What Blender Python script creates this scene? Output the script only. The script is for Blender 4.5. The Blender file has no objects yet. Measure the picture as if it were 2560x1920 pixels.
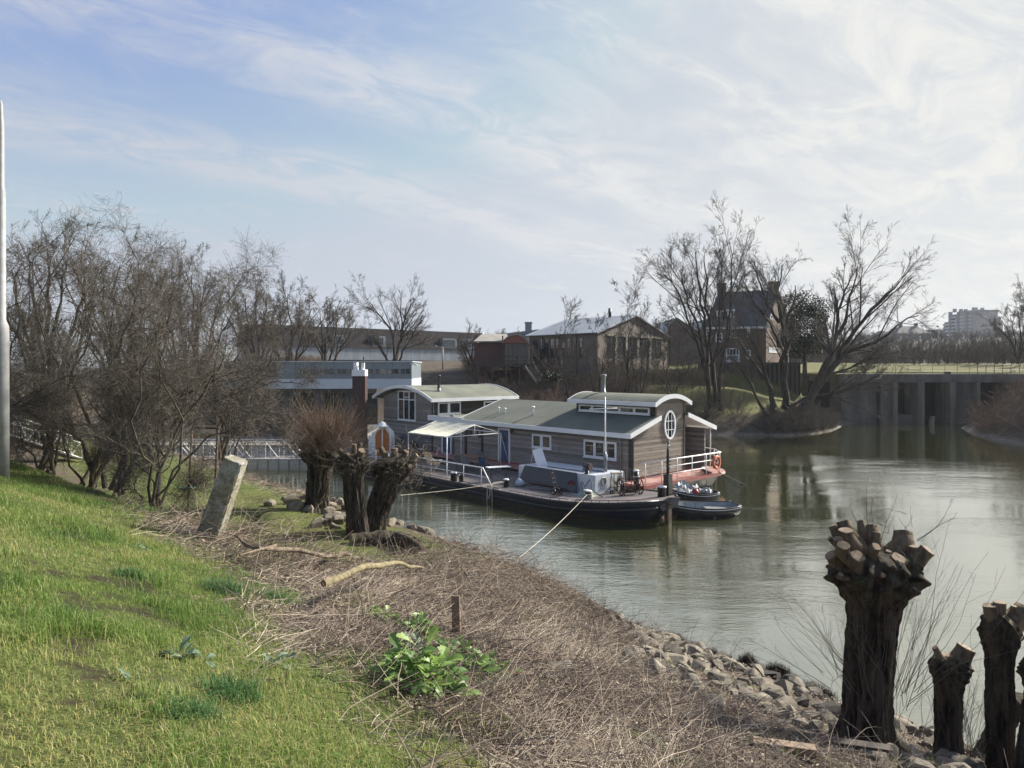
import bpy, bmesh, math, random
import numpy as np
from mathutils import Vector, Matrix
random.seed(7); RNG = np.random.default_rng(11)
R = math.radians
SC = bpy.context.scene
# ---------------------------------------------------------------- camera
FPX, CX, HY, EYE = 1775.0, 1280.0, 920.0, 6.5
cam = bpy.data.cameras.new('camera'); camo = bpy.data.objects.new('camera', cam); SC.collection.objects.link(camo)
camo.location = (0, 0, EYE); camo.rotation_euler = (R(90), 0, 0)
cam.sensor_width = 36.0; cam.lens = 36.0 * FPX / 2560.0; cam.shift_y = -(960 - HY) / 2560.0
cam.clip_start = 0.1; cam.clip_end = 20000
SC.camera = camo
# ---------------------------------------------------------------- light
SUN_AZ, SUN_EL = 58.0, 32.0            # azimuth to the right of the view direction (+Y), elevation
sun = bpy.data.lights.new('sun', 'SUN'); suno = bpy.data.objects.new('sun', sun); SC.collection.objects.link(suno)
sun.energy = 4.2; sun.angle = R(6); sun.color = (1.0, 0.93, 0.82)
sd = Vector((math.sin(R(SUN_AZ)) * math.cos(R(SUN_EL)), math.cos(R(SUN_AZ)) * math.cos(R(SUN_EL)), math.sin(R(SUN_EL))))
suno.rotation_euler = (-sd).to_track_quat('-Z', 'Y').to_euler(); suno.location = (40, 10, 60)
SC.view_settings.view_transform = 'Standard'; SC.view_settings.look = 'None'
SC.view_settings.exposure = 1.35; SC.view_settings.gamma = 1.0

SKYTINT = (0.66, 0.655, 0.77)
# ---------------------------------------------------------------- node helpers
class NT:
    def __init__(s, tree): s.t = tree; s.n = tree.nodes; s.l = tree.links
    def new(s, typ, **kw):
        n = s.n.new(typ)
        for k, v in kw.items():
            if k.startswith('i_'):
                key = k[2:]; key = int(key) if key.isdigit() else key.replace('_', ' ')
                s.put(n.inputs[key], v)
            else: setattr(n, k, v)
        return n
    def put(s, sock, v):
        if isinstance(v, bpy.types.NodeSocket): s.l.new(v, sock)
        else:
            if isinstance(v, (tuple, list)) and len(v) == 3 and sock.type == 'RGBA': v = (*v, 1)
            sock.default_value = v
    def math(s, op, a, b=None, c=None, clamp=False):
        n = s.n.new('ShaderNodeMath'); n.operation = op; n.use_clamp = clamp
        s.put(n.inputs[0], a)
        if b is not None: s.put(n.inputs[1], b)
        if c is not None: s.put(n.inputs[2], c)
        return n.outputs[0]
    def mix(s, f, a, b, mode='MIX'):
        n = s.n.new('ShaderNodeMix'); n.data_type = 'RGBA'; n.blend_type = mode; n.clamp_factor = True
        s.put(n.inputs[0], f); s.put(n.inputs[6], a); s.put(n.inputs[7], b); return n.outputs[2]
    def ramp(s, f, a, b, lo=0.0, hi=1.0):
        n = s.n.new('ShaderNodeMapRange'); n.clamp = True; n.interpolation_type = 'SMOOTHSTEP'
        s.put(n.inputs[0], f); n.inputs[1].default_value = a; n.inputs[2].default_value = b
        n.inputs[3].default_value = lo; n.inputs[4].default_value = hi; return n.outputs[0]
    def noise(s, vec, scale, detail=4, rough=0.55, dist=0.0):
        n = s.n.new('ShaderNodeTexNoise')
        if vec is not None: s.put(n.inputs['Vector'], vec)
        n.inputs['Scale'].default_value = scale; n.inputs['Detail'].default_value = detail
        n.inputs['Roughness'].default_value = rough; n.inputs['Distortion'].default_value = dist
        return n.outputs[0]
    def mapping(s, vec, scale=(1, 1, 1), rot=(0, 0, 0), loc=(0, 0, 0)):
        n = s.n.new('ShaderNodeMapping'); s.put(n.inputs[0], vec)
        n.inputs['Scale'].default_value = scale; n.inputs['Rotation'].default_value = rot; n.inputs['Location'].default_value = loc
        return n.outputs[0]

# ---------------------------------------------------------------- world: nishita sky with thin high cloud
W = bpy.data.worlds.new('World'); SC.world = W; W.use_nodes = True
nt = NT(W.node_tree); nt.n.clear()
sky = nt.new('ShaderNodeTexSky', sky_type='NISHITA', sun_disc=False)
sky.sun_elevation = R(SUN_EL); sky.sun_rotation = R(SUN_AZ); sky.air_density = 1.0; sky.dust_density = 1.2; sky.ozone_density = 1.6
tc = nt.new('ShaderNodeTexCoord')
sep = nt.new('ShaderNodeSeparateXYZ', i_0=tc.outputs['Generated'])
dx, dy, dz = sep.outputs
den = nt.math('ADD', nt.math('MAXIMUM', dz, 0.0), 0.13)
pxn = nt.math('DIVIDE', dx, den); pyn = nt.math('DIVIDE', dy, den)
CA = R(50)                                  # wind direction of the cloud streets
al = nt.math('ADD', nt.math('MULTIPLY', pxn, math.sin(CA)), nt.math('MULTIPLY', pyn, math.cos(CA)))
ac = nt.math('SUBTRACT', nt.math('MULTIPLY', pxn, math.cos(CA)), nt.math('MULTIPLY', pyn, math.sin(CA)))
cv = nt.new('ShaderNodeCombineXYZ', i_0=nt.math('MULTIPLY', al, 0.85), i_1=nt.math('MULTIPLY', ac, 1.5)).outputs[0]
n1 = nt.noise(cv, 0.9, 8, 0.62, 0.6)
n2 = nt.noise(nt.mapping(cv, loc=(7.3, 2.2, 0)), 3.2, 8, 0.66, 0.9)
n3 = nt.noise(nt.mapping(cv, loc=(1.3, 9.2, 0), scale=(1.6, 1.0, 1)), 9.0, 6, 0.6, 0.4)
acw = nt.math('ADD', ac, nt.math('MULTIPLY', nt.math('SUBTRACT', n1, 0.5), 0.55))
def band(c, w, k):
    q = nt.math('DIVIDE', nt.math('SUBTRACT', acw, c), w)
    return nt.math('MULTIPLY', nt.math('POWER', 2.718, nt.math('MULTIPLY', nt.math('MULTIPLY', q, q), -1.0)), k)
bands = nt.math('ADD', band(-1.66, 0.17, 1.0), band(-2.36, 0.22, 1.1))
bands = nt.math('ADD', bands, nt.math('MULTIPLY', band(-0.9, 0.4, 0.55), nt.ramp(n2, 0.45, 0.62)))
tex = nt.math('ADD', nt.ramp(n2, 0.34, 0.62, 0.18, 1.0), nt.math('MULTIPLY', nt.math('SUBTRACT', n3, 0.5), 0.55))
cl = nt.math('MULTIPLY', bands, tex)
wisps = nt.math('MULTIPLY', nt.ramp(n2, 0.50, 0.72), nt.ramp(n1, 0.42, 0.58, 0.30, 0.85))
cl = nt.math('MAXIMUM', cl, wisps)
# veil that thickens towards the sun and towards the horizon
sdot = nt.new('ShaderNodeVectorMath', operation='DOT_PRODUCT', i_0=tc.outputs['Generated'], i_1=tuple(sd)).outputs['Value']
veil = nt.ramp(sdot, 0.45, 1.0, 0.0, 0.72)
veil = nt.math('MULTIPLY', veil, nt.ramp(n2, 0.25, 0.70, 0.45, 1.25))
hz = nt.ramp(dz, 0.0, 0.42, 0.60, 0.10)
cl = nt.math('ADD', cl, 0.0, clamp=True)
tot = nt.math('SUBTRACT', 1.0, nt.math('MULTIPLY', nt.math('MULTIPLY', nt.math('SUBTRACT', 1.0, nt.math('MULTIPLY', cl, 0.85)), nt.math('SUBTRACT', 1.0, veil, clamp=True)), nt.math('SUBTRACT', 1.0, hz)), clamp=True)
cb = nt.ramp(sdot, 0.2, 1.0, 2.55, 3.65)      # cloud brightness grows towards the sun
warm = nt.mix(nt.ramp(sdot, 0.3, 0.95), (0.93, 0.97, 1.06), (1.0, 0.985, 0.93))
ccol = nt.new('ShaderNodeVectorMath', operation='SCALE', i_0=warm); nt.put(ccol.inputs['Scale'], cb)
bluesky = nt.mix(1.0, nt.mix(1.0, sky.outputs[0], SKYTINT, 'MULTIPLY'), (1.88, 2.19, 2.64), "DARKEN")
col = nt.mix(tot, bluesky, ccol.outputs[0])
bg = nt.new('ShaderNodeBackground', i_Color=col, i_Strength=0.101)
out = nt.new('ShaderNodeOutputWorld'); nt.l.new(bg.outputs[0], out.inputs['Surface'])

# ---------------------------------------------------------------- placing: pixels of the 2560 px photograph to metres
def P(x, y, d): return Vector(((x - CX) / FPX * d, d, EYE - (y - HY) / FPX * d))
def G(x, y, z):
    d = FPX * (EYE - z) / (y - HY); return Vector(((x - CX) / FPX * d, d, z))
class Frame:                                   # a local frame: origin, first axis, second axis, up
    def __init__(s, o, ang):                   # ang: heading of the first axis in degrees, counter-clockwise from +X
        s.o = Vector(o); c, n = math.cos(R(ang)), math.sin(R(ang)); s.u = Vector((c, n, 0)); s.v = Vector((-n, c, 0))
    def __call__(s, a, b, z): return s.o + s.u * a + s.v * b + Vector((0, 0, z))
    def inv(s, p): q = Vector(p) - s.o; return Vector((q.dot(s.u), q.dot(s.v), q.z))
class HBFrame(Frame):                          # the houseboat: u runs back along the long wall, v runs in from it
    def __init__(s, o): s.o = Vector(o); s.u = Vector((-.67, .742, 0)); s.v = Vector((.742, .67, 0))
    def uv(s, x, y, z): return s.inv(G(x, y, z))
    def on_v(s, x, y, v):                      # pixel on the plane v = const -> (u, z)
        o = s.o + s.v * v; a = (x - CX) / FPX; u = (o.x - a * o.y) / (a * s.u.y - s.u.x); d = o.y + s.u.y * u
        return u, EYE - (y - HY) / FPX * d
    def on_u(s, x, y, u):
        o = s.o + s.u * u; a = (x - CX) / FPX; v = (a * o.y - o.x) / (s.v.x - a * s.v.y); d = o.y + s.v.y * v
        return v, EYE - (y - HY) / FPX * d
WORLD = Frame((0, 0, 0), 0)

class MB:                                      # collects shapes; build() links them as one mesh object
    def __init__(s, fr=WORLD): s.v = []; s.f = []; s.m = []; s.sm = []; s.fr = fr; s.mi = 0; s.smooth = False
    def pt(s, p): s.v.append(s.fr(*p)); return len(s.v) - 1
    def face(s, idx): s.f.append(tuple(idx)); s.m.append(s.mi); s.sm.append(s.smooth)
    def poly(s, pts): s.face([s.pt(p) for p in pts])
    def box(s, a, b):
        (x0, y0, z0), (x1, y1, z1) = a, b
        i = [s.pt(p) for p in ((x0, y0, z0), (x1, y0, z0), (x1, y1, z0), (x0, y1, z0), (x0, y0, z1), (x1, y0, z1), (x1, y1, z1), (x0, y1, z1))]
        for f in ((0, 3, 2, 1), (4, 5, 6, 7), (0, 1, 5, 4), (1, 2, 6, 5), (2, 3, 7, 6), (3, 0, 4, 7)): s.face([i[k] for k in f])
        return s
    def hexa(s, p8):                           # eight free corners, bottom ring then top ring
        i = [s.pt(p) for p in p8]
        for f in ((0, 3, 2, 1), (4, 5, 6, 7), (0, 1, 5, 4), (1, 2, 6, 5), (2, 3, 7, 6), (3, 0, 4, 7)): s.face([i[k] for k in f])
        return s
    def prism(s, ring, off):                   # a ring of points swept by the vector off (frame coordinates)
        n = len(ring); a = [s.pt(p) for p in ring]; b = [s.pt(tuple(p[k] + off[k] for k in range(3))) for p in ring]
        s.face(a[::-1]); s.face(b)
        for k in range(n): s.face((a[k], a[(k + 1) % n], b[(k + 1) % n], b[k]))
        return s
    def strip(s, A, B):                        # ruled surface between two point rows
        a = [s.pt(p) for p in A]; b = [s.pt(p) for p in B]
        for k in range(len(a) - 1): s.face((a[k], a[k + 1], b[k + 1], b[k]))
        return s
    def loft(s, rings, cap=True, closed=True):
        ids = [[s.pt(p) for p in r] for r in rings]; n = len(ids[0])
        for a, b in zip(ids, ids[1:]):
            for k in range(n if closed else n - 1): s.face((a[k], a[(k + 1) % n], b[(k + 1) % n], b[k]))
        if cap: s.face(ids[0][::-1]); s.face(ids[-1])
        return s
    def tube(s, pts, r, sides=8, cap=True):
        pts = [Vector(s.fr(*p)) for p in pts]; rr = r if isinstance(r, (list, tuple)) else [r] * len(pts)
        fr, s.fr = s.fr, WORLD; rings = []; up = Vector((0.13, 0.21, 1)); prev = None
        for k, p in enumerate(pts):
            t = (pts[min(k + 1, len(pts) - 1)] - pts[max(k - 1, 0)]).normalized()
            if prev is None:
                x = t.cross(up if abs(t.z) < .95 else Vector((1, 0, 0))).normalized()
            else: x = (prev - t * prev.dot(t)).normalized()
            prev = x; y = t.cross(x)
            rings.append([p + (x * math.cos(2 * math.pi * j / sides) + y * math.sin(2 * math.pi * j / sides)) * rr[k] for j in range(sides)])
        sm = s.smooth; s.smooth = sides > 5
        ids = [[s.pt(q) for q in rg] for rg in rings]
        for a, b in zip(ids, ids[1:]):
            for j in range(sides): s.face((a[j], a[(j + 1) % sides], b[(j + 1) % sides], b[j]))
        s.smooth = False
        if cap: s.face(ids[0][::-1]); s.face(ids[-1])
        s.smooth = sm; s.fr = fr; return s
    def lathe(s, c, prof, sides=16):           # prof: (radius, z) rows about a vertical axis at c
        rings = [[(c[0] + r * math.cos(2 * math.pi * j / sides), c[1] + r * math.sin(2 * math.pi * j / sides), c[2] + z) for j in range(sides)] for r, z in prof]
        sm = s.smooth; s.smooth = True; s.loft(rings, cap=True); s.smooth = sm; return s
    def torus(s, c, ax, R0, r0, n=28, m=8, sq=1.0):
        ax = Vector(ax).normalized(); x = ax.cross(Vector((0, 0, 1)) if abs(ax.z) < .9 else Vector((1, 0, 0))).normalized(); y = ax.cross(x)
        fr = s.fr; c = Vector(fr(*c)); s.fr = WORLD; s.smooth = True; ids = []
        for i in range(n):
            a = 2 * math.pi * i / n; d = x * math.cos(a) + y * math.sin(a)
            ids.append([s.pt(c + d * (R0 + r0 * math.cos(2 * math.pi * j / m)) + ax * r0 * sq * math.sin(2 * math.pi * j / m)) for j in range(m)])
        for i in range(n):
            for j in range(m): s.face((ids[i][j], ids[(i + 1) % n][j], ids[(i + 1) % n][(j + 1) % m], ids[i][(j + 1) % m]))
        s.smooth = False; s.fr = fr; return s
    def mesh(s, name, org, mats):
        me = bpy.data.meshes.new(name); me.from_pydata([tuple(v - org) for v in s.v], [], s.f)
        for m in mats: me.materials.append(m)
        me.polygons.foreach_set('material_index', s.m); me.polygons.foreach_set('use_smooth', s.sm); me.update(); return me

ORG = {}
def _finish(o, parent, org):
    SC.collection.objects.link(o)
    if parent: o.parent = parent
    else: o.location = org
    ORG[o.name] = Vector(org)
def obj(name, mb, mat, parent=None, org=None):
    if parent: org = ORG[parent.name]
    elif org is None:
        xs = [v.x for v in mb.v]; ys = [v.y for v in mb.v]; org = Vector(((min(xs) + max(xs)) / 2, (min(ys) + max(ys)) / 2, min(v.z for v in mb.v)))
    mats = mat if isinstance(mat, (list, tuple)) else [mat]
    o = bpy.data.objects.new(name, mb.mesh(name, Vector(org), mats)); _finish(o, parent, Vector(org)); return o
def np_mesh(name, V, F, mats, smooth=False, attr=None, mi=None):
    me = bpy.data.meshes.new(name); k = F.shape[1]
    me.vertices.add(len(V)); me.vertices.foreach_set('co', V.astype(np.float32).ravel())
    me.loops.add(F.size); me.loops.foreach_set('vertex_index', F.astype(np.int32).ravel())
    me.polygons.add(len(F)); me.polygons.foreach_set('loop_start', np.arange(0, F.size, k, dtype=np.int32))
    if mi is not None: me.polygons.foreach_set('material_index', mi.astype(np.int32))
    me.polygons.foreach_set('use_smooth', np.full(len(F), smooth))
    for m in (mats if isinstance(mats, (list, tuple)) else [mats]): me.materials.append(m)
    if attr is not None:
        a = me.attributes.new('tint', 'FLOAT', 'POINT'); a.data.foreach_set('value', attr.astype(np.float32))
    me.update(calc_edges=True); return me
def np_obj(name, V, F, mats, parent=None, org=(0, 0, 0), **kw):
    org = ORG[parent.name] if parent else Vector(org)
    o = bpy.data.objects.new(name, np_mesh(name, V - np.array(org), F, mats, **kw)); _finish(o, parent, org); return o
def tag(o, label=None, cat=None, group=None, kind=None):
    for k, v in (('label', label), ('category', cat), ('group', group), ('kind', kind)):
        if v: o[k] = v
    return o
def thing(name, label, cat, loc, group=None):
    o = bpy.data.objects.new(name, None); o.empty_display_size = .2; _finish(o, None, Vector(loc)); return tag(o, label, cat, group)
def copy_tree(o, loc=None, rz=None, scale=None, label=None, parent=None):
    c = o.copy(); SC.collection.objects.link(c); ORG[c.name] = Vector(loc) if loc is not None else ORG.get(o.name, Vector())
    if parent: c.parent = parent
    if loc is not None: c.location = loc
    if rz is not None: c.rotation_euler = (0, 0, rz)
    if scale is not None: c.scale = (scale, scale, scale) if not isinstance(scale, tuple) else scale
    if label: c['label'] = label
    for ch in [k for k in SC.objects if k.parent == o]: copy_tree(ch, parent=c)
    return c

# ---------------------------------------------------------------- materials
def base_mat(name):
    m = bpy.data.materials.new(name); m.use_nodes = True; t = NT(m.node_tree); t.n.clear()
    b = t.new('ShaderNodeBsdfPrincipled'); o = t.new('ShaderNodeOutputMaterial'); t.l.new(b.outputs[0], o.inputs[0])
    return m, t, b
def crd(t, kind='Object'): return t.new('ShaderNodeTexCoord').outputs[kind]
def mat(name, c, rough=.7, c2=None, scale=3.0, amt=.5, metal=0.0, bump=0.0, bscale=None, spec=.5, stretch=(1, 1, 1), detail=5):
    m, t, b = base_mat(name); co = t.mapping(crd(t), scale=stretch)
    c2 = c2 or tuple(max(0, x * .62) for x in c)
    f = t.ramp(t.noise(co, scale, detail, .62), .32, .68, 0, amt * 2 if amt < .5 else 1)
    t.put(b.inputs['Base Color'], t.mix(f, c, c2)); b.inputs['Roughness'].default_value = rough; b.inputs['Metallic'].default_value = metal
    b.inputs['Specular IOR Level'].default_value = spec
    if bump:
        n = t.new('ShaderNodeBump', i_Strength=bump, i_Distance=.02, i_Height=t.noise(co, bscale or scale * 6, 6, .65)); t.l.new(n.outputs[0], b.inputs['Normal'])
    return m
def bark_mat(name, c, c2, moss=None, mossamt=.0, scale=6):
    m, t, b = base_mat(name); co = crd(t); st = t.mapping(co, scale=(1, 1, .22))
    f = t.noise(st, scale, 8, .7, .4); col = t.mix(t.ramp(f, .35, .62), c2, c)
    if moss:
        nz = t.new('ShaderNodeSeparateXYZ', i_0=t.new('ShaderNodeNewGeometry').outputs['Normal']).outputs[2]
        k = t.ramp(t.noise(co, 2.3, 5, .6), .52, .66, 0, mossamt)
        col = t.mix(t.math('ADD', k, t.math('MULTIPLY', t.ramp(nz, .2, .9), mossamt * .5)), col, moss)
    t.put(b.inputs['Base Color'], col); b.inputs['Roughness'].default_value = .92; b.inputs['Specular IOR Level'].default_value = .2
    n = t.new('ShaderNodeBump', i_Strength=1.0, i_Distance=.07, i_Height=f); t.l.new(n.outputs[0], b.inputs['Normal']); return m
def tint_mat(name, cols, rough=.75, trans=0.0, spec=.25):     # colours picked by the per-blade attribute 'tint'
    m, t, b = base_mat(name); a = t.new('ShaderNodeAttribute', attribute_name='tint').outputs['Fac']
    r = t.new('ShaderNodeValToRGB', i_0=a); e = r.color_ramp.elements
    for k, (p, c) in enumerate(cols):
        q = e[k] if k < 2 else e.new(p); q.position = p; q.color = (*c, 1)
    t.l.new(r.outputs[0], b.inputs['Base Color']); b.inputs['Roughness'].default_value = rough; b.inputs['Specular IOR Level'].default_value = spec
    if trans:
        tr = t.new('ShaderNodeBsdfTranslucent', i_Color=r.outputs[0]); mx = t.new('ShaderNodeMixShader', i_0=trans)
        t.l.new(b.outputs[0], mx.inputs[1]); t.l.new(tr.outputs[0], mx.inputs[2])
        o = [n for n in t.n if n.type == 'OUTPUT_MATERIAL'][0]; t.l.new(mx.outputs[0], o.inputs[0])
    return m
def board_mat(name, c, c2, pitch=.14, warm=None, white=0.0):   # horizontal lapped boards, weathered
    m, t, b = base_mat(name); geo = t.new('ShaderNodeNewGeometry').outputs['Position']
    z = t.new('ShaderNodeSeparateXYZ', i_0=geo).outputs[2]
    q = t.math('DIVIDE', z, pitch); row = t.math('FLOOR', q); fr = t.math('FRACT', q)
    g = t.mapping(geo, scale=(1.0, 1.0, 14))
    grain = t.noise(g, 2.2, 7, .68); big = t.noise(t.mapping(geo, scale=(.6, .6, 1.6)), .8, 4, .6)
    wn = t.new('ShaderNodeTexWhiteNoise', noise_dimensions='1D'); t.put(wn.inputs['W'], row)
    f = t.math('ADD', t.math('MULTIPLY', wn.outputs[0], .35), t.math('MULTIPLY', grain, .9))
    col = t.mix(t.ramp(f, .30, .95), c2, c)
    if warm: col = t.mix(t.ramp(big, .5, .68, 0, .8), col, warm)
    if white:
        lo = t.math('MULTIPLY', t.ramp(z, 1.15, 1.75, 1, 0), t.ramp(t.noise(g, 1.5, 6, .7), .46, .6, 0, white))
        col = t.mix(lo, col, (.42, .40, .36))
    gap = t.ramp(fr, .0, .10, 1, 0); col = t.mix(t.math('MULTIPLY', gap, .75), col, (.012, .011, .010))
    t.put(b.inputs['Base Color'], col); b.inputs['Roughness'].default_value = .85; b.inputs['Specular IOR Level'].default_value = .25
    n = t.new('ShaderNodeBump', i_Strength=.7, i_Distance=.02, i_Height=t.math('ADD', t.math('SUBTRACT', 1, fr), t.math('MULTIPLY', grain, .25))); t.l.new(n.outputs[0], b.inputs['Normal'])
    return m
def brick_mat(name, c, c2, mortar, scale=1.0):
    m, t, b = base_mat(name); co = crd(t); se = t.new('ShaderNodeSeparateXYZ', i_0=co)
    uv = t.new('ShaderNodeCombineXYZ', i_0=t.math('ADD', se.outputs[0], t.math('MULTIPLY', se.outputs[1], .83)), i_1=se.outputs[2]).outputs[0]
    br = t.new('ShaderNodeTexBrick', i_Vector=uv, i_Color1=c, i_Color2=c2, i_Mortar=mortar, i_Scale=1.0)
    br.inputs['Mortar Size'].default_value = .012; br.inputs['Brick Width'].default_value = .22 * scale; br.inputs['Row Height'].default_value = .07 * scale
    col = t.mix(t.ramp(t.noise(co, .5, 5, .6), .35, .7, 0, .55), br.outputs[0], tuple(x * .6 for x in c2))
    t.put(b.inputs['Base Color'], col); b.inputs['Roughness'].default_value = .9; return m
def glass_mat(name, c=(.02, .022, .025), rough=.04, spec=.6):
    m, t, b = base_mat(name); t.put(b.inputs['Base Color'], t.mix(t.ramp(t.noise(crd(t), 1.3, 3, .5), .4, .65), c, tuple(x * 2.4 for x in c)))
    b.inputs['Roughness'].default_value = rough; b.inputs['Specular IOR Level'].default_value = spec
    n = t.new('ShaderNodeBump', i_Strength=.05, i_Distance=.05, i_Height=t.noise(crd(t), 1.1, 2, .5)); t.l.new(n.outputs[0], b.inputs['Normal']); return m

M = dict(
    white=mat('white_paint', (.74, .76, .78), .45, (.62, .64, .65), 1.2, .3),
    whitemetal=mat('white_metal', (.78, .79, .80), .4, (.55, .52, .48), 5, .3),
    felt=mat('roof_felt', (.095, .108, .092), .9, (.14, .15, .12), .7, .6, bump=.3, bscale=30),
    felt2=mat('roof_felt_moss', (.16, .17, .13), .9, (.105, .115, .095), .6, .6, bump=.3, bscale=30),
    boards=board_mat('weathered_boards', (.33, .315, .30), (.12, .115, .112), .14, (.22, .18, .155)),
    boards_warm=board_mat('weathered_boards_warm', (.27, .235, .20), (.095, .082, .07), .14, (.22, .18, .15), .75),  # browner wood of the end wall and tower gable
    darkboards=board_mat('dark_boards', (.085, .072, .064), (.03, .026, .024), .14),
    red=mat('red_paint', (.24, .022, .02), .5, (.15, .02, .02), 2, .5),
    reddeck=mat('red_deck', (.30, .10, .085), .55, (.40, .27, .24), 1.1, .6, bump=.2),
    navy=mat('navy_hull', (.010, .015, .030), .55, (.022, .025, .030), .9, .5, bump=.12, bscale=1.5, spec=.25, stretch=(1, 1, 2.5)),
    black=mat('black_steel', (.014, .014, .016), .4, (.03, .028, .026), 3, .5),
    boot=mat('waterline_scum', (.075, .052, .040), .8, (.035, .028, .024), 3, .5),
    greydeck=mat('barge_deck', (.165, .14, .138), .55, (.085, .078, .08), .55, .6, bump=.25, bscale=6),
    cabin=mat('pale_blue_paint', (.54, .58, .63), .38, (.44, .48, .54), 1.2, .35),
    tarp=mat('navy_sheet', (.018, .021, .034), .28, (.03, .033, .045), 1.0, .5),
    glass=glass_mat('window_glass'),
    blue=mat('blue_door_paint', (.028, .075, .19), .45, (.02, .055, .14), 2, .4),
    canvas=mat('cream_canvas', (.60, .58, .44), .8, (.66, .65, .55), 2.2, .5),
    steel=mat('galvanised', (.26, .28, .29), .5, (.16, .17, .17), 4, .5, metal=.4),
    rust=mat('rusty_iron', (.085, .05, .032), .8, (.04, .028, .022), 7, .5, bump=.3),
    wood=mat('grey_teak', (.26, .23, .19), .8, (.17, .15, .12), 5, .5),
    brownwood=mat('brown_table_wood', (.22, .11, .05), .6, (.13, .06, .03), 4, .5, stretch=(1, 6, 1)),
    orange_wood=mat('orange_varnish', (.42, .13, .025), .4, (.30, .085, .018), 3, .5, stretch=(6, 6, .6)),
    concrete=mat('old_concrete', (.25, .235, .20), .9, (.15, .15, .11), 7, .6, bump=.5, bscale=40),
    darkconcrete=mat('bridge_concrete', (.17, .16, .14), .9, (.08, .076, .065), .5, .6, bump=.3, stretch=(1, 1, .3)),
    dark=mat('dark_void', (.006, .006, .009), .9),
    rope=mat('pale_rope', (.42, .40, .35), .9, (.28, .26, .22), 20, .5),
    darkrope=mat('dark_rope', (.07, .065, .06), .9),
    lifering=mat('orange_ring', (.55, .12, .05), .55, (.42, .10, .05), 4, .5),
    cover=mat('dark_cover', (.035, .034, .045), .6, (.055, .052, .065), 3, .5, bump=.4, bscale=8),
    rock=mat('riprap_rock', (.27, .245, .20), .9, (.15, .135, .11), 2.5, .6, bump=.6, bscale=14),
    cutwood=mat('cut_wood', (.27, .20, .125), .85, (.12, .085, .055), 9, .5),
    plank=mat('old_plank', (.30, .22, .15), .85, (.18, .13, .09), 4, .5, stretch=(1, 1, 6)),
    bark=bark_mat('willow_bark', (.085, .068, .054), (.009, .008, .007), (.06, .062, .028), .45, 7),
    bark2=bark_mat('bare_tree_bark', (.115, .10, .078), (.042, .036, .03), (.11, .12, .05), .4, 6),
    twig=mat('twigs', (.13, .113, .095), .85, (.08, .07, .058), 1.2, .5, spec=.25),
    twigred=mat('red_brown_twigs', (.20, .135, .095), .8, (.13, .09, .065), 1.2, .5, spec=.25),
    twigfar=mat('far_twigs', (.14, .12, .10), .9, (.10, .085, .07), .3, .5, spec=.1),
    brick=brick_mat('brown_brick', (.19, .158, .138), (.145, .122, .108), (.16, .15, .135), 1.4),
    brick2=brick_mat('dark_house_brick', (.18, .125, .095), (.13, .092, .075), (.12, .105, .09), 1.4),
    zinc=mat('zinc_cladding', (.20, .235, .27), .45, (.16, .19, .22), .8, .5, metal=.2),
    palepanel=mat('pale_panels', (.50, .56, .63), .5, (.43, .49, .56), .6, .4),
)

# ---------------------------------------------------------------- the ground as one sheet
def sstep(x, a, b): q = np.clip((x - a) / (b - a), 0, 1); return q * q * (3 - 2 * q)
def vnoise(x, y, s, seed=0):                   # cheap smooth noise, -1..1
    x = x / s + seed * 17.31; y = y / s - seed * 9.7; xi = np.floor(x); yi = np.floor(y); fx = x - xi; fy = y - yi
    h = lambda i, j: (np.abs(np.sin(i * 127.1 + j * 311.7 + seed * 74.7) * 43758.5453) % 1) * 2 - 1
    fx = fx * fx * (3 - 2 * fx); fy = fy * fy * (3 - 2 * fy)
    return (h(xi, yi) * (1 - fx) + h(xi + 1, yi) * fx) * (1 - fy) + (h(xi, yi + 1) * (1 - fx) + h(xi + 1, yi + 1) * fx) * fy
def ST(x, y):
    ax = x + 1.9; ay = y - 25.6; return -.77 * ax - .64 * ay, -.64 * ax + .77 * ay
def XY(s, t): return -1.9 - .77 * s - .64 * t, 25.6 - .64 * s + .77 * t
FAR = [(-60, 78), (-38, 73), (-20, 71), (0, 70.5), (17.4, 69), (22, 68.2), (26, 67.8), (30, 70), (33.6, 74), (38, 81), (41, 84.5), (41, 93),
       (61, 93), (61, 84.5), (57, 84.5), (53.5, 82), (48.5, 76.5), (44.5, 68), (43.0, 59), (43.5, 48), (46, 30), (50, 10), (52, -20)]
WATERPOLY = np.array(FAR + [(32, -20)] + [XY(0, -30)] + [XY(0, 60)])
def sdist(x, y):                               # distance outside the water (positive on land)
    d = np.full(x.shape, 1e9); ins = np.zeros(x.shape, bool); n = len(WATERPOLY)
    for i in range(n):
        ax, ay = WATERPOLY[i]; bx, by = WATERPOLY[(i + 1) % n]; ex, ey = bx - ax, by - ay
        q = np.clip(((x - ax) * ex + (y - ay) * ey) / (ex * ex + ey * ey), 0, 1)
        d = np.minimum(d, np.hypot(x - ax - q * ex, y - ay - q * ey))
        c = (ay > y) != (by > y); xx = ax + (y - ay) / np.where(by == ay, 1e-9, by - ay) * ex; ins ^= c & (x < xx)
    return np.where(ins, -d, d)
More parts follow.
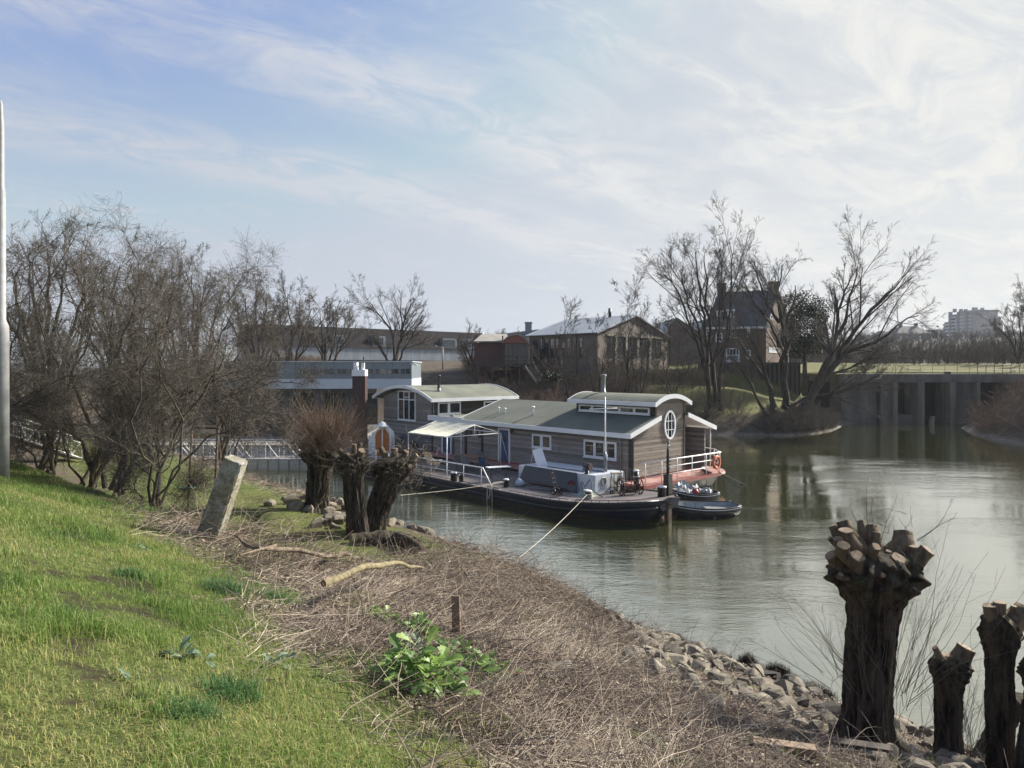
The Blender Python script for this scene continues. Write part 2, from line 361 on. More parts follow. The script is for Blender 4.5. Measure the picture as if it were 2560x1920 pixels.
def near_h(x, y):
    s, t = ST(x, y)
    lin = np.where(s < 1.15, .45 * (s - 1.15), .358 * (np.minimum(s, 14.9) - 1.15))
    lin = np.where(s > 14.9, 4.92 + .02 * (np.minimum(s, 60) - 14.9), lin)
    w = sstep(t, -10, -4.5)
    sh = np.clip(11.2 + (t + 8) * .21, 11.2, 13.6); hs = np.clip(3.7 + (t + 8) * .05, 3.6, 4.25)
    ter = np.where(s < 0, .4 * s, np.where(s < 1.6, .5 * s, .8 + (np.minimum(s, sh - 3) - 1.6) * .10))
    low = .8 + (sh - 3 - 1.6) * .10
    q = sstep(s, sh - 3, sh + .3); ter = np.where(s > sh - 3, low + (hs - low) * q, ter)
    top = hs + (4.92 - hs) * sstep(s, sh, 15.5); ter = np.where(s > sh + .3, top, ter)
    h = lin * (1 - w) + ter * w
    h = np.where(s > 3, np.minimum(h, 4.35 + .6 * sstep(-t, -1.5, 8) - 2.6 * sstep(t, 2.0, 7.5)), h)
    h = h + .55 * np.exp(-((t + 6.6) / 1.8) ** 2 - ((s - 4.6) / 1.9) ** 2) + .22 * np.exp(-((t + 8.6) / .9) ** 2 - ((s - 9.8) / 1.0) ** 2)
    return h + .05 * vnoise(x, y, 1.7, 1) * sstep(s, 0, 3) + .022 * vnoise(x, y, .45, 2) * sstep(s, 1, 4)
def far_h(x, y):
    d = sdist(x, y)
    bench = sstep(x, 6, 13) * (1 - sstep(x, 33, 39))
    h1 = 6.1 * sstep(d, -1.5, 20)
    h2 = np.where(d < 3.2, .62 * d, 2.0 + 2.4 * sstep(d, 2.5, 13)) + 1.9 * sstep(y, 84.5, 86)
    h = h1 * (1 - bench) + h2 * bench
    right = sstep(x, 36, 43); h3 = 5.7 * sstep(d, -1, 9); h = h * (1 - right) + h3 * right
    h = np.where(d < 0, np.maximum(d * .5, -1.5), h)
    br = (x > 37.5) & (y > 94.5); h = np.where(br, np.maximum(h, 5.7), h)
    h = h + 1.5 * sstep(y, 88, 118)
    az = np.degrees(np.arctan2(x, np.maximum(y, 1)))
    dist = np.hypot(x, y); hill = sstep(az, 13, 26) * 17 * sstep(dist, 230, 520)
    return h + hill + .25 * vnoise(x, y, 6, 3) * sstep(d, 1, 5)
def height(x, y):
    x = np.asarray(x, float); y = np.asarray(y, float); s, t = ST(x, y)
    n = near_h(x, y); f = far_h(x, y)
    left = sstep(-x, 34, 44) * sstep(y, 45, 60)               # the head of the harbour
    use = np.where((s > -8) & (y < 68), 1.0, 0.0)
    h = np.where(use > 0, n, f)
    return h * (1 - left) + left * np.where(sdist(x, y) < 0, np.minimum(h, -.5), 4.6)
def H(x, y): return float(height(np.array([x]), np.array([y]))[0])
def grid_mesh(xs, ys):
    X, Y = np.meshgrid(xs, ys); Z = height(X, Y); V = np.stack([X.ravel(), Y.ravel(), Z.ravel()], 1); nx, ny = len(xs), len(ys)
    i = np.arange(nx - 1)[None, :] + nx * np.arange(ny - 1)[:, None]; i = i.ravel()
    return V, np.stack([i, i + 1, i + 1 + nx, i + nx], 1)
def axis(knots):
    out = []
    for a, b, st in knots: out += list(np.arange(a, b, st))
    return np.array(out + [knots[-1][1]])
xs = axis([(-6000, -600, 400), (-600, -100, 40), (-100, -40, 4), (-40, -16, .6), (-16, 10, .13), (10, 30, .5), (30, 70, 1.0), (70, 200, 6), (200, 800, 30), (800, 6000, 400)])
ys = axis([(-60, -4, 4), (-4, 20, .13), (20, 45, .35), (45, 66, 1), (66, 100, .6), (100, 200, 5), (200, 800, 20), (800, 8000, 400)])
V, F = grid_mesh(xs, ys)
def ground_mat():
    m, t, b = base_mat('ground_soil_grass'); geo = t.new('ShaderNodeNewGeometry').outputs['Position']; se = t.new('ShaderNodeSeparateXYZ', i_0=geo)
    X, Y, Z = se.outputs
    S = t.math('ADD', t.math('MULTIPLY', t.math('ADD', X, 1.9), -.77), t.math('MULTIPLY', t.math('SUBTRACT', Y, 25.6), -.64))
    T = t.math('ADD', t.math('MULTIPLY', t.math('ADD', X, 1.9), -.64), t.math('MULTIPLY', t.math('SUBTRACT', Y, 25.6), .77))
    n1 = t.noise(geo, .9, 6, .6); n2 = t.noise(geo, 14, 8, .7); n3 = t.noise(geo, 45, 6, .7)
    grass = t.mix(t.ramp(n2, .35, .7), (.07, .095, .028), (.16, .175, .06)); grass = t.mix(t.ramp(n3, .5, .75), grass, (.045, .036, .025))
    grass = t.mix(t.math('MULTIPLY', t.new('ShaderNodeAttribute', attribute_name='tint').outputs['Fac'], t.ramp(n2, .3, .55)), grass, t.mix(n3, (.060, .046, .032), (.03, .024, .018)))
    straw = t.mix(t.ramp(n2, .35, .65), (.10, .080, .06), (.038, .030, .024)); straw = t.mix(t.ramp(n3, .45, .6), straw, (.16, .13, .10))  # darkened colour puts shaded depth into the gaps between dead stems
    mud = t.mix(t.ramp(n2, .4, .6), (.055, .046, .036), (.030, .026, .021))
    Sn = t.math('ADD', S, t.math('MULTIPLY', t.math('SUBTRACT', n1, .5), 2.4))
    up = t.ramp(Sn, 11.9, 12.5)
    terr = t.math('MULTIPLY', t.math('MULTIPLY', t.ramp(Sn, 1.6, 2.6), t.ramp(Sn, 9.6, 8.6)), t.ramp(t.math('ADD', T, t.math('MULTIPLY', n1, 2)), -4.4, -3.0))
    g = t.math('MAXIMUM', up, terr)
    col = t.mix(g, straw, grass); col = t.mix(t.ramp(Z, .35, .1), col, mud)
    # far bank
    fg = t.mix(t.ramp(t.noise(geo, 1.6, 7, .7), .35, .65), (.10, .11, .036), (.155, .15, .065)); fg = t.mix(t.ramp(t.noise(geo, .35, 5, .7), .52, .7), fg, (.11, .095, .06))
    dirt = t.mix(t.ramp(t.noise(geo, 1.2, 7, .7), .35, .65), (.12, .098, .075), (.06, .05, .04))
    isg = t.math('MULTIPLY', t.ramp(X, 8, 13), t.math('ADD', t.ramp(t.math('ADD', Z, t.math('MULTIPLY', n1, 1.3)), 2.1, 2.9), 0.0))
    isg = t.math('MULTIPLY', isg, t.math('SUBTRACT', 1.0, t.math('MULTIPLY', t.ramp(X, 39, 42), t.ramp(Y, 86, 84)))); fc = t.mix(isg, dirt, fg); fc = t.mix(t.math('MULTIPLY', t.ramp(Z, .45, .1), t.ramp(n2, .45, .6)), fc, (.26, .25, .23))
    woods = t.ramp(Y, 126, 135); fc = t.mix(woods, fc, (.07, .06, .05))
    col = t.mix(t.ramp(Y, 50, 60), col, fc)
    t.put(b.inputs['Base Color'], col); b.inputs['Roughness'].default_value = .95; b.inputs['Specular IOR Level'].default_value = .15
    bp = t.new('ShaderNodeBump', i_Strength=.9, i_Distance=.05, i_Height=t.math('ADD', n2, t.math('MULTIPLY', n3, .6))); t.l.new(bp.outputs[0], b.inputs['Normal']); return m
def bare_at(x, y): return sstep(vnoise(x, y, .17, 9) + .45 * vnoise(x, y, .8, 10) + .22 * sstep(-x - .25 * y, 0, 2), .72, .98)
np_obj('ground', V, F, ground_mat(), smooth=True, attr=bare_at(V[:, 0], V[:, 1]))['kind'] = 'structure'

# ---------------------------------------------------------------- the water
def water_mat():
    m, t, b = base_mat('harbour_water'); geo = t.new('ShaderNodeNewGeometry').outputs['Position']
    se = t.new('ShaderNodeSeparateXYZ', i_0=geo)
    b.inputs['Base Color'].default_value = (.034, .045, .022, 1); b.inputs['Roughness'].default_value = .035; b.inputs['IOR'].default_value = 1.5
    b.inputs['Specular IOR Level'].default_value = .5
    t.put(b.inputs['Base Color'], t.mix(t.noise(geo, .08, 3, .5), (.040, .048, .018), (.050, .056, .022)))
    w1 = t.noise(t.mapping(geo, rot=(0, 0, R(20)), scale=(.8, 2.0, 1)), 1.25, 3, .5, .3)
    w2 = t.noise(t.mapping(geo, rot=(0, 0, R(-12)), scale=(1.0, 2.6, 1)), 3.6, 3, .55, .2)
    w3 = t.noise(t.mapping(geo, rot=(0, 0, R(35)), scale=(.5, 1.0, 1)), .35, 2, .5)
    patch = t.ramp(t.noise(t.mapping(geo, rot=(0, 0, R(25)), scale=(.6, 1.5, 1)), .09, 3, .6), .40, .60, .22, 1.0)
    calm = t.ramp(se.outputs[1], 62, 48, .12, 1.0)
    hgt = t.math('ADD', t.math('MULTIPLY', w1, .015), t.math('ADD', t.math('MULTIPLY', w2, .0085), t.math('MULTIPLY', w3, .012)))
    bp = t.new('ShaderNodeBump', i_Strength=1.0, i_Distance=1.0, i_Height=t.math('MULTIPLY', hgt, t.math('MULTIPLY', patch, calm)))
    t.l.new(bp.outputs[0], b.inputs['Normal']); b.inputs['Specular IOR Level'].default_value = 0.0; b.inputs['Roughness'].default_value = 1.0
    lw = t.new('ShaderNodeLayerWeight', i_Blend=.5); t.l.new(bp.outputs[0], lw.inputs['Normal'])
    fac = t.math('ADD', .16, t.math('MULTIPLY', t.math('POWER', lw.outputs['Facing'], 1.7), .82))
    gl = t.new('ShaderNodeBsdfGlossy', i_Color=(.95, .94, .87), i_Roughness=.03); t.l.new(bp.outputs[0], gl.inputs['Normal'])
    mx = t.new('ShaderNodeMixShader', i_0=fac); t.l.new(b.outputs[0], mx.inputs[1]); t.l.new(gl.outputs[0], mx.inputs[2])
    o = [n for n in t.n if n.type == 'OUTPUT_MATERIAL'][0]; t.l.new(mx.outputs[0], o.inputs[0]); return m
wm = MB(); wm.poly([(-120, -25, 0), (75, -25, 0), (75, 110, 0), (-120, 110, 0)])
obj('water', wm, water_mat(), org=(0, 0, 0))['kind'] = 'structure'

# ---------------------------------------------------------------- vegetation: branching tubes, all in numpy
def tubes(Pn, Rn, sides=3):
    N, K, _ = Pn.shape
    T = np.empty_like(Pn); T[:, 1:-1] = Pn[:, 2:] - Pn[:, :-2]; T[:, 0] = Pn[:, 1] - Pn[:, 0]; T[:, -1] = Pn[:, -1] - Pn[:, -2]
    T /= np.linalg.norm(T, axis=2, keepdims=True) + 1e-9
    ref = np.zeros((N, 1, 3)); ref[:, 0] = RNG.normal(size=(N, 3)); ref = np.broadcast_to(ref, Pn.shape)
    X = np.cross(T, ref); X /= np.linalg.norm(X, axis=2, keepdims=True) + 1e-9; Y = np.cross(T, X)
    a = np.arange(sides) * 2 * np.pi / sides
    V = Pn[:, :, None, :] + Rn[:, :, None, None] * (X[:, :, None, :] * np.cos(a)[None, None, :, None] + Y[:, :, None, :] * np.sin(a)[None, None, :, None])
    idx = np.arange(N * K * sides).reshape(N, K, sides)
    A = idx[:, :-1]; B = idx[:, 1:]; F = np.stack([A, np.roll(A, -1, 2), np.roll(B, -1, 2), B], -1).reshape(-1, 4)
    return V.reshape(-1, 3), F
def join(parts):
    Vs, Fs, Ms, o = [], [], [], 0
    for q in parts:
        V, F = q[0], q[1]; Vs.append(V); Fs.append(F + o); o += len(V); Ms.append(np.full(len(F), q[2] if len(q) > 2 else 0))
    return np.concatenate(Vs), np.concatenate(Fs), np.concatenate(Ms)
def resample(pts, K):
    pts = np.array(pts, float); d = np.r_[0, np.cumsum(np.linalg.norm(np.diff(pts, axis=0), axis=1))]; q = np.linspace(0, d[-1], K)
    return np.stack([np.interp(q, d, pts[:, k]) for k in range(3)], 1)
def rough_line(pts, K, wig):                   # a hand-drawn stem made uneven
    p = resample(pts, K); L = np.linalg.norm(p[-1] - p[0]); n = RNG.normal(size=(K, 3)); n = np.cumsum(n, 0); n -= np.linspace(0, 1, K)[:, None] * n[-1]
    return p + n * wig * L / K
def grow(Pn, Rn, n, length, rr, ang=(35, 60), up=.15, wig=.12, K=5, t0=.25, t1=1.0, rend=.35, taper_len=.55, rmin=.002, out=0.0, ctr=None):
    N, Kp, _ = Pn.shape; pid = np.repeat(np.arange(N), n); m = len(pid)
    plen = np.linalg.norm(np.diff(Pn, axis=1), axis=2).sum(1)[pid]
    t = RNG.uniform(t0, t1, m) * (Kp - 1); i = np.minimum(t.astype(int), Kp - 2); f = (t - i)[:, None]
    pos = Pn[pid, i] * (1 - f) + Pn[pid, i + 1] * f; rad = Rn[pid, i] * (1 - f[:, 0]) + Rn[pid, i + 1] * f[:, 0]
    tan = Pn[pid, i + 1] - Pn[pid, i]; tan /= np.linalg.norm(tan, axis=1, keepdims=True) + 1e-9
    r = RNG.normal(size=(m, 3)); side = r - tan * (r * tan).sum(1, keepdims=True); side /= np.linalg.norm(side, axis=1, keepdims=True) + 1e-9
    if ctr is not None and out: 
        o = pos - np.array(ctr); o /= np.linalg.norm(o, axis=1, keepdims=True) + 1e-9; side = side + o * out; side /= np.linalg.norm(side, axis=1, keepdims=True)
    a = np.radians(RNG.uniform(ang[0], ang[1], m))[:, None]; d = tan * np.cos(a) + side * np.sin(a)
    L = length * RNG.uniform(.55, 1.15, m) * (1 - taper_len * (t / (Kp - 1))) if length > 0 else -length * plen * RNG.uniform(.55, 1.15, m) * (1 - taper_len * (t / (Kp - 1)))
    C = np.empty((m, K, 3)); C[:, 0] = pos; st = (L / (K - 1))[:, None]
    for k in range(1, K):
        d = d + RNG.normal(size=(m, 3)) * wig; d[:, 2] += up / K * 1.5; d /= np.linalg.norm(d, axis=1, keepdims=True)
        C[:, k] = C[:, k - 1] + d * st
    r0 = np.maximum(rad * rr, rmin); RR = r0[:, None] * np.linspace(1, rend, K)[None]; return C, np.maximum(RR, rmin * .7)
def tree(name, label, base, stems, levels, cat='tree', group=None, mats=None, K0=12, wig=.35, sides0=7, org=None, twigsides=3, mname='crown', tname='trunk'):
    """stems: (points, r0, r1); levels: kwargs of grow. The stems and first limbs are the trunk, the rest the crown."""
    root = thing(name, label, cat, base, group)
    Pn = np.stack([rough_line(s[0], K0, wig) for s in stems]); Rn = np.stack([s[1] * (1 - np.linspace(0, 1, K0)) ** 1.0 + s[2] * np.linspace(0, 1, K0) for s in stems])
    Rn[:, 0] *= 1.35; Rn *= 1 + .08 * RNG.normal(size=Rn.shape)
    trunk = [tubes(Pn, Rn, sides0)]; crown = []; p, r = Pn, Rn
    for k, kw in enumerate(levels):
        kw = dict(kw); hold = kw.pop('hold', False); p2, r2 = grow(p, r, **kw)
        (trunk if k == 0 else crown).append(tubes(p2, r2, 5 if k == 0 else (4 if k == 1 and sides0 > 6 else twigsides)))
        if hold: p2 = np.concatenate([p2, resample_all(p, p2.shape[1])]); r2 = np.concatenate([r2, resample_r(r, p2.shape[1])])
        p, r = p2, r2
    mats = mats or (M['bark2'], M['twig'])
    V, F, _ = join(trunk); np_obj(tname, V, F, mats[0], root, smooth=True)
    if crown: V, F, _ = join(crown); np_obj(mname, V, F, mats[1], root)
    return root
def resample_all(p, K):
    i = np.linspace(0, p.shape[1] - 1, K); a = np.minimum(i.astype(int), p.shape[1] - 2); f = (i - a)[None, :, None]; return p[:, a] * (1 - f) + p[:, a + 1] * f
def resample_r(r, K):
    i = np.linspace(0, r.shape[1] - 1, K); a = np.minimum(i.astype(int), r.shape[1] - 2); f = (i - a)[None]; return r[:, a] * (1 - f) + r[:, a + 1] * f
def pxline(pts, d, dd=0.0):                    # traced stem at its own distance, wandering in depth
    n = len(pts); ph = random.uniform(0, 6.28); return [tuple(P(x, y, d + dd * (k / (n - 1)) + .02 * d * math.sin(ph + k * 1.7) * (k > 0))) for k, (x, y) in enumerate(pts)]

# --- hawthorn thicket on the left slope
def z1(pts): return [(x * .4069, 250 + y * .4069) for x, y in pts]
def z4(pts): return [(1620 + x * .3497, 520 + y * .3497) for x, y in pts]
HAW = [dict(n=11, length=-.36, rr=.5, ang=(25, 65), up=.15, wig=.22, K=7, t0=.22, out=.4),
       dict(n=9, length=-.50, rr=.5, ang=(25, 75), up=.05, wig=.26, K=6, t0=.15),
       dict(n=6, length=.62, rr=.5, ang=(30, 85), up=.0, wig=.24, K=4, t0=.1, rmin=.0034, taper_len=.3),
       dict(n=2, length=.24, rr=.7, ang=(35, 80), up=.05, wig=.12, K=3, t0=.15, rmin=.0028)]
def hawthorn(label, bx, by, d, stems, r=.10, dens=1.0):
    b = P(bx, by, d); lv = [dict(q) for q in HAW]; lv[0]['n'] = int(11 * dens); lv[0]['ctr'] = tuple(b)
    st = []
    for pts, dd in stems:
        pts = [(x, by + 25 + (y - by - 25) * (.80 if y < 900 else .80 + .20 * (y - 900) / (by - 875))) for x, y in pts]
        L = pxline([(bx + random.uniform(-8, 8), by + 25)] + pts, d, dd); st.append((L, r * random.uniform(.38, .66), r * .08))
    for _ in range(3):                         # young stems from the same stool
        a_ = random.uniform(-1.3, 1.3); h_ = random.uniform(90, 330); st.append((pxline([(bx + a_ * 12, by + 25), (bx + a_ * 45, by - h_ * .4), (bx + a_ * (70 + h_ * .2), by - h_)], d, random.uniform(-2, 2)), r * random.uniform(.2, .4), r * .06))
    return tree('hawthorn_tree', label, b, st, lv, cat='tree', group='bare thorn trees on the left slope', wig=.3, K0=14)
hawthorn('bare thorn tree with splayed leaning trunks, nearest the leaning concrete post', 395, 1262, 14.6, [
    ([(390, 1190), (420, 1120), (470, 1040), (520, 960), (600, 900), (660, 860)], 2.5), ([(425, 1140), (450, 1050), (505, 950), (545, 840), (575, 700), (580, 620), (572, 545)], 1.0),
    ([(440, 1120), (455, 1010), (440, 900), (400, 820), (385, 700), (370, 610)], -1), ([(370, 1190), (345, 1090), (330, 980), (350, 880), (380, 760), (430, 640)], -2),
    ([(420, 1180), (470, 1100), (530, 1020), (600, 990), (660, 1000), (700, 1060)], 1)], .075, .9)
hawthorn('bare thorn tree with one thick trunk bent right over the slope', 290, 1215, 16.5, [
    ([(325, 1140), (350, 1050), (400, 960), (480, 900), (570, 850), (690, 830)], 1), ([(320, 1130), (330, 1000), (345, 880), (390, 780), (400, 700), (360, 640)], -1),
    ([(330, 1100), (380, 1000), (470, 900), (560, 820), (600, 740), (650, 600)], 2), ([(310, 1120), (290, 1000), (285, 900), (300, 780), (345, 640), (330, 520)], -2)], .11)
hawthorn('tall bare thorn tree of the dense clump midway along the thicket', 225, 1195, 18, [
    ([(240, 1120), (262, 1000), (275, 870), (280, 740), (330, 620), (330, 500), (315, 440)], 0), ([(215, 1100), (190, 960), (165, 820), (120, 720), (60, 640)], -1),
    ([(235, 1100), (215, 950), (200, 800), (205, 680), (210, 560), (215, 460)], 1), ([(245, 1110), (300, 980), (370, 880), (430, 760), (470, 640), (480, 560)], 2),
    ([(240, 1120), (290, 1010), (340, 900), (350, 780), (380, 680), (400, 560)], -2)], .12, 1.1)
hawthorn('bare thorn tree crowding behind the grey lamp post', 110, 1160, 18.5, [
    ([(110, 1050), (90, 900), (60, 780), (40, 640), (60, 520)], -1), ([(130, 1050), (150, 920), (140, 790), (120, 660), (140, 540), (190, 440)], 1),
    ([(120, 1080), (180, 960), (230, 840), (250, 700), (240, 580)], -2), ([(100, 1060), (40, 950), (-20, 850), (-60, 700)], 0)], .11, 1.1)
hawthorn('bare thorn tree at the left edge with mossy lower limbs', -60, 1150, 17, [
    ([(-40, 1020), (0, 900), (30, 780), (60, 680)], 1), ([(-60, 1000), (-50, 850), (-20, 700), (20, 560), (40, 470)], 0), ([(-30, 1040), (60, 960), (130, 900), (200, 880)], -1)], .10)
hawthorn('bare thorn tree with a wide top behind the swing frame', 560, 1130, 23, [
    ([(565, 1030), (560, 930), (555, 800), (575, 690), (600, 600), (640, 545)], 1), ([(560, 1040), (600, 940), (650, 850), (690, 760), (730, 690)], -1),
    ([(555, 1020), (520, 900), (490, 800), (480, 690), (500, 600)], 2), ([(570, 1050), (640, 960), (720, 920), (790, 900)], 0)], .10)
hawthorn('bare thorn tree filling the gap behind the two trunk clumps', 390, 1130, 25, [
    ([(395, 1000), (400, 880), (420, 760), (440, 640), (430, 560)], 1), ([(380, 1010), (340, 900), (330, 760), (300, 660)], 0), ([(400, 1020), (460, 920), (520, 820), (540, 700), (560, 620)], -1)], .12)
# --- trees across the water
FARLV = [dict(n=9, length=-.46, rr=.5, ang=(14, 36), up=.15, wig=.09, K=7, t0=.28, taper_len=.35),
         dict(n=8, length=-.50, rr=.5, ang=(16, 40), up=.10, wig=.10, K=6, t0=.2, taper_len=.3, rmin=.011),
         dict(n=6, length=-.50, rr=.5, ang=(16, 44), up=.06, wig=.11, K=4, t0=.12, taper_len=.3, rmin=.008),
         dict(n=7, length=-.62, rr=.6, ang=(18, 45), up=.02, wig=.12, K=3, t0=.1, taper_len=.3, rmin=.0065)]
FARBARK = bark_mat('far_willow_bark', (.075, .064, .052), (.03, .026, .022), None, 0, 4)
def fartree(label, b, stems, d, r=.25, lv=None, dens=1.0, mats=None, group='bare trees across the water', name='bare_tree', **kw):
    L = [dict(q) for q in (lv or FARLV)]; L[0]['n'] = max(3, int(L[0]['n'] * dens))
    stems = [([(b[0] + (x - b[0]) * .93, b[1] + (y - b[1]) * (.87 if y < b[1] - 60 else 1)) for x, y in s], rs * .72) for s, rs in stems]
    st = [(pxline(s, d + random.uniform(-1, 1), random.uniform(-2, 2)), r * (rs if rs else 1), r * .12) for s, rs in stems]
    return tree(name, label, P(b[0], b[1], d), st, L, group=group, wig=.15, K0=14, mats=mats or (FARBARK, M['twigfar']), **kw)
fartree('large bare willow with thick limbs leaning right over the bridge end', (1990, 1070), [
    (z4([(1100, 1450), (1200, 1200), (1290, 1000), (1360, 850), (1400, 760), (1480, 560), (1530, 300)]), 1.3),
    (z4([(1120, 1440), (1290, 1150), (1400, 950), (1500, 800), (1620, 650), (1720, 480), (1850, 370)]), 1.1),
    (z4([(1110, 1440), (1200, 1240), (1350, 1020), (1480, 920), (1620, 850), (1780, 770), (1900, 700), (2000, 650)]), 1),
    (z4([(1000, 1400), (1200, 1310), (1440, 1270), (1640, 1180), (1720, 1100)]), .6), (z4([(1150, 1330), (1280, 1130), (1450, 1080), (1600, 1010), (1740, 990)]), .6),
    (z4([(1360, 850), (1390, 620), (1420, 450), (1490, 320)]), .6)], 68, .42, dens=1.15)
fartree('bare multi-trunk willow directly right of the brick house', (1955, 1075), [
    (z4([(960, 1430), (960, 1250), (945, 1000), (985, 850), (950, 640), (930, 450), (960, 230)]), 1.2), (z4([(1000, 1420), (1000, 1150), (1010, 950), (980, 800), (1040, 600), (1060, 400)]), 1),
    (z4([(900, 1450), (870, 1250), (800, 1100), (700, 950), (610, 760)]), 1), (z4([(905, 1430), (830, 1150), (760, 900), (690, 800), (640, 700)]), .6),
    (z4([(850, 1490), (740, 1180), (640, 1050), (560, 980)]), .7), (z4([(940, 700), (840, 560), (790, 400), (760, 270)]), .7), (z4([(945, 900), (860, 720), (720, 520), (650, 350)]), .6)], 69.5, .36, dens=1.1)
fartree('tall bare tree with two close trunks left of the brick house', (1775, 1030), [
    (z4([(445, 1460), (400, 1150), (385, 900), (350, 600), (335, 350), (330, 140)]), 1.2), (z4([(490, 1430), (470, 1100), (455, 800), (450, 500), (440, 300), (400, 160)]), 1),
    (z4([(420, 1200), (330, 880), (230, 620), (170, 420), (90, 330)]), .8), (z4([(400, 1050), (320, 700), (250, 450), (230, 250)]), .7), (z4([(470, 1050), (520, 750), (500, 500), (520, 350)]), .6)], 71, .33)
fartree('slender bare tree rising highest before the brick house roof', (1800, 1030), [
    (z4([(510, 1440), (520, 1150), (545, 900), (555, 600), (590, 300), (585, 60)]), 1.1), (z4([(530, 1000), (600, 760), (640, 560), (690, 350), (700, 250)]), .5), (z4([(545, 700), (520, 450), (530, 200)]), .5)], 72, .26)
fartree('round topped bare tree before the long slate roof row', (985, 925), [
    ([(985, 935), (985, 880), (975, 820), (940, 760), (925, 735)], 1), ([(985, 935), (1000, 860), (1015, 790), (1030, 740), (1040, 722)], 1), ([(985, 935), (1010, 870), (1045, 800), (1070, 770)], .8), ([(985, 935), (950, 860), (920, 810)], .8), ([(985, 930), (998, 850), (1000, 780), (1003, 715)], 1)], 98, .34, dens=1.2)
for k, (x, yb, yt, d, lab) in enumerate([(1415, 985, 755, 73, 'thin pale bare tree before the left end of the brick hall'), (1560, 990, 712, 74, 'thin bare tree before the middle of the brick hall gable'),
        (1600, 990, 735, 75, 'thin bare tree to the right of the hall gable peak'), (1490, 1000, 800, 70, 'low spreading bare tree against the hall windows'), (1680, 1000, 760, 74, 'bushy bare tree between the brick hall and the house')]):
    fartree(lab, (x, yb), [([(x + 8, yb + 8), (x + random.uniform(-15, 15), (yb * 2 + yt) / 3), (x + random.uniform(-10, 10), yt)], 1), ([(x, yb), (x - 45, yb - 70), (x - 80, (yb + yt) / 2 + 10)], .7), ([(x, yb), (x + 45, yb - 80), (x + 60, (yb + yt) / 2)], .7), ([(x, yb + 5), (x + 15, yb - 90), (x + 22, (yb + yt * 3) / 4)], .8), ([(x, yb + 5), (x - 20, yb - 90), (x - 26, (yb + yt * 2) / 3)], .8)], d, .13, dens=.7)
for k, (x, yb, yt, w, d, lab) in enumerate([(1180, 925, 835, 50, 92, 'small bare tree before the terrace dormers'), (1235, 920, 828, 45, 95, 'small bare tree left of the red-roofed boat shed'),
        (820, 950, 735, 70, 70, 'bare tree whose crown rounds off the left thicket'), (720, 960, 700, 90, 66, 'broad bare tree behind the pollard willow shoots'), (640, 980, 690, 80, 62, 'broad bare tree over the white footbridge'),
        (2545, 900, 760, 60, 96, 'bare tree at the right edge above the sheet bank'), (480, 1010, 640, 110, 56, 'broad bare tree far behind the thorn thicket'), (300, 1020, 610, 130, 50, 'tall bare tree far behind the thorn thicket'),
        (120, 1030, 560, 140, 46, 'tall bare tree behind the lamp post thicket'), (2615, 880, 700, 70, 85, 'bare tree cut off by the right edge, reaching up against the pale sky')]):
    st = [([(x, yb + 5), (x + w * q * .35, (yb * 2 + yt) / 3), (x + w * q * .8, (yb + yt * 2) / 3), (x + w * q, yt + abs(q) * w * .7)], 1 - abs(q) * .3) for q in (-1.1, -.7, -.35, 0, .35, .7, 1.1)]
    fartree(lab, (x, yb), st, d, .15 + .0012 * w, dens=.75)
# evergreen beside the house
def leafball(name, label, c, rad, n, size, mt, cat, group=None, flat=.8):
    root = thing(name, label, cat, (c[0], c[1], c[2] - rad * flat), group); q = RNG.normal(size=(n, 3)); q /= np.linalg.norm(q, axis=1, keepdims=True)
    q *= (RNG.uniform(.25, 1, n) ** .5)[:, None] * rad; q *= 1 + .25 * np.sin(q[:, :1] * 4 / rad + 1) * np.cos(q[:, 2:] * 5 / rad); q[:, 2] *= flat; q += np.array(c)
    u = RNG.normal(size=(n, 3)); u /= np.linalg.norm(u, axis=1, keepdims=True); w = np.cross(u, RNG.normal(size=(n, 3))); w /= np.linalg.norm(w, axis=1, keepdims=True)
    s = RNG.uniform(.5, 1.2, n)[:, None] * size; V = np.stack([q - u * s - w * s * .5, q + u * s - w * s * .5, q + u * s * .7 + w * s * .5, q - u * s * .7 + w * s * .5], 1).reshape(-1, 3)
    np_obj('crown', V, np.arange(n * 4).reshape(-1, 4), mt, root, attr=np.repeat(RNG.random(n), 4)); return root
EVG = tint_mat('evergreen_leaves', [(0, (.015, .024, .012)), (1, (.045, .055, .030))], .6)
ev = leafball('evergreen_tree', 'dark evergreen tree standing behind the willow right of the brick house', P(2012, 815, 84), 3.0, 16000, .10, EVG, 'tree', flat=1.35)
mb = MB(); mb.tube([P(2012, 990, 84), P(2012, 860, 84)], [.35, .2], 8); obj('trunk', mb, M['bark2'], ev)
leafball('laurel_bush', 'rounded dark green bush on the brown bank below the shed stairs', P(1378, 942, 75), 1.25, 1500, .09, EVG, 'bush', flat=.55)
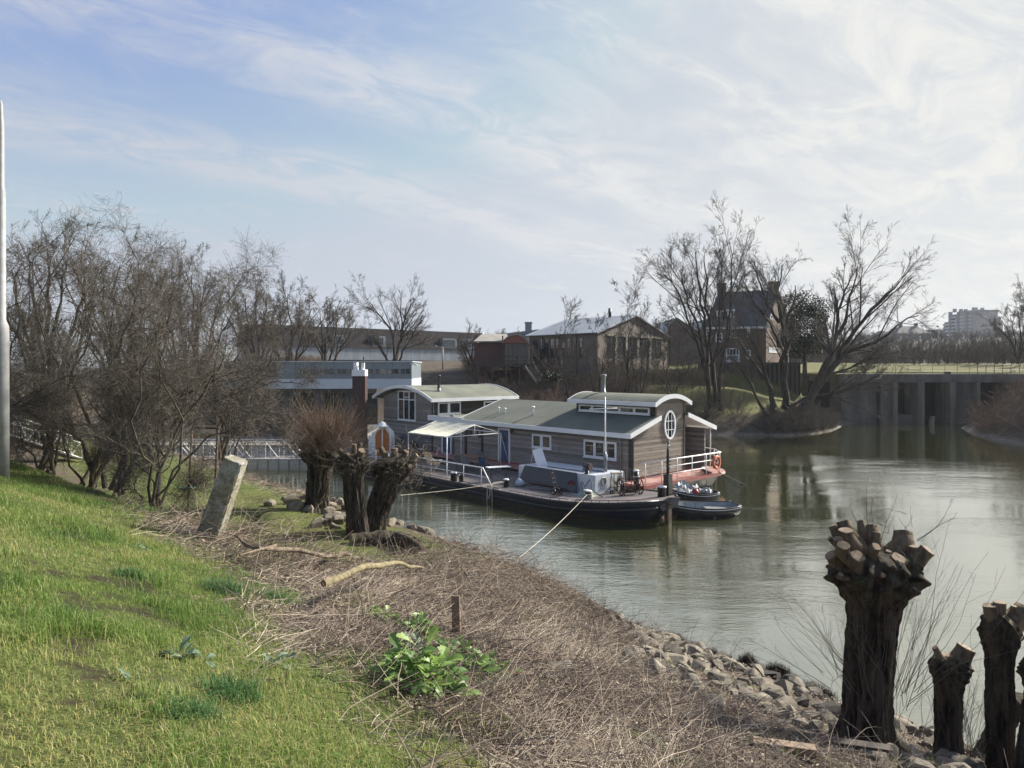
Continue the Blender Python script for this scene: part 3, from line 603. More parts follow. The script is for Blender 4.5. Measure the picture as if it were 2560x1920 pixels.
# --- far woods and bank scrub: nobody could count them
def scrub(name, label, pts, hts, n_st, lv, r, mt, spread=.5, K=5, up=1.0, kind='stuff', wig=.10):
    n = len(pts); base = np.stack([pts[:, 0], pts[:, 1], height(pts[:, 0], pts[:, 1]) - .1], 1); pid = np.repeat(np.arange(n), n_st); m = len(pid)
    d = RNG.normal(size=(m, 3)) * spread; d[:, 2] = np.abs(d[:, 2]) * .3 + up; d /= np.linalg.norm(d, axis=1, keepdims=True)
    C = np.empty((m, K, 3)); C[:, 0] = base[pid] + RNG.normal(size=(m, 3)) * .12; st = (hts[pid] * RNG.uniform(.6, 1.1, m) / (K - 1))[:, None]
    for k in range(1, K): d = d + RNG.normal(size=(m, 3)) * wig; d /= np.linalg.norm(d, axis=1, keepdims=True); C[:, k] = C[:, k - 1] + d * st
    R0 = (r * (hts[pid] / hts.mean()))[:, None] * np.linspace(1, .3, K)[None]; out = [tubes(C, R0)]; p, q = C, R0
    for kw in lv: p, q = grow(p, q, **kw); out.append(tubes(p, q))
    V, F, _ = join(out); o = np_obj(name, V, F, mt); tag(o, label, cat='undergrowth' if 'wood' not in name else 'woodland', kind=kind); return o
def rnd(n, x0, x1, y0, y1, f=None):
    out = []
    while sum(len(q) for q in out) < n:
        p = np.stack([RNG.uniform(x0, x1, n), RNG.uniform(y0, y1, n)], 1); out.append(p[f(p[:, 0], p[:, 1])] if f else p)
    return np.concatenate(out)[:n]
TW = [dict(n=6, length=-.45, rr=.5, ang=(18, 50), up=.15, wig=.12, K=4, t0=.2, rmin=.008), dict(n=4, length=.55, rr=.6, ang=(20, 60), up=.05, wig=.12, K=3, t0=.1, rmin=.006)]
p = rnd(1050, -34, 15, 71.5, 107, lambda x, y: (sdist(x, y) > .6) & ((x < 5) | (y > 70)) & (np.abs(x / y + .165) > .10))
scrub('bank_scrub', 'brown leafless scrub covering the far bank behind the houseboat', p, RNG.uniform(1.0, 2.4, len(p)), 5, TW, .014, M['twigred'], .6)
p = rnd(150, 9, 24, 69.0, 84, lambda x, y: (sdist(x, y) > .4) & ((sdist(x, y) < 4) | (y > 79) | (x < 13)))
scrub('willow_scrub', 'tangled leafless willow scrub in front of the brick hall and under the house wall', p, RNG.uniform(1.5, 4.2, len(p)), 4, [dict(TW[0], rmin=.011), dict(TW[1], rmin=.009, length=.9)], .022, M['twigfar'], .55)
p = rnd(260, 24, 36, 68, 77, lambda x, y: (sdist(x, y) > .2) & (sdist(x, y) < 2.2 + 1.2 * np.sin(x * 2)))
scrub('shore_scrub', 'dark leafless scrub along the waterline under the willows', p, RNG.uniform(.8, 2.0, len(p)), 5, TW, .012, M['twig'], .7)
p = rnd(330, 43.5, 62, 46, 84, lambda x, y: (sdist(x, y) > .5) & (sdist(x, y) < 9))
scrub('right_bank_scrub', 'brown leafless scrub on the sloping bank at the right edge below the field', p, RNG.uniform(1.0, 3.2, len(p)), 5, TW, .014, M['twigred'], .8, up=.7)
az = np.radians(RNG.uniform(-2, 42, 1500)); rr_ = RNG.uniform(128, 215, 1500) ; p = np.stack([np.sin(az) * rr_, np.cos(az) * rr_], 1)
WL = [dict(n=6, length=-.5, rr=.5, ang=(12, 38), up=.2, wig=.1, K=4, t0=.1, rmin=.020), dict(n=4, length=1.0, rr=.6, ang=(15, 45), up=.1, wig=.12, K=3, t0=.1, rmin=.018)]
scrub('far_wood', 'grey bare woodland standing beyond the field behind the bridge', p, RNG.uniform(2.2, 4.6, len(p)), 3, WL, .045, M['twigfar'], .16, up=1.2)
az = np.radians(RNG.uniform(12, 44, 900)); rr_ = RNG.uniform(330, 500, 900); p = np.stack([np.sin(az) * rr_, np.cos(az) * rr_], 1)
scrub('hill_wood', 'hazy bare woodland on the hillside below the apartment block', p, RNG.uniform(3, 5.5, len(p)), 3, [dict(WL[0], rmin=.05), dict(WL[1], rmin=.04, length=1.6)], .09, M['twigfar'], .16, up=1.2)

# ================================================================ the houseboat
HB = HBFrame((5.98, 35.6, 0))
hb = thing('houseboat', 'grey weathered timber houseboat with white trimmed arched roofs and a red deck', 'houseboat', HB(8, 3, 0))
def part(name, mt, fn, parent=hb, fr=HB, **kw):
    mb = MB(fr); fn(mb); return obj(name, mb, mt, parent, **kw)
EV, RV, DV = -.45, 3.4, 6.8                     # eave, ridge and far wall along v
def rz(v): return 4.30 - abs(v - RV) * .315
# hull and decks
def f(m):
    # scow hull under the terrace end, chamfered bows
    m.mi = 0; m.hexa([(-.9, -.75, -.4), (23.6, -.75, -.4), (23.6, 7.0, -.4), (-.9, 5.2, -.4), (-1.35, -.85, .72), (23.6, -.85, .72), (23.6, 7.2, .72), (-1.35, 5.9, .72)])
part('hull', M['navy'], f)
part('waterline', M['boot'], lambda m: m.hexa([(-1.08, -.80, -.3), (23.7, -.80, -.3), (23.7, 7.1, -.3), (-1.08, 5.45, -.3), (-1.17, -.83, .10), (23.7, -.83, .10), (23.7, 7.15, .10), (-1.17, 5.6, .10)]))
def f(m):
    ring = [(-1.5, -.95), (-1.55, 5.7), (-1.35, 6.5), (-.8, 7.15), (0.2, 7.5), (3, 7.6), (23.8, 7.6), (23.8, -.95)]
    m.prism([(a, b, .725) for a, b in ring], (0, 0, .125))
part('deck', M['reddeck'], f)
def f(m):
    m.box((-1.56, -1.0, .70), (-1.5, 5.7, .86)); m.box((-1.5, -1.0, .70), (3, -.952, .86))
part('deck_edge', M['red'], f)
def f(m):
    m.box((0.0, -.05, .50), (23.2, .03, .90)); m.box((-.06, 0, .85), (-.004, 4.45, .99)); m.box((-.2, -.3, .5), (.0, -.0, .84)); m.box((3.7, 4.4, .852), (3.76, 6.7, 1.05)); m.box((-.004, 4.452, .852), (.4, 4.5, 1.0))
part('red_band', M['red'], f)
# walls
def f(m):
    m.mi = 0; m.box((0, 0, .86), (13.3, .10, 3.14))                                             # long wall
    m.box((13.3, .0, .86), (17, .10, 3.14)); m.box((0.1, DV - .1, .86), (13.3, DV, 3.1))
    # near-end corner board
part('long_wall', M['boards'], f)
def arch(u0, u1, zb, zt, n=14): return [(u0 + (u1 - u0) * k / n, zb + (zt - zb) * math.sin(math.pi * k / n) ** .9) for k in range(n + 1)]
LU0, LU1 = 16.95, 23.15                          # the two-storey part at the far end
def f(m):
    ring = [(LU0, 0, .86), (LU1, 0, .86)] + [(a, 0, z) for a, z in [(u, 4.28 + .72 * math.cos((u - 20.0) / 3.6 * math.pi / 2) ** 1.1 if abs(u - 20) < 3.5 else 4.28) for u in np.linspace(LU1, LU0, 13)]]
    m.prism(ring, (0, .12, 0))
part('gable_wall', M['boards'], f)
def f(m):
    m.box((LU0, .12, .86), (LU0 + .12, 7.0, 4.42)); m.box((LU0 + .12, 6.9, .86), (LU1, 7.0, 4.42)); m.box((LU1 - .12, .12, .86), (LU1, 6.9, 4.42))
part('side_wall', M['darkboards'], f)
def f(m):                                        # end wall with the raised tower
    ring = [(0, 0, .99), (0, 4.45, .99), (0, 4.45, 4.62), (0, 1.98, 4.62), (0, 1.98, rz(1.98)), (0, 0, 3.12)]
    m.prism(ring, (-.10, 0, 0))
part('end_wall', M['boards_warm'], f)
part('back_gable', M['boards'], lambda m: m.prism([(13.3, 0, .9), (13.3, DV, .9), (13.3, DV, 3.1), (13.3, RV, 4.2), (13.3, 0, 3.1)], (-.1, 0, 0)))
part('porch_wall', M['darkboards'], lambda m: (m.box((0, 4.46, .86), (1.5, 4.55, 4.0)), m.box((1.4, 4.55, .86), (1.5, 6.75, 3.35))))
for q in (((-.13, -.03, .9), (-.02, .06, 3.1)), ((.02, -.03, .9), (.16, -.002, 3.1)), ((-.135, 4.36, .99), (-.1, 4.47, 4.6)), ((16.9, -.035, .9), (17.05, -.002, 4.3)), ((11.6, -.06, .9), (11.75, -.002, 3.05)), ((13.25, -.06, .9), (13.4, -.002, 3.05))):
    part('corner_board', M['black'], lambda m: m.box(*q))

part('downpipe', M['steel'], lambda m: (m.tube([(.62, -.35, 3.0), (.62, -.12, 2.85), (.62, -.1, 2.7), (.62, -.1, .95)], .05, 8)))
part('downpipe', M['steel'], lambda m: (m.tube([(14.6, -.1, 3.15), (14.6, -.1, .95)], .05, 8), m.lathe((14.6, -.14, 3.1), [(.06, 0), (.10, .05), (.14, .3), (.15, .34)], 8)))
# clerestory tower
TU0, TU1, TV0, TV1 = .0, 5.55, 1.98, 4.45
def f(m):
    m.box((TU0 + .01, TV0, rz(TV0) - .1), (TU1, TV0 + .1, 4.55)); m.box((TU1 - .1, TV0 + .1, 3.7), (TU1, TV1, 4.6)); m.box((TU0 + .1, TV1 - .1, 3.7), (TU1 - .1, TV1, 4.6))
part('clerestory_wall', M['darkboards'], f)
# roofs
def f(m):
    a, b = -.28, 13.62
    for v0, v1 in ((EV, TV0), (TV1, 7.25)):
        pass
    m.hexa([(a, EV, rz(EV)), (b, EV, rz(EV)), (b, TV0 - .003, rz(TV0)), (a, TV0 - .003, rz(TV0)), (a, EV, rz(EV) + .12), (b, EV, rz(EV) + .12), (b, TV0 - .003, rz(TV0) + .12), (a, TV0 - .003, rz(TV0) + .12)])
    m.hexa([(TU1 + .003, TV0, rz(TV0)), (b, TV0, rz(TV0)), (b, RV, rz(RV)), (TU1 + .003, RV, rz(RV)), (TU1 + .003, TV0, rz(TV0) + .12), (b, TV0, rz(TV0) + .12), (b, RV, rz(RV) + .12), (TU1 + .003, RV, rz(RV) + .12)])
    m.hexa([(TU1 + .003, RV, rz(RV)), (b, RV, rz(RV)), (b, 7.25, rz(7.25)), (TU1 + .003, 7.25, rz(7.25)), (TU1 + .003, RV, rz(RV) + .12), (b, RV, rz(RV) + .12), (b, 7.25, rz(7.25) + .12), (TU1 + .003, 7.25, rz(7.25) + .12)])
    m.hexa([(a, TV1 + .003, rz(TV1)), (TU1 + .003, TV1 + .003, rz(TV1)), (TU1 + .003, 7.25, rz(7.25)), (a, 7.25, rz(7.25)), (a, TV1 + .003, rz(TV1) + .12), (TU1 + .003, TV1 + .003, rz(TV1) + .12), (TU1 + .003, 7.25, rz(7.25) + .12), (a, 7.25, rz(7.25) + .12)])
main_roof = part('roof', M['felt'], f)
def sl(m, u0, u1, va, vb, h0, h1, zf=rz):         # a sloping board under the roof edge
    m.hexa([(u0, va, zf(va) + h0), (u1, va, zf(va) + h0), (u1, vb, zf(vb) + h0), (u0, vb, zf(vb) + h0), (u0, va, zf(va) + h1), (u1, va, zf(va) + h1), (u1, vb, zf(vb) + h1), (u0, vb, zf(vb) + h1)])
def f(m):
    m.box((-.32, EV - .05, rz(EV) - .09), (13.66, EV - .003, rz(EV) + .15))
    sl(m, -.33, -.283, EV, TV0 + .12, -.09, .15); sl(m, -.33, -.283, TV1 + .06, 7.25, -.09, .15)
    sl(m, 13.623, 13.67, EV, RV, -.06, .16); sl(m, 13.623, 13.67, RV, 7.25, -.06, .16)
    m.box((-.32, 7.253, rz(7.25) - .06), (13.66, 7.30, rz(7.25) + .14))
part('fascia', M['white'], f)
part('porch_soffit', M['white'], lambda m: sl(m, -.25, 1.38, TV1 + .1, 7.2, -.03, -.004))
part('porch_post', M['whitemetal'], lambda m: m.tube([(-.95, 6.7, .85), (-.2, 6.9, 3.0)], .035, 8) if False else m.tube([(-.12, 6.95, .85), (-.12, 6.95, 3.12)], .035, 8))
def archroof(u0, u1, v0, v1, z0, rise, along, th=.07, n=16):
    """A curved roof plate; along = 'u' when the ridge runs along u."""
    A, B, A2, B2 = [], [], [], []
    for k in range(n + 1):
        t = k / n; w = rise * (1 - (2 * t - 1) ** 2)
        if along == 'u': v = v0 + (v1 - v0) * t; q = [(u0, v), (u1, v)]
        else: u = u0 + (u1 - u0) * t; q = [(u, v0), (u, v1)]
        A.append((*q[0], z0 + w)); B.append((*q[1], z0 + w)); A2.append((*q[0], z0 + w + th)); B2.append((*q[1], z0 + w + th))
    return A, B, A2, B2
def curved(m, A, B, A2, B2):
    m.smooth = False; m.strip(A, B); m.strip(B2, A2); m.strip(A2, A); m.strip(B, B2); m.poly([A[0], B[0], B2[0], A2[0]]); m.poly([A[-1], A2[-1], B2[-1], B[-1]])
def band_arc(m, A, A2, d, lo=-.12, hi=.04):       # white curved board along one arc
    P0 = [(p[0], p[1], p[2] + lo) for p in A]; P1 = [(p[0], p[1], p[2] + hi) for p in A2]
    Q0 = [(p[0] + d[0], p[1] + d[1], p[2]) for p in P0]; Q1 = [(p[0] + d[0], p[1] + d[1], p[2]) for p in P1]
    m.strip(P0, P1); m.strip(Q1, Q0); m.strip(P1, Q1); m.strip(Q0, P0); m.poly([P0[0], P1[0], Q1[0], Q0[0]]); m.poly([P0[-1], Q0[-1], Q1[-1], P1[-1]])
tr = archroof(-.28, 5.85, 1.62, 4.8, 4.60, .42, 'u')
tower_roof = part('tower_roof', M['felt2'], lambda m: curved(m, *tr))
def f(m):
    band_arc(m, tr[0], tr[2], (-.05, 0)); band_arc(m, tr[1], tr[3], (.05, 0))
    m.box((-.33, 1.565, 4.50), (5.9, 1.617, 4.72)); m.box((-.33, 4.803, 4.50), (5.9, 4.85, 4.72))
part('fascia', M['white'], f, tower_roof)
part('tower_gable', M['boards_warm'], lambda m: m.prism([(-.002, 1.98, 4.62)] + [(-.002, v, 4.60 + .42 * (1 - (2 * (v - 1.62) / 3.18 - 1) ** 2) - .01) for v in np.linspace(1.98, 4.45, 9)] + [(-.002, 4.45, 4.62)], (-.09, 0, 0)))
lr = archroof(16.6, 24.1, -.35, 7.55, 4.30, .86, 'v', th=.08, n=22)
left_roof = part('arched_roof', M['felt2'], lambda m: curved(m, *lr))
def f(m):
    band_arc(m, lr[0], lr[2], (0, -.05), -.1, .05); band_arc(m, lr[1], lr[3], (0, .05), -.1, .05)
    m.box((16.55, -.4, 4.20), (16.597, 7.6, 4.44)); m.box((24.103, -.4, 4.20), (24.15, 7.6, 4.44))
part('fascia', M['white'], f, left_roof)
# flat link roof with deep white fascia
part('link_roof', M['felt2'], lambda m: m.box((13.68, -.3, 3.15), (16.94, 6.9, 3.26)))
part('link_fascia', M['white'], lambda m: (m.box((13.2, -.36, 2.98), (17.05, -.305, 3.33)), ))
# windows: a white frame with dark panes
def window(u0, u1, z0, z1, bars, v=-.0, axis='u', fw=.10, zb=(), name='window', top=None, parent=hb, mt=M['white'], gm=M['glass'], d=.07, at=None):
    """a window on the plane v=const (axis u) or u=const (axis v)"""
    m = MB(HB); out = -1
    def bx(a, b, za, zb_, o0, o1):
        if axis == 'u': m.box((a, v - o1, za), (b, v - o0, zb_))
        else: m.box((v - o1, a, za), (v - o0, b, zb_))
    bx(u0, u1, z0, z0 + fw, .0, d); bx(u0, u1, z1 - fw, z1, .0, d); bx(u0, u0 + fw, z0 + fw, z1 - fw, .0, d); bx(u1 - fw, u1, z0 + fw, z1 - fw, .0, d)
    for c, w in bars: bx(c - w / 2, c + w / 2, z0 + fw, z1 - fw, .0, d - .004)
    for c, w in zb: bx(u0 + fw, u1 - fw, c - w / 2, c + w / 2, .0, d - .008)
    bx(u0 - .03, u1 + .03, z0 - .04, z0 - .002, .0, d + .05)
    w = obj(name, m, mt, parent); edges = sorted([u0 + fw] + [c + s * ww / 2 for c, ww in bars for s in (-1, 1)] + [u1 - fw])
    for a, b in zip(edges[::2], edges[1::2]):
        g = MB(HB)
        if axis == 'u': g.box((a, v - .03, z0 + fw), (b, v - .004, z1 - fw))
        else: g.box((v - .03, a, z0 + fw), (v - .004, b, z1 - fw))
        obj('pane', g, gm, w)
    return w
def r1(x, y): return 880 + x * .27125, 920 + y * .27125      # coordinates read off two enlarged views
def r2(x, y): return 1280 + x * .27125, 920 + y * .27125
def wall_win(p0, p1, bars, fw=.1, zb=(), v=0, name='window', **kw):
    a, za = HB.on_v(*p0, v); b, zb_ = HB.on_v(*p1, v); u0, u1 = min(a, b), max(a, b); z0, z1 = zb_, za
    return window(u0, u1, z0, z1, [(u0 + (u1 - u0) * t, w) for t, w in bars], v, 'u', fw, [(z0 + (z1 - z0) * t, w) for t, w in zb], name, **kw)
wall_win(r2(190, 604), r2(366, 752), [(.5, .22)], .11)
wall_win(r2(667, 655), r2(968, 852), [(.33, .24), (.66, .16)], .11)
wall_win(r1(430, 206), r1(590, 490), [(.36, .07), (.66, .07)], .08, [(.70, .07)])
m = MB(HB); a, za = HB.on_v(*r1(484, 215), 0); b, zb_ = HB.on_v(*r1(540, 275), 0)
for q in ((min(a, b), zb_, min(a, b) + .06, za), (max(a, b) - .06, zb_, max(a, b), za), (min(a, b), za - .06, max(a, b), za), (min(a, b), zb_, max(a, b), zb_ + .06)): m.box((q[0], -.085, q[1]), (q[2], -.071, q[3]))
obj('casement', m, M['white'], hb)
def side_win(p0, p1, bars, u, fw=.09, **kw):
    a, za = HB.on_u(*p0, u); b, zb_ = HB.on_u(*p1, u); return window(min(a, b), max(a, b), zb_, za, [(min(a, b) + abs(b - a) * t, w) for t, w in bars], u, 'v', fw, **kw)
side_win(r1(790, 318), r1(998, 418), [(.47, .2)], LU0)
side_win(r1(1212, 308), r1(1400, 385), [(.48, .2)], LU0)
a, za = HB.on_v(*r2(622, 333), TV0); b, zb_ = HB.on_v(*r2(1272, 432), TV0); u0, u1 = min(a, b), max(a, b)
window(u0, u1, zb_, za, [(u0 + (u1 - u0) * t / 5, .16) for t in (1, 2, 3, 4)], TV0, 'u', .09, name='clerestory_window')
a, za = HB.on_u(*r2(1580, 620), 1.4); b, zb_ = HB.on_u(*r2(1640, 860), 1.4)
window(4.62, 5.5, 1.25, 2.85, [], 1.4, 'v', .10)
# oval window in the end wall
oc = HB.on_u(*r2(1450, 523), -.1); oa = .46; ob = .72
m = MB(HB)
for k in range(36):
    a0, a1 = 2 * math.pi * k / 36, 2 * math.pi * (k + 1) / 36
    pt = lambda a, s, o: (-.10 - o, oc[0] + (oa + s) * math.cos(a), oc[1] + (ob + s) * math.sin(a))
    m.hexa([pt(a0, -.06, 0), pt(a1, -.06, 0), pt(a1, .05, 0), pt(a0, .05, 0), pt(a0, -.06, .07), pt(a1, -.06, .07), pt(a1, .05, .07), pt(a0, .05, .07)])
for q in (-.15, .15): h = ob * math.sqrt(1 - (q / oa) ** 2) - .03; m.box((-.15, oc[0] + q - .018, oc[1] - h), (-.13, oc[0] + q + .018, oc[1] + h))
for q in (-.26, .2): h = oa * math.sqrt(1 - (q / ob) ** 2) - .03; m.box((-.153, oc[0] - h, oc[1] + q - .018), (-.127, oc[0] + h, oc[1] + q + .018))
ow = obj('oval_window', m, M['white'], hb)
m = MB(HB); m.prism([(-.105, oc[0] + (oa - .03) * math.cos(a), oc[1] + (ob - .03) * math.sin(a)) for a in np.linspace(0, 2 * math.pi, 33)[:-1]], (-.015, 0, 0)); obj('pane', m, M['glass'], ow)
# doors
def door(p0, p1, port=True, z0=.78):
    a, za = HB.on_v(*p0, 0); b, zb_ = HB.on_v(*p1, 0); u0, u1 = min(a, b), max(a, b); z0 = zb_
    m = MB(HB); m.box((u0, -.08, z0), (u0 + .12, 0, za)); m.box((u1 - .12, -.08, z0), (u1, 0, za)); m.box((u0 + .12, -.08, za - .12), (u1 - .12, 0, za)); m.box((u0 + .12, -.12, z0), (u1 - .12, 0, z0 + .06))
    d = obj('door', (lambda q: (q.box((u0 + .12, -.045, z0 + .06), (u1 - .12, -.004, za - .12)), q)[1])(MB(HB)), M['blue'], hb)
    obj('door_frame', m, M['white'], d)
    m = MB(HB); m.box((u0 + .16, -.09, z0 + 1.0), (u0 + .22, -.046, z0 + 1.03)); m.box((u0 + .16, -.09, z0 + .98), (u0 + .19, -.07, z0 + 1.15)); obj('handle', m, M['steel'], d)
    if port:
        m = MB(HB); c = ((u0 + u1) / 2, -.05, z0 + 1.45); m.torus(c, HB.v, .14, .03, 20, 6); obj('porthole', m, M['black'], d)
        m = MB(HB); m.prism([(c[0] + .13 * math.cos(k * .393), -.05, c[2] + .13 * math.sin(k * .393)) for k in range(16)], (0, -.006, 0)); obj('pane', m, M['glass'], d)
door(r1(1353, 548), r1(1463, 885)); door(r1(833, 498), r1(925, 800), False)
for q in (r1(1083, 596), r1(1180, 600)):
    u, z = HB.on_v(*q, 0); m = MB(HB); m.torus((u, -.05, z), HB.v, .22, .05, 22, 6); w = obj('porthole', m, M['black'], hb)
    m = MB(HB); m.prism([(u + .2 * math.cos(k * .393), -.04, z + .2 * math.sin(k * .393)) for k in range(16)], (0, -.006, 0)); obj('pane', m, M['glass'], w)
for q in (r1(1485, 580), r2(10, 580)):
    u, z = HB.on_v(*q, 0); m = MB(HB); m.lathe((u, -.14, z - .12), [(.05, 0), (.09, .04), (.09, .16), (.05, .2)], 10); m.tube([(u, 0, z + .1), (u, -.14, z + .12), (u, -.14, z + .06)], .015, 5); obj('wall_lamp', m, M['black'], hb); break
# roof vents and chimneys
for x, y, h in ((1352, 415, .34), (1410, 417, .30), (1668, 435, .5)):
    px_, py_ = r1(x, y); best = min(((abs((lambda p: EYE - (py_ - HY) / FPX * p[1] - p[2])((lambda u_: HB(u_, v, 0))(0))), v) for v in (1,)), default=None)
    lo, hi = EV, RV
    for _ in range(40):
        mid = (lo + hi) / 2; u, z = HB.on_v(px_, py_, mid); lo, hi = (mid, hi) if z > rz(mid) + .1 else (lo, mid)
    m = MB(HB); s = .7 if h < .4 else 1; m.lathe((u, mid, rz(mid) + .1), [(.07 * s, -.05), (.055 * s, h - .08), (.055 * s, h - .03)], 10); m.lathe((u, mid, rz(mid) + .1 + h - .04), [(.13 * s, 0), (.14 * s, .02), (.09 * s, .07), (.01, .09)], 12); obj('roof_vent', m, M['whitemetal'], hb)
m = MB(HB); m.lathe((4.57, 3.2, 5.0), [(.17, 0), (.16, .14), (.12, .16), (.12, .95), (.15, .97), (.15, 1.0)], 12); m.lathe((4.57, 3.2, 6.04), [(.18, 0), (.20, .03), (.17, .07), (.02, .1)], 12); m.tube([(4.57, 3.2, 5.95), (4.57, 3.2, 6.06)], .05, 6); obj('chimney', m, M['steel'], hb)
vq, zq = 1.55, 5.02
m = MB(HB); m.lathe((17.9, 1.2, 4.7), [(.12, 0), (.11, .45), (.10, .47), (.10, 1.2), (.13, 1.22), (.13, 1.3)], 12); obj('chimney', m, [M['black']], hb)
m = MB(HB); m.lathe((17.9, 1.2, 4.68), [(.135, 0), (.125, .42)], 12); obj('chimney_collar', m, M['steel'], hb)
# terrace railing
def rail(m, pts, z0, zs, r=.028, posts=True, rp=.022):
    for z, rr in zs: m.tube([(a, b, z0 + z) for a, b in pts], rr, 6)
m = MB(HB); E = [(-1.46, -.78), (-1.46, 5.75)]
m.tube([(-1.46, -1.0, 1.95), (-1.46, 5.85, 1.95)], .035, 6)
for z in (1.60, 1.24): m.tube([(-1.46, -.78, z), (-1.46, 5.75, z)], .02, 6)
for k in range(6): v = -.78 + 6.53 * (k + 0) / 5; m.tube([(-1.46, v, .85), (-1.46, v, 1.95)], .026, 6)
obj('railing', m, M['whitemetal'], hb)
m = MB(HB); Q = [(-1.46, 5.8), (-.4, 6.9), (.9, 7.35), (2.6, 7.4)]
m.tube([(*q, 1.95) for q in Q], .03, 6)
for z in (1.6, 1.24): m.tube([(*q, z) for q in Q], .018, 6)
for q in [Q[1], Q[2], Q[3], (-1.0, 6.3)]: m.tube([(*q, .85), (*q, 1.95)], .024, 6)
obj('side_railing', m, M['whitemetal'], hb)

# ================================================================ the barge alongside
BV0, BV1, DZ = -5.95, -1.02, .62               # sides along v, deck height
bg = thing('barge', 'long low dark blue barge with pale blue cabin moored before the houseboat', 'barge', HB(6, -3.4, 0))
def half(u):                                   # half breadth of the deck at u
    c = (BV0 + BV1) / 2; b = (BV1 - BV0) / 2
    if u < .5: b *= math.sqrt(max(.0, 1 - ((.5 - u) / 5.35) ** 2.6)) 
    if u > 19: b *= 1 - .25 * ((u - 19) / 5) ** 2
    return c, max(b, .12)
def sheer(u): return (DZ if u > 1 else DZ + .42 * ((1 - u) / 5.9) ** 1.6)
us = [-4.85, -4.7, -4.4, -3.9, -3.2, -2.4, -1.4, 0, 1.5, 3.5, 6, 9, 12, 15, 18, 21, 23, 24]
def hullrings(z_of, inset):
    rings = []
    for u in us:
        c, b = half(u); rings.append((u, c, b))
    return rings
m = MB(HB); rows = []
for u in us:
    c, b = half(u); s = sheer(u); k = 0 if u > 1 else ((1 - u) / 5.9)
    def sec(z, fr, uu=u): return (uu + k * (1 - fr) * 2.6, c - b * fr, z), (uu + k * (1 - fr) * 2.6, c + b * fr, z)
    prof = [(-.5, .80 - .25 * k), (.0, .93 - .25 * k), (.12, .95 - .2 * k), (s * .55, .985 - .08 * k), (s - .12, 1.0), (s - .02, 1.0)]
    L = [sec(z, f_) for z, f_ in prof]; rows.append([q[0] for q in L] + [q[1] for q in L[::-1]])
ids = [[m.pt(p) for p in r] for r in rows]
for a, b in zip(ids, ids[1:]):
    for k in range(len(a) - 1):
        if k == 5: continue
        m.mi = 1 if k in (0, len(a) - 2) or (k in (1, len(a) - 3)) else 0; m.smooth = True; m.face((a[k], a[k + 1], b[k + 1], b[k]))
m.smooth = False; m.mi = 0; m.face(ids[0]); m.face(ids[-1][::-1])
obj('hull', m, [M['navy'], M['boot']], bg)
m = MB(HB); m.strip([(u, half(u)[0] - half(u)[1] + .02, sheer(u) - .02) for u in us], [(u, half(u)[0] + half(u)[1] - .02, sheer(u) - .02) for u in us]); obj('deck', m, M['greydeck'], bg)
def rub(z0, o, r, name, mt=M['black'], u0=-4.7):
    m = MB(HB)
    for sgn in (-1, 1):
        L = [(u, half(u)[0] + sgn * (half(u)[1] + o), z0 + (sheer(u) - DZ)) for u in np.linspace(u0, 23.5, 48)]; m.tube(L, r, 6)
    obj(name, m, mt, bg)
rub(DZ - .02, .0, .05, 'gunwale'); rub(DZ - .30, .03, .045, 'rubbing_strake')
m = MB(HB)                                      # low toe rail on stanchions, broken at the bollards
for sgn in (-1,):
    for (a, b) in ((-4.2, -1.6), (-1.2, 2.5), (3.3, 6.4), (7.2, 10.4), (10.9, 15), (15.5, 21)):
        L = [(u, half(u)[0] + sgn * (half(u)[1] - .06), sheer(u) + .10) for u in np.linspace(a, b, 8)]
        m.tube([(L[0][0] - .06, L[0][1], L[0][2] - .1)] + L + [(L[-1][0] + .06, L[-1][1], L[-1][2] - .1)], .016, 5)
        for k in range(1, 7): p = L[k]; m.tube([(p[0], p[1], p[2] - .1), p], .014, 4)
obj('toe_rail', m, M['black'], bg)
# cabin
c0 = HB.uv(1311, 1203, DZ); c1 = HB.uv(1480.7, 1242, DZ)
CU0, CU1, CV0, CV1, CT = -.62, 4.62, -3.45, -1.28, 1.52
m = MB(HB); m.hexa([(CU0, CV0, DZ - .04), (CU1, CV0, DZ - .04), (CU1, CV1, DZ - .04), (CU0, CV1, DZ - .04), (CU0, CV0 + .04, CT), (CU1, CV0 + .04, CT - .04), (CU1, CV1 - .04, CT - .04), (CU0, CV1 - .04, CT)]); cab = obj('cabin', m, M['cabin'], bg)
m = MB(HB); m.hexa([(.35, CV0 - .30, DZ), (4.35, CV0 - .30, DZ), (4.35, CV0 - .29, DZ), (.35, CV0 - .29, DZ), (.55, CV0 + .02, CT - .01), (4.15, CV0 + .02, CT - .01), (4.15, CV0 + .03, CT), (.55, CV0 + .03, CT)]); obj('cover_sheet', m, M['tarp'], cab)
m = MB(HB); cc = (CU0 - .01, -2.85, 1.2); m.torus(cc, HB.u, .17, .035, 20, 6); m.prism([(CU0 - .012, cc[1] + .15 * math.cos(k * .393), cc[2] + .15 * math.sin(k * .393)) for k in range(16)], (-.01, 0, 0)); obj('porthole', m, M['steel'], cab)
m = MB(HB); m.tube([(.5, -2.9, CT + .02), (3.0, -2.9, CT + .0)], .035, 6); m.tube([(-.25, -2.3, CT + .03), (1.0, -2.5, CT + .03)], .05, 6); obj('roof_bars', m, M['steel'], cab)
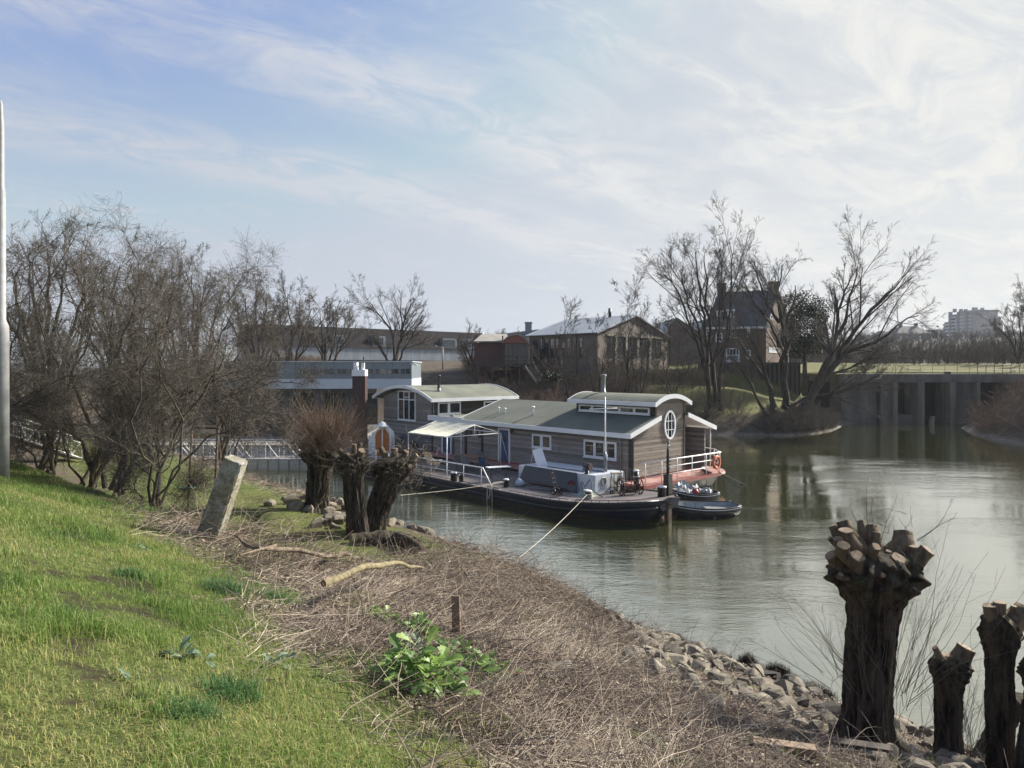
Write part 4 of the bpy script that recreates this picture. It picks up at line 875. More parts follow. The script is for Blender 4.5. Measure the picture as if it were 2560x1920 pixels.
# ventilator cowl
p = HB.uv(*r2(690, 975), CT); m = MB(HB); m.lathe((p.x, p.y, CT - .02), [(.13, 0), (.12, .04), (.09, .06), (.09, .28)], 12)
m.tube([(p.x + .16, p.y - .02, CT + .33), (p.x - .02, p.y, CT + .34), (p.x - .22, p.y + .02, CT + .33)], [.10, .15, .17], 14); co_ = obj('ventilator_cowl', m, M['black'], cab)
m = MB(HB); m.prism([(p.x - .225, p.y + .02 + .15 * math.cos(k * .393), CT + .33 + .15 * math.sin(k * .393)) for k in range(16)], (-.005, 0, 0)); obj('cowl_mouth', m, M['rust'], co_)
# mast on the cabin
p = HB.uv(*r2(856, 955), CT); m = MB(HB); m.tube([(p.x, p.y, CT - .02), (p.x, p.y, CT + .95)], .07, 8); m.tube([(p.x - .1, p.y, CT - .02), (p.x - .1, p.y, CT + .85)], .035, 6); m.tube([(p.x - .14, p.y - .1, CT + .1), (p.x - .05, p.y, CT + .5), (p.x, p.y, CT + .9)], .025, 6)
mast = obj('mast_tabernacle', m, M['steel'], bg)
zt = EYE - (r2(847, 265)[1] - HY) / FPX * (HB(p.x, p.y, 0).y); zc = EYE - (r2(847, 375)[1] - HY) / FPX * (HB(p.x, p.y, 0).y)
m = MB(HB); m.tube([(p.x - .02, p.y, CT + .6), (p.x - .01, p.y, zt)], [.045, .028], 8); m.tube([(p.x + .62, p.y - .42, zc - .03), (p.x - .52, p.y + .28, zc + .03)], .03, 6); obj('mast_pole', m, M['whitemetal'], bg)
# bollards
BOL = [r1(938, 1038), r1(1420, 1095), r2(703, 1218), r2(1382, 1200), r1(625, 800)]
def bollard(pix, h=.42, r=.17, z=None):
    q = HB.uv(*pix, z or DZ + .0); m = MB(HB); m.lathe((q.x, q.y, (z or DZ) - .03), [(r, 0), (r, h - .04), (r * 1.08, h - .03), (r * 1.08, h + .01)], 16); b = obj('bollard', m, M['black'], bg)
    m = MB(HB); m.lathe((q.x, q.y, (z or DZ) + h - .02), [(r * 1.06, 0), (r * 1.06, .05), (r * .7, .065)], 16); obj('bollard_cap', m, M['white'], b); return q
b0 = bollard(BOL[0]); b1 = bollard(BOL[1], .36, .13); b2 = bollard(BOL[2], .40, .14, DZ + .02); b3 = bollard(BOL[3], .50, .19, DZ + .22); bollard(BOL[4], .38, .17)
# handrail along the near side
m = MB(HB); v = BV0 + .22; ue = HB.uv(*r1(1168, 1075), DZ).x
ue = 4.75
m.tube([(ue - .75, v, DZ), (ue, v, DZ + .92), (16, v, DZ + .92)], .035, 6)
for z in (.48,): m.tube([(ue - .35, v, DZ + z), (16, v, DZ + z)], .018, 6)
for k in range(9): m.tube([(ue + .12 + k * 1.42, v, DZ - .02), (ue + .12 + k * 1.42, v, DZ + .92)], .017, 6)
obj('handrail', m, M['whitemetal'], bg)
# bow: leeboard-like anchor plate, spud pole, stem
s = lambda x, y: (1500 + x * .1718, 1120 + y * .1718)
m = MB(HB); pl = [s(832, 800), s(1000, 715), s(1150, 712), s(1090, 855), s(880, 910)]
dpl = HB(-4.3, -4.2, 0).y
ring = [tuple(HB.inv(P(x, y, dpl))) for x, y in pl]; off = HB.inv(HB.o + Vector((.05, -.10, 0))); m.prism(ring, (off.x, off.y, 0)); obj('bow_plate', m, mat('worn_grey_steel', (.10, .10, .105), .5, (.05, .05, .05)), bg)
m = MB(HB); c = tuple(HB.inv(P(*s(985, 810), dpl - .15))); m.tube([(c[0] - .0, c[1], c[2] - .05), (c[0], c[1], c[2] + .1)], .06, 6); m.tube([(c[0] - .3, c[1] - .05, c[2]), (c[0] + .3, c[1] + .05, c[2])], .035, 6); m.tube([(c[0], c[1], c[2] - .75), (c[0], c[1], c[2])], .06, 6); obj('anchor', m, M['rust'], bg)
# hawse hole
q = P(*s(470, 985), HB(-2.6, BV0 + .35, 0).y); q = HB.inv(q); m = MB(HB); m.torus(tuple(q), (HB.v + HB.u * -.35), .12, .035, 18, 6); obj('hawse_pipe', m, M['black'], bg)
# spud pole with pulley block standing in its bracket at the bow
q = HB.uv(*r2(1437, 1185), DZ + .25); sp = thing('spud_pole', 'thick black steel spud pole with a pulley hook standing by the barge bow', 'pole', HB(q.x, q.y, -1))
m = MB(HB); m.box((q.x - .14, q.y - .14, DZ), (q.x + .14, q.y + .14, DZ + 1.22)); obj('sleeve', m, M['black'], sp)
m = MB(HB); m.tube([(q.x, q.y, DZ + 1.15), (q.x, q.y, DZ + 2.3), (q.x - .03, q.y, DZ + 2.7)], [.07, .055, .035], 8)
for z in (1.5, 1.65, 1.8, 1.95): m.tube([(q.x - .14, q.y, DZ + z), (q.x + .1, q.y, DZ + z + .05)], .018, 4)
obj('spar', m, M['black'], sp)
m = MB(HB); m.torus((q.x - .08, q.y - .05, DZ + 2.42), HB.u, .07, .03, 12, 6); m.tube([(q.x - .05, q.y, DZ + 2.65), (q.x - .08, q.y - .05, DZ + 2.45), (q.x - .08, q.y - .05, DZ + 2.2)], .02, 5); obj('pulley_block', m, M['steel'], sp)
m = MB(HB); w_ = P(*s(990, 1030), HB(q.x, q.y, 0).y - 1.4); w_ = HB.inv(w_); m.box((w_.x - .11, w_.y - .11, -1.0), (w_.x + .11, w_.y + .11, .95)); obj('lower_pile', m, M['boot'], sp)
# ---------------------------------------------------------------- things standing on the barge
def uvp(pix, z=DZ): q = HB.uv(*pix, z); return q.x, q.y
def single(name, label, cat, mt, fn, group=None, fr=HB):
    m = MB(fr); fn(m); return tag(obj(name, m, mt), label, cat, group)
# canopy frame
cf = thing('canopy_frame', 'white tube canopy frame half covered with a cream canvas sheet', 'canopy', HB(10.6, -3, DZ))
U0, U1, V0, V1, ZE, ZR = 8.75, 12.5, -4.95, -1.05, 2.72, 3.28
m = MB(HB)
for u in (U0, U1):
    for v in (V0, V1): m.tube([(u, v, DZ - .02), (u, v, ZE)], .03, 6)
    m.tube([(u, V0, ZE), (u, (V0 + V1) / 2, ZR), (u, V1, ZE), (u, V0, ZE)], .026, 6); m.tube([(u, (V0 + V1) / 2, ZE), (u, (V0 + V1) / 2, ZR)], .02, 6)
for v, z in ((V0, ZE), (V1, ZE), ((V0 + V1) / 2, ZR)): m.tube([(U0, v, z), (U1, v, z)], .026, 6)
m.tube([(U0, V1, ZE), (U0 - .0, V1 + .55, DZ + .5)], .015, 5)
obj('frame', m, M['whitemetal'], cf)
m = MB(HB); n = 14
def cz(i, j):
    t = j / 8; z = ZE + (ZR - ZE) * t - .10 * math.sin(math.pi * t) - .05 * math.sin(math.pi * i / n) * math.sin(math.pi * t) + .015 * math.sin(i * 1.3 + j)
    return (U0 + (U1 - U0) * i / n, V0 - .03 + ((V1 - V0) / 2 + .05) * t, z + .03)
for j in range(8): m.strip([cz(i, j) for i in range(n + 1)], [cz(i, j + 1) for i in range(n + 1)])
obj('canvas', m, M['canvas'], cf)
# long table
tx, ty = uvp(r1(960, 930)); tx, ty = 9.9, -2.35
t = thing('dining_table', 'long brown slatted wooden table under the canopy frame', 'table', HB(tx, ty, DZ))
m = MB(HB)
for k in range(7): m.box((tx - 1.0, ty - .46 + k * .135, DZ + .72), (tx + 1.0, ty - .46 + k * .135 + .12, DZ + .75))
obj('tabletop', m, M['brownwood'], t)
for a in (-.85, .85):
    for b in (-.38, .38): m = MB(HB); m.tube([(tx + a, ty + b, DZ), (tx + a, ty + b, DZ + .72)], .025, 6); obj('leg', m, M['steel'], t)
def chair(u, v, rot, label, mseat, group='chairs round the dining table'):
    fr = Frame(HB(u, v, DZ), rot); c = thing('garden_chair', label, 'chair', HB(u, v, DZ), group)
    for a in (-.22, .22):
        for b in (-.2, .2): m = MB(fr); m.tube([(a, b, 0), (a, b * .9, .44 if b < 0 else .62)], .014, 5); obj('leg', m, M['steel'], c)
    m = MB(fr); m.box((-.23, -.22, .43), (.23, .2, .45)); obj('seat', m, mseat, c)
    m = MB(fr); m.hexa([(-.23, .19, .45), (.23, .19, .45), (.23, .21, .45), (-.23, .21, .45), (-.23, .28, .9), (.23, .28, .9), (.23, .30, .9), (-.23, .30, .9)]); obj('backrest', m, mseat, c)
    for a in (-.25, .25): m = MB(fr); m.tube([(a, -.2, .62), (a, .24, .64)], .013, 5); obj('armrest', m, M['steel'], c)
chair(8.35, -2.6, 140, 'blue garden chair at the near end of the long brown table', M['blue'])
chair(9.3, -3.3, 200, 'grey metal garden chair before the brown table, next to the blue chair', M['steel'])
chair(10.2, -3.3, 215, 'grey metal garden chair before the brown table, next to the deck chair', M['steel'])
chair(10.0, -1.4, 40, 'grey metal garden chair between the brown table and the houseboat wall', M['steel'])
# steamer deck chair
q = uvp(r1(740, 945)); fr = Frame(HB(q[0] + .0, q[1], DZ), 150); dc = thing('deck_chair', 'grey wooden slatted deck chair with raised back by the handrail', 'deck chair', HB(*q, DZ))
m = MB(fr)
for k in range(8): x = -.27 + k * .072; m.hexa([(x, .1, .38), (x + .05, .1, .38), (x + .05, .12, .36), (x, .12, .36), (x, .55, 1.12), (x + .05, .55, 1.12), (x + .05, .57, 1.10), (x, .57, 1.10)])
obj('backrest', m, M['wood'], dc)
m = MB(fr)
for k in range(8): y = .05 - k * .07; m.box((-.28, y - .045, .34 + .01 * k), (.28, y, .36 + .01 * k))
obj('seat', m, M['wood'], dc)
m = MB(fr)
for k in range(11): y = -.55 - k * .075; m.hexa([(-.26, y - .045, .40 - .024 * k), (.26, y - .045, .40 - .024 * k), (.26, y, .42 - .024 * k), (-.26, y, .42 - .024 * k), (-.26, y - .045, .42 - .024 * k), (.26, y - .045, .42 - .024 * k), (.26, y, .44 - .024 * k), (-.26, y, .44 - .024 * k)])
obj('footrest', m, M['wood'], dc)
for sx in (-.3, .3):
    m = MB(fr); m.tube([(sx, .35, 0), (sx, -.5, .58)], .022, 5); m.tube([(sx, -.7, 0), (sx, .1, .58)], .022, 5); m.tube([(sx, .32, .60), (sx, -.52, .58)], .025, 5); obj('leg', m, M['wood'], dc)
# folding bistro table
q = uvp(r1(1400, 1040)); q = (5.55, -4.0)
ft = thing('folding_table', 'narrow white folding table on curved black iron legs', 'table', HB(*q, DZ)); fr = Frame(HB(*q, DZ), 22)
m = MB(fr); m.box((-.62, -.22, .70), (.62, .28, .735)); obj('tabletop', m, M['white'], ft)
for sx in (-.42, .42):
    m = MB(fr); m.tube([(sx, -.28, 0), (sx, -.1, .2), (sx, 0, .3), (sx, .0, .55), (sx, -.15, .70)], .016, 5); m.tube([(sx, .28, 0), (sx, .1, .2), (sx, 0, .3)], .016, 5); m.tube([(sx, 0, .55), (sx, .15, .70)], .016, 5); obj('leg', m, M['black'], ft)
m = MB(fr); m.tube([(-.42, 0, .3), (.42, 0, .6)], .01, 4); m.tube([(.42, 0, .3), (-.42, 0, .6)], .01, 4); obj('brace', m, M['black'], ft)
# white board on the cabin
a = HB.inv(P(*r2(228, 905), HB(3.9, -3.1, 0).y)); u0 = a.x
eb = thing('easel_board', 'blank white board propped up on the left end of the cabin roof', 'board', HB(4.0, -2.9, CT - .05))
m = MB(HB); dd = HB(4.2, -3.2, 0).y
crn = [HB.inv(P(*r2(*c), dd + k)) for c, k in (((232, 900), 0), ((325, 888), .1), ((275, 738), .45), ((187, 755), .35))]
m.prism([tuple(c) for c in crn], tuple(HB.inv(HB.o + Vector((-.02, .03, -.01))))[:3]); obj('board', m, M['white'], eb)
m = MB(HB)
for t_ in (.12, .9): a = crn[3].lerp(crn[2], t_); m.tube([tuple(a), (a.x + .55, a.y + .35, CT - .03)], .018, 5)
m.tube([tuple(crn[0].lerp(crn[1], .1)), (crn[0].x, crn[0].y, CT - .03)], .02, 5); m.tube([tuple(crn[0].lerp(crn[1], .9)), (crn[1].x, crn[1].y, CT - .03)], .02, 5)
obj('strut', m, M['whitemetal'], eb)
# buckets, bag, ladder and pipes, hand truck, wheel, green cover
def bucket(pix, label, mt, h=.34, r=.15):
    q = uvp(pix); m = MB(HB); m.lathe((*q, DZ - .02), [(r * .75, 0), (r, h), (r * 1.06, h), (r * 1.06, h + .02), (r * .9, h + .01), (r * .7, .06)], 14); return tag(obj('bucket', m, mt), label, 'bucket')
bucket(r1(1008, 1045), 'black plastic bucket inside the white handrail', M['black'])
q = uvp(r1(1545, 1085)); m = MB(HB); random.seed(4)
m.lathe((*q, DZ - .02), [(.2, 0), (.26, .1), (.22, .24), (.12, .34), (.05, .38)], 9)
for k in range(len(m.v)): m.v[k] += Vector((random.uniform(-.04, .04), random.uniform(-.04, .04), random.uniform(-.03, .03)))
tag(obj('plastic_bag', m, mat('pale_blue_plastic', (.42, .52, .62), .35)), 'crumpled pale blue plastic bag at the cabin corner', 'bag')
a = HB.inv(G(*r1(1620, 1110), DZ)); b = HB.inv(G(*r1(1880, 1140), DZ))
m = MB(HB); dvec = Vector((b.x - a.x, b.y - a.y, 0)); nv = Vector((-dvec.y, dvec.x, 0)).normalized() * .2
for s_ in (-1, 1): m.tube([(a.x + nv.x * s_, a.y + nv.y * s_, DZ + .10), (b.x + nv.x * s_, b.y + nv.y * s_, DZ + .10)], .022, 5)
for k in range(1, 8): t_ = k / 8; c = a.lerp(b, t_); m.tube([(c.x - nv.x, c.y - nv.y, DZ + .10), (c.x + nv.x, c.y + nv.y, DZ + .10)], .014, 5)
tag(obj('aluminium_ladder', m, M['steel']), 'aluminium ladder lying on the deck along the cabin side', 'ladder')
for k in range(6):
    m = MB(HB); o = random.uniform(-.1, .3); m.tube([(a.x + .4 + random.uniform(-.3, .2), a.y + .25 + o, DZ + .06 + .05 * k), (b.x - .2 + random.uniform(-.6, .1), b.y + .12 + o, DZ + .06 + .02 * k)], .022, 5)
    tag(obj('iron_pipe', m, M['rust'] if k % 2 else M['black']), 'long dark pipe lying in the pile between ladder and cabin', 'pipe', 'pipes stacked beside the ladder')
q = uvp(r2(415, 1165)); fr = Frame(HB(*q, DZ), 60); ht = thing('hand_truck', 'rusty two wheeled hand truck leaning before the cabin sheet', 'hand truck', HB(*q, DZ))
m = MB(fr)
for x in (-.17, .17): m.tube([(x, 0, .08), (x * .8, .2, .75), (x * .5, .25, 1.0)], .016, 5)
m.tube([(-.09, .25, 1.0), (.09, .25, 1.0)], .016, 5)
for z in (.3, .55, .75): m.tube([(-.15, .05 + z * .18, z), (.15, .05 + z * .18, z)], .012, 5)
m.box((-.2, -.22, .02), (.2, .02, .04)); obj('frame', m, M['rust'], ht)
for x in (-.23, .23): m = MB(fr); m.torus((x, .08, .14), fr.u, .11, .035, 16, 6); obj('wheel', m, M['black'], ht)
q = HB.inv(G(*r2(610, 1130), DZ)); m = MB(HB); wq = (q.x, CV0 - .14, DZ + .32); m.torus(wq, HB.v, .2, .055, 22, 8); wh = tag(obj('spare_wheel', m, M['black']), 'red rimmed rubber wheel leaning against the cabin corner', 'wheel')
m = MB(HB); m.lathe((0, 0, 0), [(.01, 0)], 3); m = MB(HB); m.prism([(wq[0] + .17 * math.cos(k * .393), wq[1] + .03, wq[2] + .17 * math.sin(k * .393)) for k in range(16)], (0, -.07, 0)); obj('rim', m, M['red'], wh)
m = MB(HB); m.lathe((wq[0], wq[1], wq[2]), [(.01, 0)], 3)
q = uvp(r2(680, 1190)); gc = thing('deck_hatch', 'pale green peaked metal hatch with a black hose over it', 'hatch', HB(*q, DZ))
m = MB(HB); x, y = q; m.loft([[(x - .5, y - .35, DZ - .02), (x + .55, y - .35, DZ - .02), (x + .55, y + .45, DZ - .02), (x - .5, y + .45, DZ - .02)], [(x - .28, y - .1, DZ + .30), (x + .1, y - .1, DZ + .34), (x + .1, y + .2, DZ + .34), (x - .28, y + .2, DZ + .30)]]); obj('hood', m, mat('pale_green_paint', (.25, .32, .28), .6, (.17, .22, .19)), gc)
m = MB(HB); m.tube([(x + .25, y + .1, DZ + .2), (x + .3, y, DZ + .62), (x + .18, y - .05, DZ + .7), (x + .05, y, DZ + .45), (x - .08, y, DZ + .62), (x - .2, y + .05, DZ + .82), (x - .32, y + .05, DZ + .75), (x - .35, y, DZ + .38), (x - .9, y + .2, DZ + .06)], .02, 6); obj('hose', m, M['black'], gc)
# winch, trestle and propeller at the cabin end
def wheelobj(m, c, ax, r_, t_=.03, spokes=6):
    m.torus(c, ax, r_, t_, 22, 6)
q = uvp(r2(1090, 1195)); wn = thing('anchor_winch', 'rusty hand anchor winch with spoked wheels on the foredeck', 'winch', HB(*q, DZ)); fr = Frame(HB(*q, DZ + .02), 18)
for x in (-.38, .38):
    m = MB(fr); m.tube([(x, -.25, 0), (x, -.05, .75), (x, .05, .75), (x, .25, 0)], .03, 5); m.box((x - .04, -.12, .3), (x + .04, .12, .6)); obj('side_frame', m, M['rust'], wn)
    m = MB(fr); m.torus((x * 1.25, 0, .48), fr.u, .36, .03, 26, 6)
    for k in range(3): a_ = k * math.pi / 3; m.tube([(x * 1.25, -.35 * math.cos(a_), .48 - .35 * math.sin(a_)), (x * 1.25, .35 * math.cos(a_), .48 + .35 * math.sin(a_))], .018, 4)
    obj('gear_wheel', m, M['rust'], wn)
m = MB(fr); m.tube([(-.5, 0, .48), (.5, 0, .48)], .035, 6); m.tube([(-.3, 0, .3), (.3, 0, .3)], .11, 10); m.tube([(-.36, 0, .72), (.36, 0, .72)], .02, 5); obj('drum', m, M['rust'], wn)
q = uvp(r2(960, 1165)); tl = thing('wooden_trolley', 'old grey timber trolley frame standing by the cabin end', 'trolley', HB(*q, DZ)); fr = Frame(HB(*q, DZ), 25)
m = MB(fr)
for x in (-.22, .22):
    for y in (-.18, .18): m.tube([(x, y, .05), (x * .85, y * .6, 1.02)], .024, 5)
for z in (.35, .98): m.box((-.24, -.16, z), (.24, .16, z + .035))
m.tube([(-.2, -.15, .1), (.2, .12, .9)], .015, 4); obj('frame', m, M['wood'], tl)
for x in (-.3, .3): m = MB(fr); m.torus((x, -.1, .12), fr.u, .09, .035, 14, 6); obj('wheel', m, M['black'], tl)
q = uvp(r2(1040, 1150)); ld = single('iron_trestle', 'rusty red iron trestle behind the anchor winch', 'trestle', M['rust'], lambda m: [m.tube([(q[0] + a, q[1] + b, DZ), (q[0] + a * .5, q[1] + b * .5, DZ + 1.1)], .02, 5) for a in (-.3, .3) for b in (-.25, .25)] + [m.tube([(q[0] - .2, q[1] + b, DZ + z), (q[0] + .2, q[1] + b, DZ + z)], .018, 5) for b in (-.2, .2) for z in (.4, .7, 1.08)])
def f(m):
    c = HB.inv(P(*r2(885, 1050), HB(CU0 - .2, -2.0, 0).y - .25)); c = (CU0 - .12, -2.05, 1.05)
    for k in range(3):
        a0 = k * 2.094 + .5; L = [(c[0] + .05 * math.sin(t_ * 3), c[1] + math.cos(a0 + w_ * .35) * .5 * t_, c[2] + math.sin(a0 + w_ * .35) * .5 * t_) for t_, w_ in ((.12, -.6), (.5, -1), (.95, -.8), (1, 0), (.95, .8), (.5, 1), (.12, .6))]
        m.prism(L, (-.03, 0, 0))
    m.tube([(c[0] - .12, c[1], c[2]), (c[0] + .08, c[1], c[2])], .08, 10)
single('ship_propeller', 'large bronze ship propeller leaning on the cabin end wall', 'propeller', M['wood'], f)
q = uvp(r2(1230, 1190)); single('chain_grid', 'dark flat iron grating lying on the foredeck beside the winch', 'grating', M['black'], lambda m: [m.box((q[0] - .6, q[1] - .3 + k * .14, DZ + .02), (q[0] + .5, q[1] - .25 + k * .14, DZ + .07)) for k in range(5)] + [m.box((q[0] - .3, q[1] - .3, DZ + .07), (q[0] - .24, q[1] + .31, DZ + .10)), m.box((q[0] + .2, q[1] - .3, DZ + .07), (q[0] + .26, q[1] + .31, DZ + .10))])
q = HB.inv(G(*r2(1172, 1110), .85)); wp = thing('rope_post', 'white capped post wrapped in rope at the red deck corner', 'post', HB(-.9, -.75, .7)); 
m = MB(HB); m.lathe((-.95, -.82, .60), [(.13, 0), (.13, .9)], 12); obj('post', m, M['black'], wp)
m = MB(HB); m.lathe((-.95, -.82, 1.5), [(.14, 0), (.14, .06), (.08, .08)], 12); obj('cap', m, M['white'], wp)
for z in (.85, 1.05, 1.25): m = MB(HB); m.torus((-.95, -.82, z), (0, 0, 1), .14, .035, 16, 6); obj('rope_turn', m, M['darkrope'] if z == 1.05 else M['rope'], wp)
# bicycles under a cover, by the gable wall
def bicycle(u, v, rot, label, lean=.0):
    fr = Frame(HB(u, v, DZ), rot); b = thing('bicycle', label, 'bicycle', HB(u, v, DZ), 'bicycles parked by the gable wall')
    for x in (-.52, .52):
        m = MB(fr); m.torus((x, 0, .35), fr.v, .33, .02, 26, 5); w = obj('wheel', m, M['black'], b)
        m = MB(fr)
        for k in range(6): a_ = k * math.pi / 6; m.tube([(x - .32 * math.cos(a_), 0, .35 - .32 * math.sin(a_)), (x + .32 * math.cos(a_), 0, .35 + .32 * math.sin(a_))], .003, 3)
        obj('spokes', m, M['steel'], w)
    m = MB(fr)
    for L in ([(-.52, 0, .35), (-.05, 0, .3), (-.18, 0, .85), (-.52, 0, .35)], [(-.05, 0, .3), (.36, 0, .78), (-.16, 0, .74)], [(.36, 0, .95), (.4, 0, .75), (.52, 0, .35)]): m.tube(L, .016, 5)
    obj('frame', m, M['black'], b)
    m = MB(fr); m.tube([(.28, -.28, 1.02), (.36, -.1, 1.0), (.36, .1, 1.0), (.28, .28, 1.02)], .012, 5); obj('handlebar', m, M['steel'], b)
    m = MB(fr); m.box((-.32, -.07, .92), (-.08, .07, .97)); obj('saddle', m, M['black'], b)
q = uvp(r1(500, 800))
bicycle(q[0], q[1], 152, 'black bicycle under the dark cover, nearest the blue door'); bicycle(q[0] + .75, q[1] + .25, 118, 'black bicycle behind the arched cupboard, half under the dark cover')
x, y = q; m = MB(HB); rg = []
for k in range(9):
    t_ = k / 8; uu = x + 1.25 - 2.3 * t_; hh = .75 + .75 * math.sin(math.pi * (t_ * .9 + .02)) ** .8 * (1.1 - .45 * t_); w_ = .38 + .06 * math.sin(k * 2.1)
    rg.append([(uu, y - w_, DZ + .42 + .12 * math.sin(k * 1.7)), (uu - .03, y - w_ * .7, DZ + hh * .82), (uu, y - .05, DZ + hh), (uu + .02, y + w_ * .7, DZ + hh * .85), (uu, y + w_, DZ + .5)])
m.smooth = True; m.loft(rg, cap=False, closed=False); tag(obj('bicycle_cover', m, M['cover']), 'dark sagging cover thrown over the parked bicycles', 'cover')
# white arched cupboard with orange doors, and the globe lamp
aq = G(956, 1142, DZ); fr = Frame((aq.x, aq.y, DZ - .02), -18); cb = thing('arched_cupboard', 'white round topped cupboard with orange varnished double doors', 'cupboard', aq)
def archring(w, h, y, n=12): return [(-w, y, 0), (w, y, 0)] + [(w * math.cos(math.pi * k / n), y, h + w * math.sin(math.pi * k / n)) for k in range(n + 1)]
m = MB(fr); W2 = .62; m.prism(archring(W2, 1.35, 0), (0, .55, 0)); obj('case', m, M['white'], cb)
m = MB(fr); m.box((-W2 - .45, .05, 0), (-W2 - .003, .6, 1.35)); m.box((-W2 - .2, .1, 1.35), (-W2 - .003, .55, 1.62)); obj('side_box', m, M['white'], cb)
for sx in (-1, 1):
    m = MB(fr); rg = [(sx * .04, -.02, .08), (sx * .50, -.02, .08)] + [(sx * (.5 * math.cos(math.pi / 2 * k / 8) if k < 8 else .04), -.02, 1.35 + .5 * math.sin(math.pi / 2 * k / 8)) for k in range(9)]; m.prism(rg, (0, -.03, 0)); obj('door', m, M['orange_wood'], cb)
m = MB(fr); m.box((-.035, -.035, .08), (.035, .0, 1.84)); obj('centre_post', m, M['white'], cb)
lq = P(956, 1064, aq.y - .25); lp = thing('globe_lamp', 'white domed lamp on a thin post before the arched cupboard', 'lamp', (lq.x, lq.y, DZ))
m = MB(); m.lathe((lq.x, lq.y, lq.z - .05), [(.46, 0), (.45, .02), (.30, .10), (.26, .16), (.16, .26), (.04, .30), (.03, .34)], 20); obj('lamp_shade', m, M['white'], lp)
m = MB(); m.lathe((lq.x, lq.y, lq.z - .27), [(.05, 0), (.16, .05), (.22, .14), (.24, .22)], 16); obj('lamp_globe', m, M['canvas'], lp)
m = MB(); m.tube([(lq.x, lq.y, DZ - .05), (lq.x, lq.y, lq.z - .2)], .035, 8); obj('post', m, M['whitemetal'], lp)
# life ring on the terrace rail
q = HB(-1.55, 5.3, 1.45); fr = Frame(q, -35); m = MB(); m.torus(tuple(q), HB.u, .30, .085, 30, 10, .8); lr_ = tag(obj('life_ring', m, M['lifering']), 'faded orange life ring hanging on the terrace railing corner', 'life ring')
m = MB()
for k in range(4): a_ = math.pi / 4 + k * math.pi / 2; c = q + HB.v * math.cos(a_) * .30 + Vector((0, 0, math.sin(a_) * .30)); m.torus(tuple(c), HB.v * -math.sin(a_) + Vector((0, 0, math.cos(a_))), .09, .014, 12, 5)
obj('ring_strap', m, M['lifering'], lr_)
single('coiled_line', 'black and white coil of line at the terrace rail corner', 'rope', M['darkrope'], lambda m: [m.torus((-1.2 + .03 * k, 5.0 - .04 * k, .90 + .035 * k), (0.1 * k, .1, 1), .2 - .01 * k, .022, 20, 5) for k in range(5)])
single('white_jug', 'small white container standing by the coil of line on the terrace', 'container', M['white'], lambda m: m.lathe((-.75, 5.2, .85), [(.11, 0), (.12, .18), (.09, .26), (.04, .30)], 12))
single('terrace_loop', 'loop of black cable hanging under the red deck edge', 'cable', M['black'], lambda m: m.torus((-1.35, 4.3, .45), HB.u + HB.v * .3, .26, .014, 24, 5))
# ropes
def sag(a, b, s_, n=14): return [tuple(Vector(a).lerp(Vector(b), k / n) - Vector((0, 0, s_ * math.sin(math.pi * k / n)))) for k in range(n + 1)]
def rope(name, label, a, b, s_, r=.022, mt='rope'): m = MB(); m.tube(sag(a, b, s_), r, 5); return tag(obj(name, m, M[mt]), label, 'rope')
pb = HB(b2.x, b2.y, DZ + .32); rope('mooring_rope', 'pale mooring rope running from the bow bollard down to the near bank', pb, G(1262, 1424, .45), .12, .014)
pb1 = HB(b1.x, b1.y, DZ + .25); rope('mooring_rope', 'thin pale rope from the middle bollard towards the pollard trunks', pb1, P(1000, 1238, 27.5), .06, .009)
pe = HB(-1.5, 5.5, .95)
rope('mooring_line', 'upper dark line from the life ring corner slanting into the water', pe, P(1862, 1211, 39.6), .02, .014, 'darkrope'); rope('mooring_line', 'lower dark line from the life ring corner slanting into the water', pe, G(1864, 1231, -.02), .02, .014, 'darkrope')
# rope loops hanging over the side and coil on the bow bollard
def f(m):
    for k, (w_, L_) in enumerate(((.20, 1.15), (.10, .62))):
        pts = []
        for i in range(25): t_ = i / 24; a_ = t_ * 2 * math.pi; pts.append((b1.x + w_ * math.sin(a_) + .03 * k, BV0 - .09 - .03 * k, DZ + .18 - L_ * (1 - math.cos(a_)) / 2))
        m.tube(pts, .022, 5)
    m.tube([(b1.x - .1, BV0 - .1, DZ + .15), (b1.x - .05, BV0 + .1, DZ + .3), (b1.x, b1.y, DZ + .28)], .022, 5)
single('rope_bight', 'pale rope hanging in two long loops over the barge side', 'rope', M['rope'], f)
def f(m):
    for k in range(4): m.torus((b2.x, b2.y, DZ + .1 + k * .06), (.05 * math.sin(k), .05, 1), .17 + .01 * (k % 2), .028, 20, 5)
    for k in range(3): m.torus((b2.x + 1.0 + .25 * k, b2.y + .25 + .06 * k, DZ + .03), (0, 0, 1), .2 + .05 * k, .02, 20, 5)
single('rope_coil', 'pale rope wound round the bow bollard with loose coils beside it', 'rope', M['rope'], f)
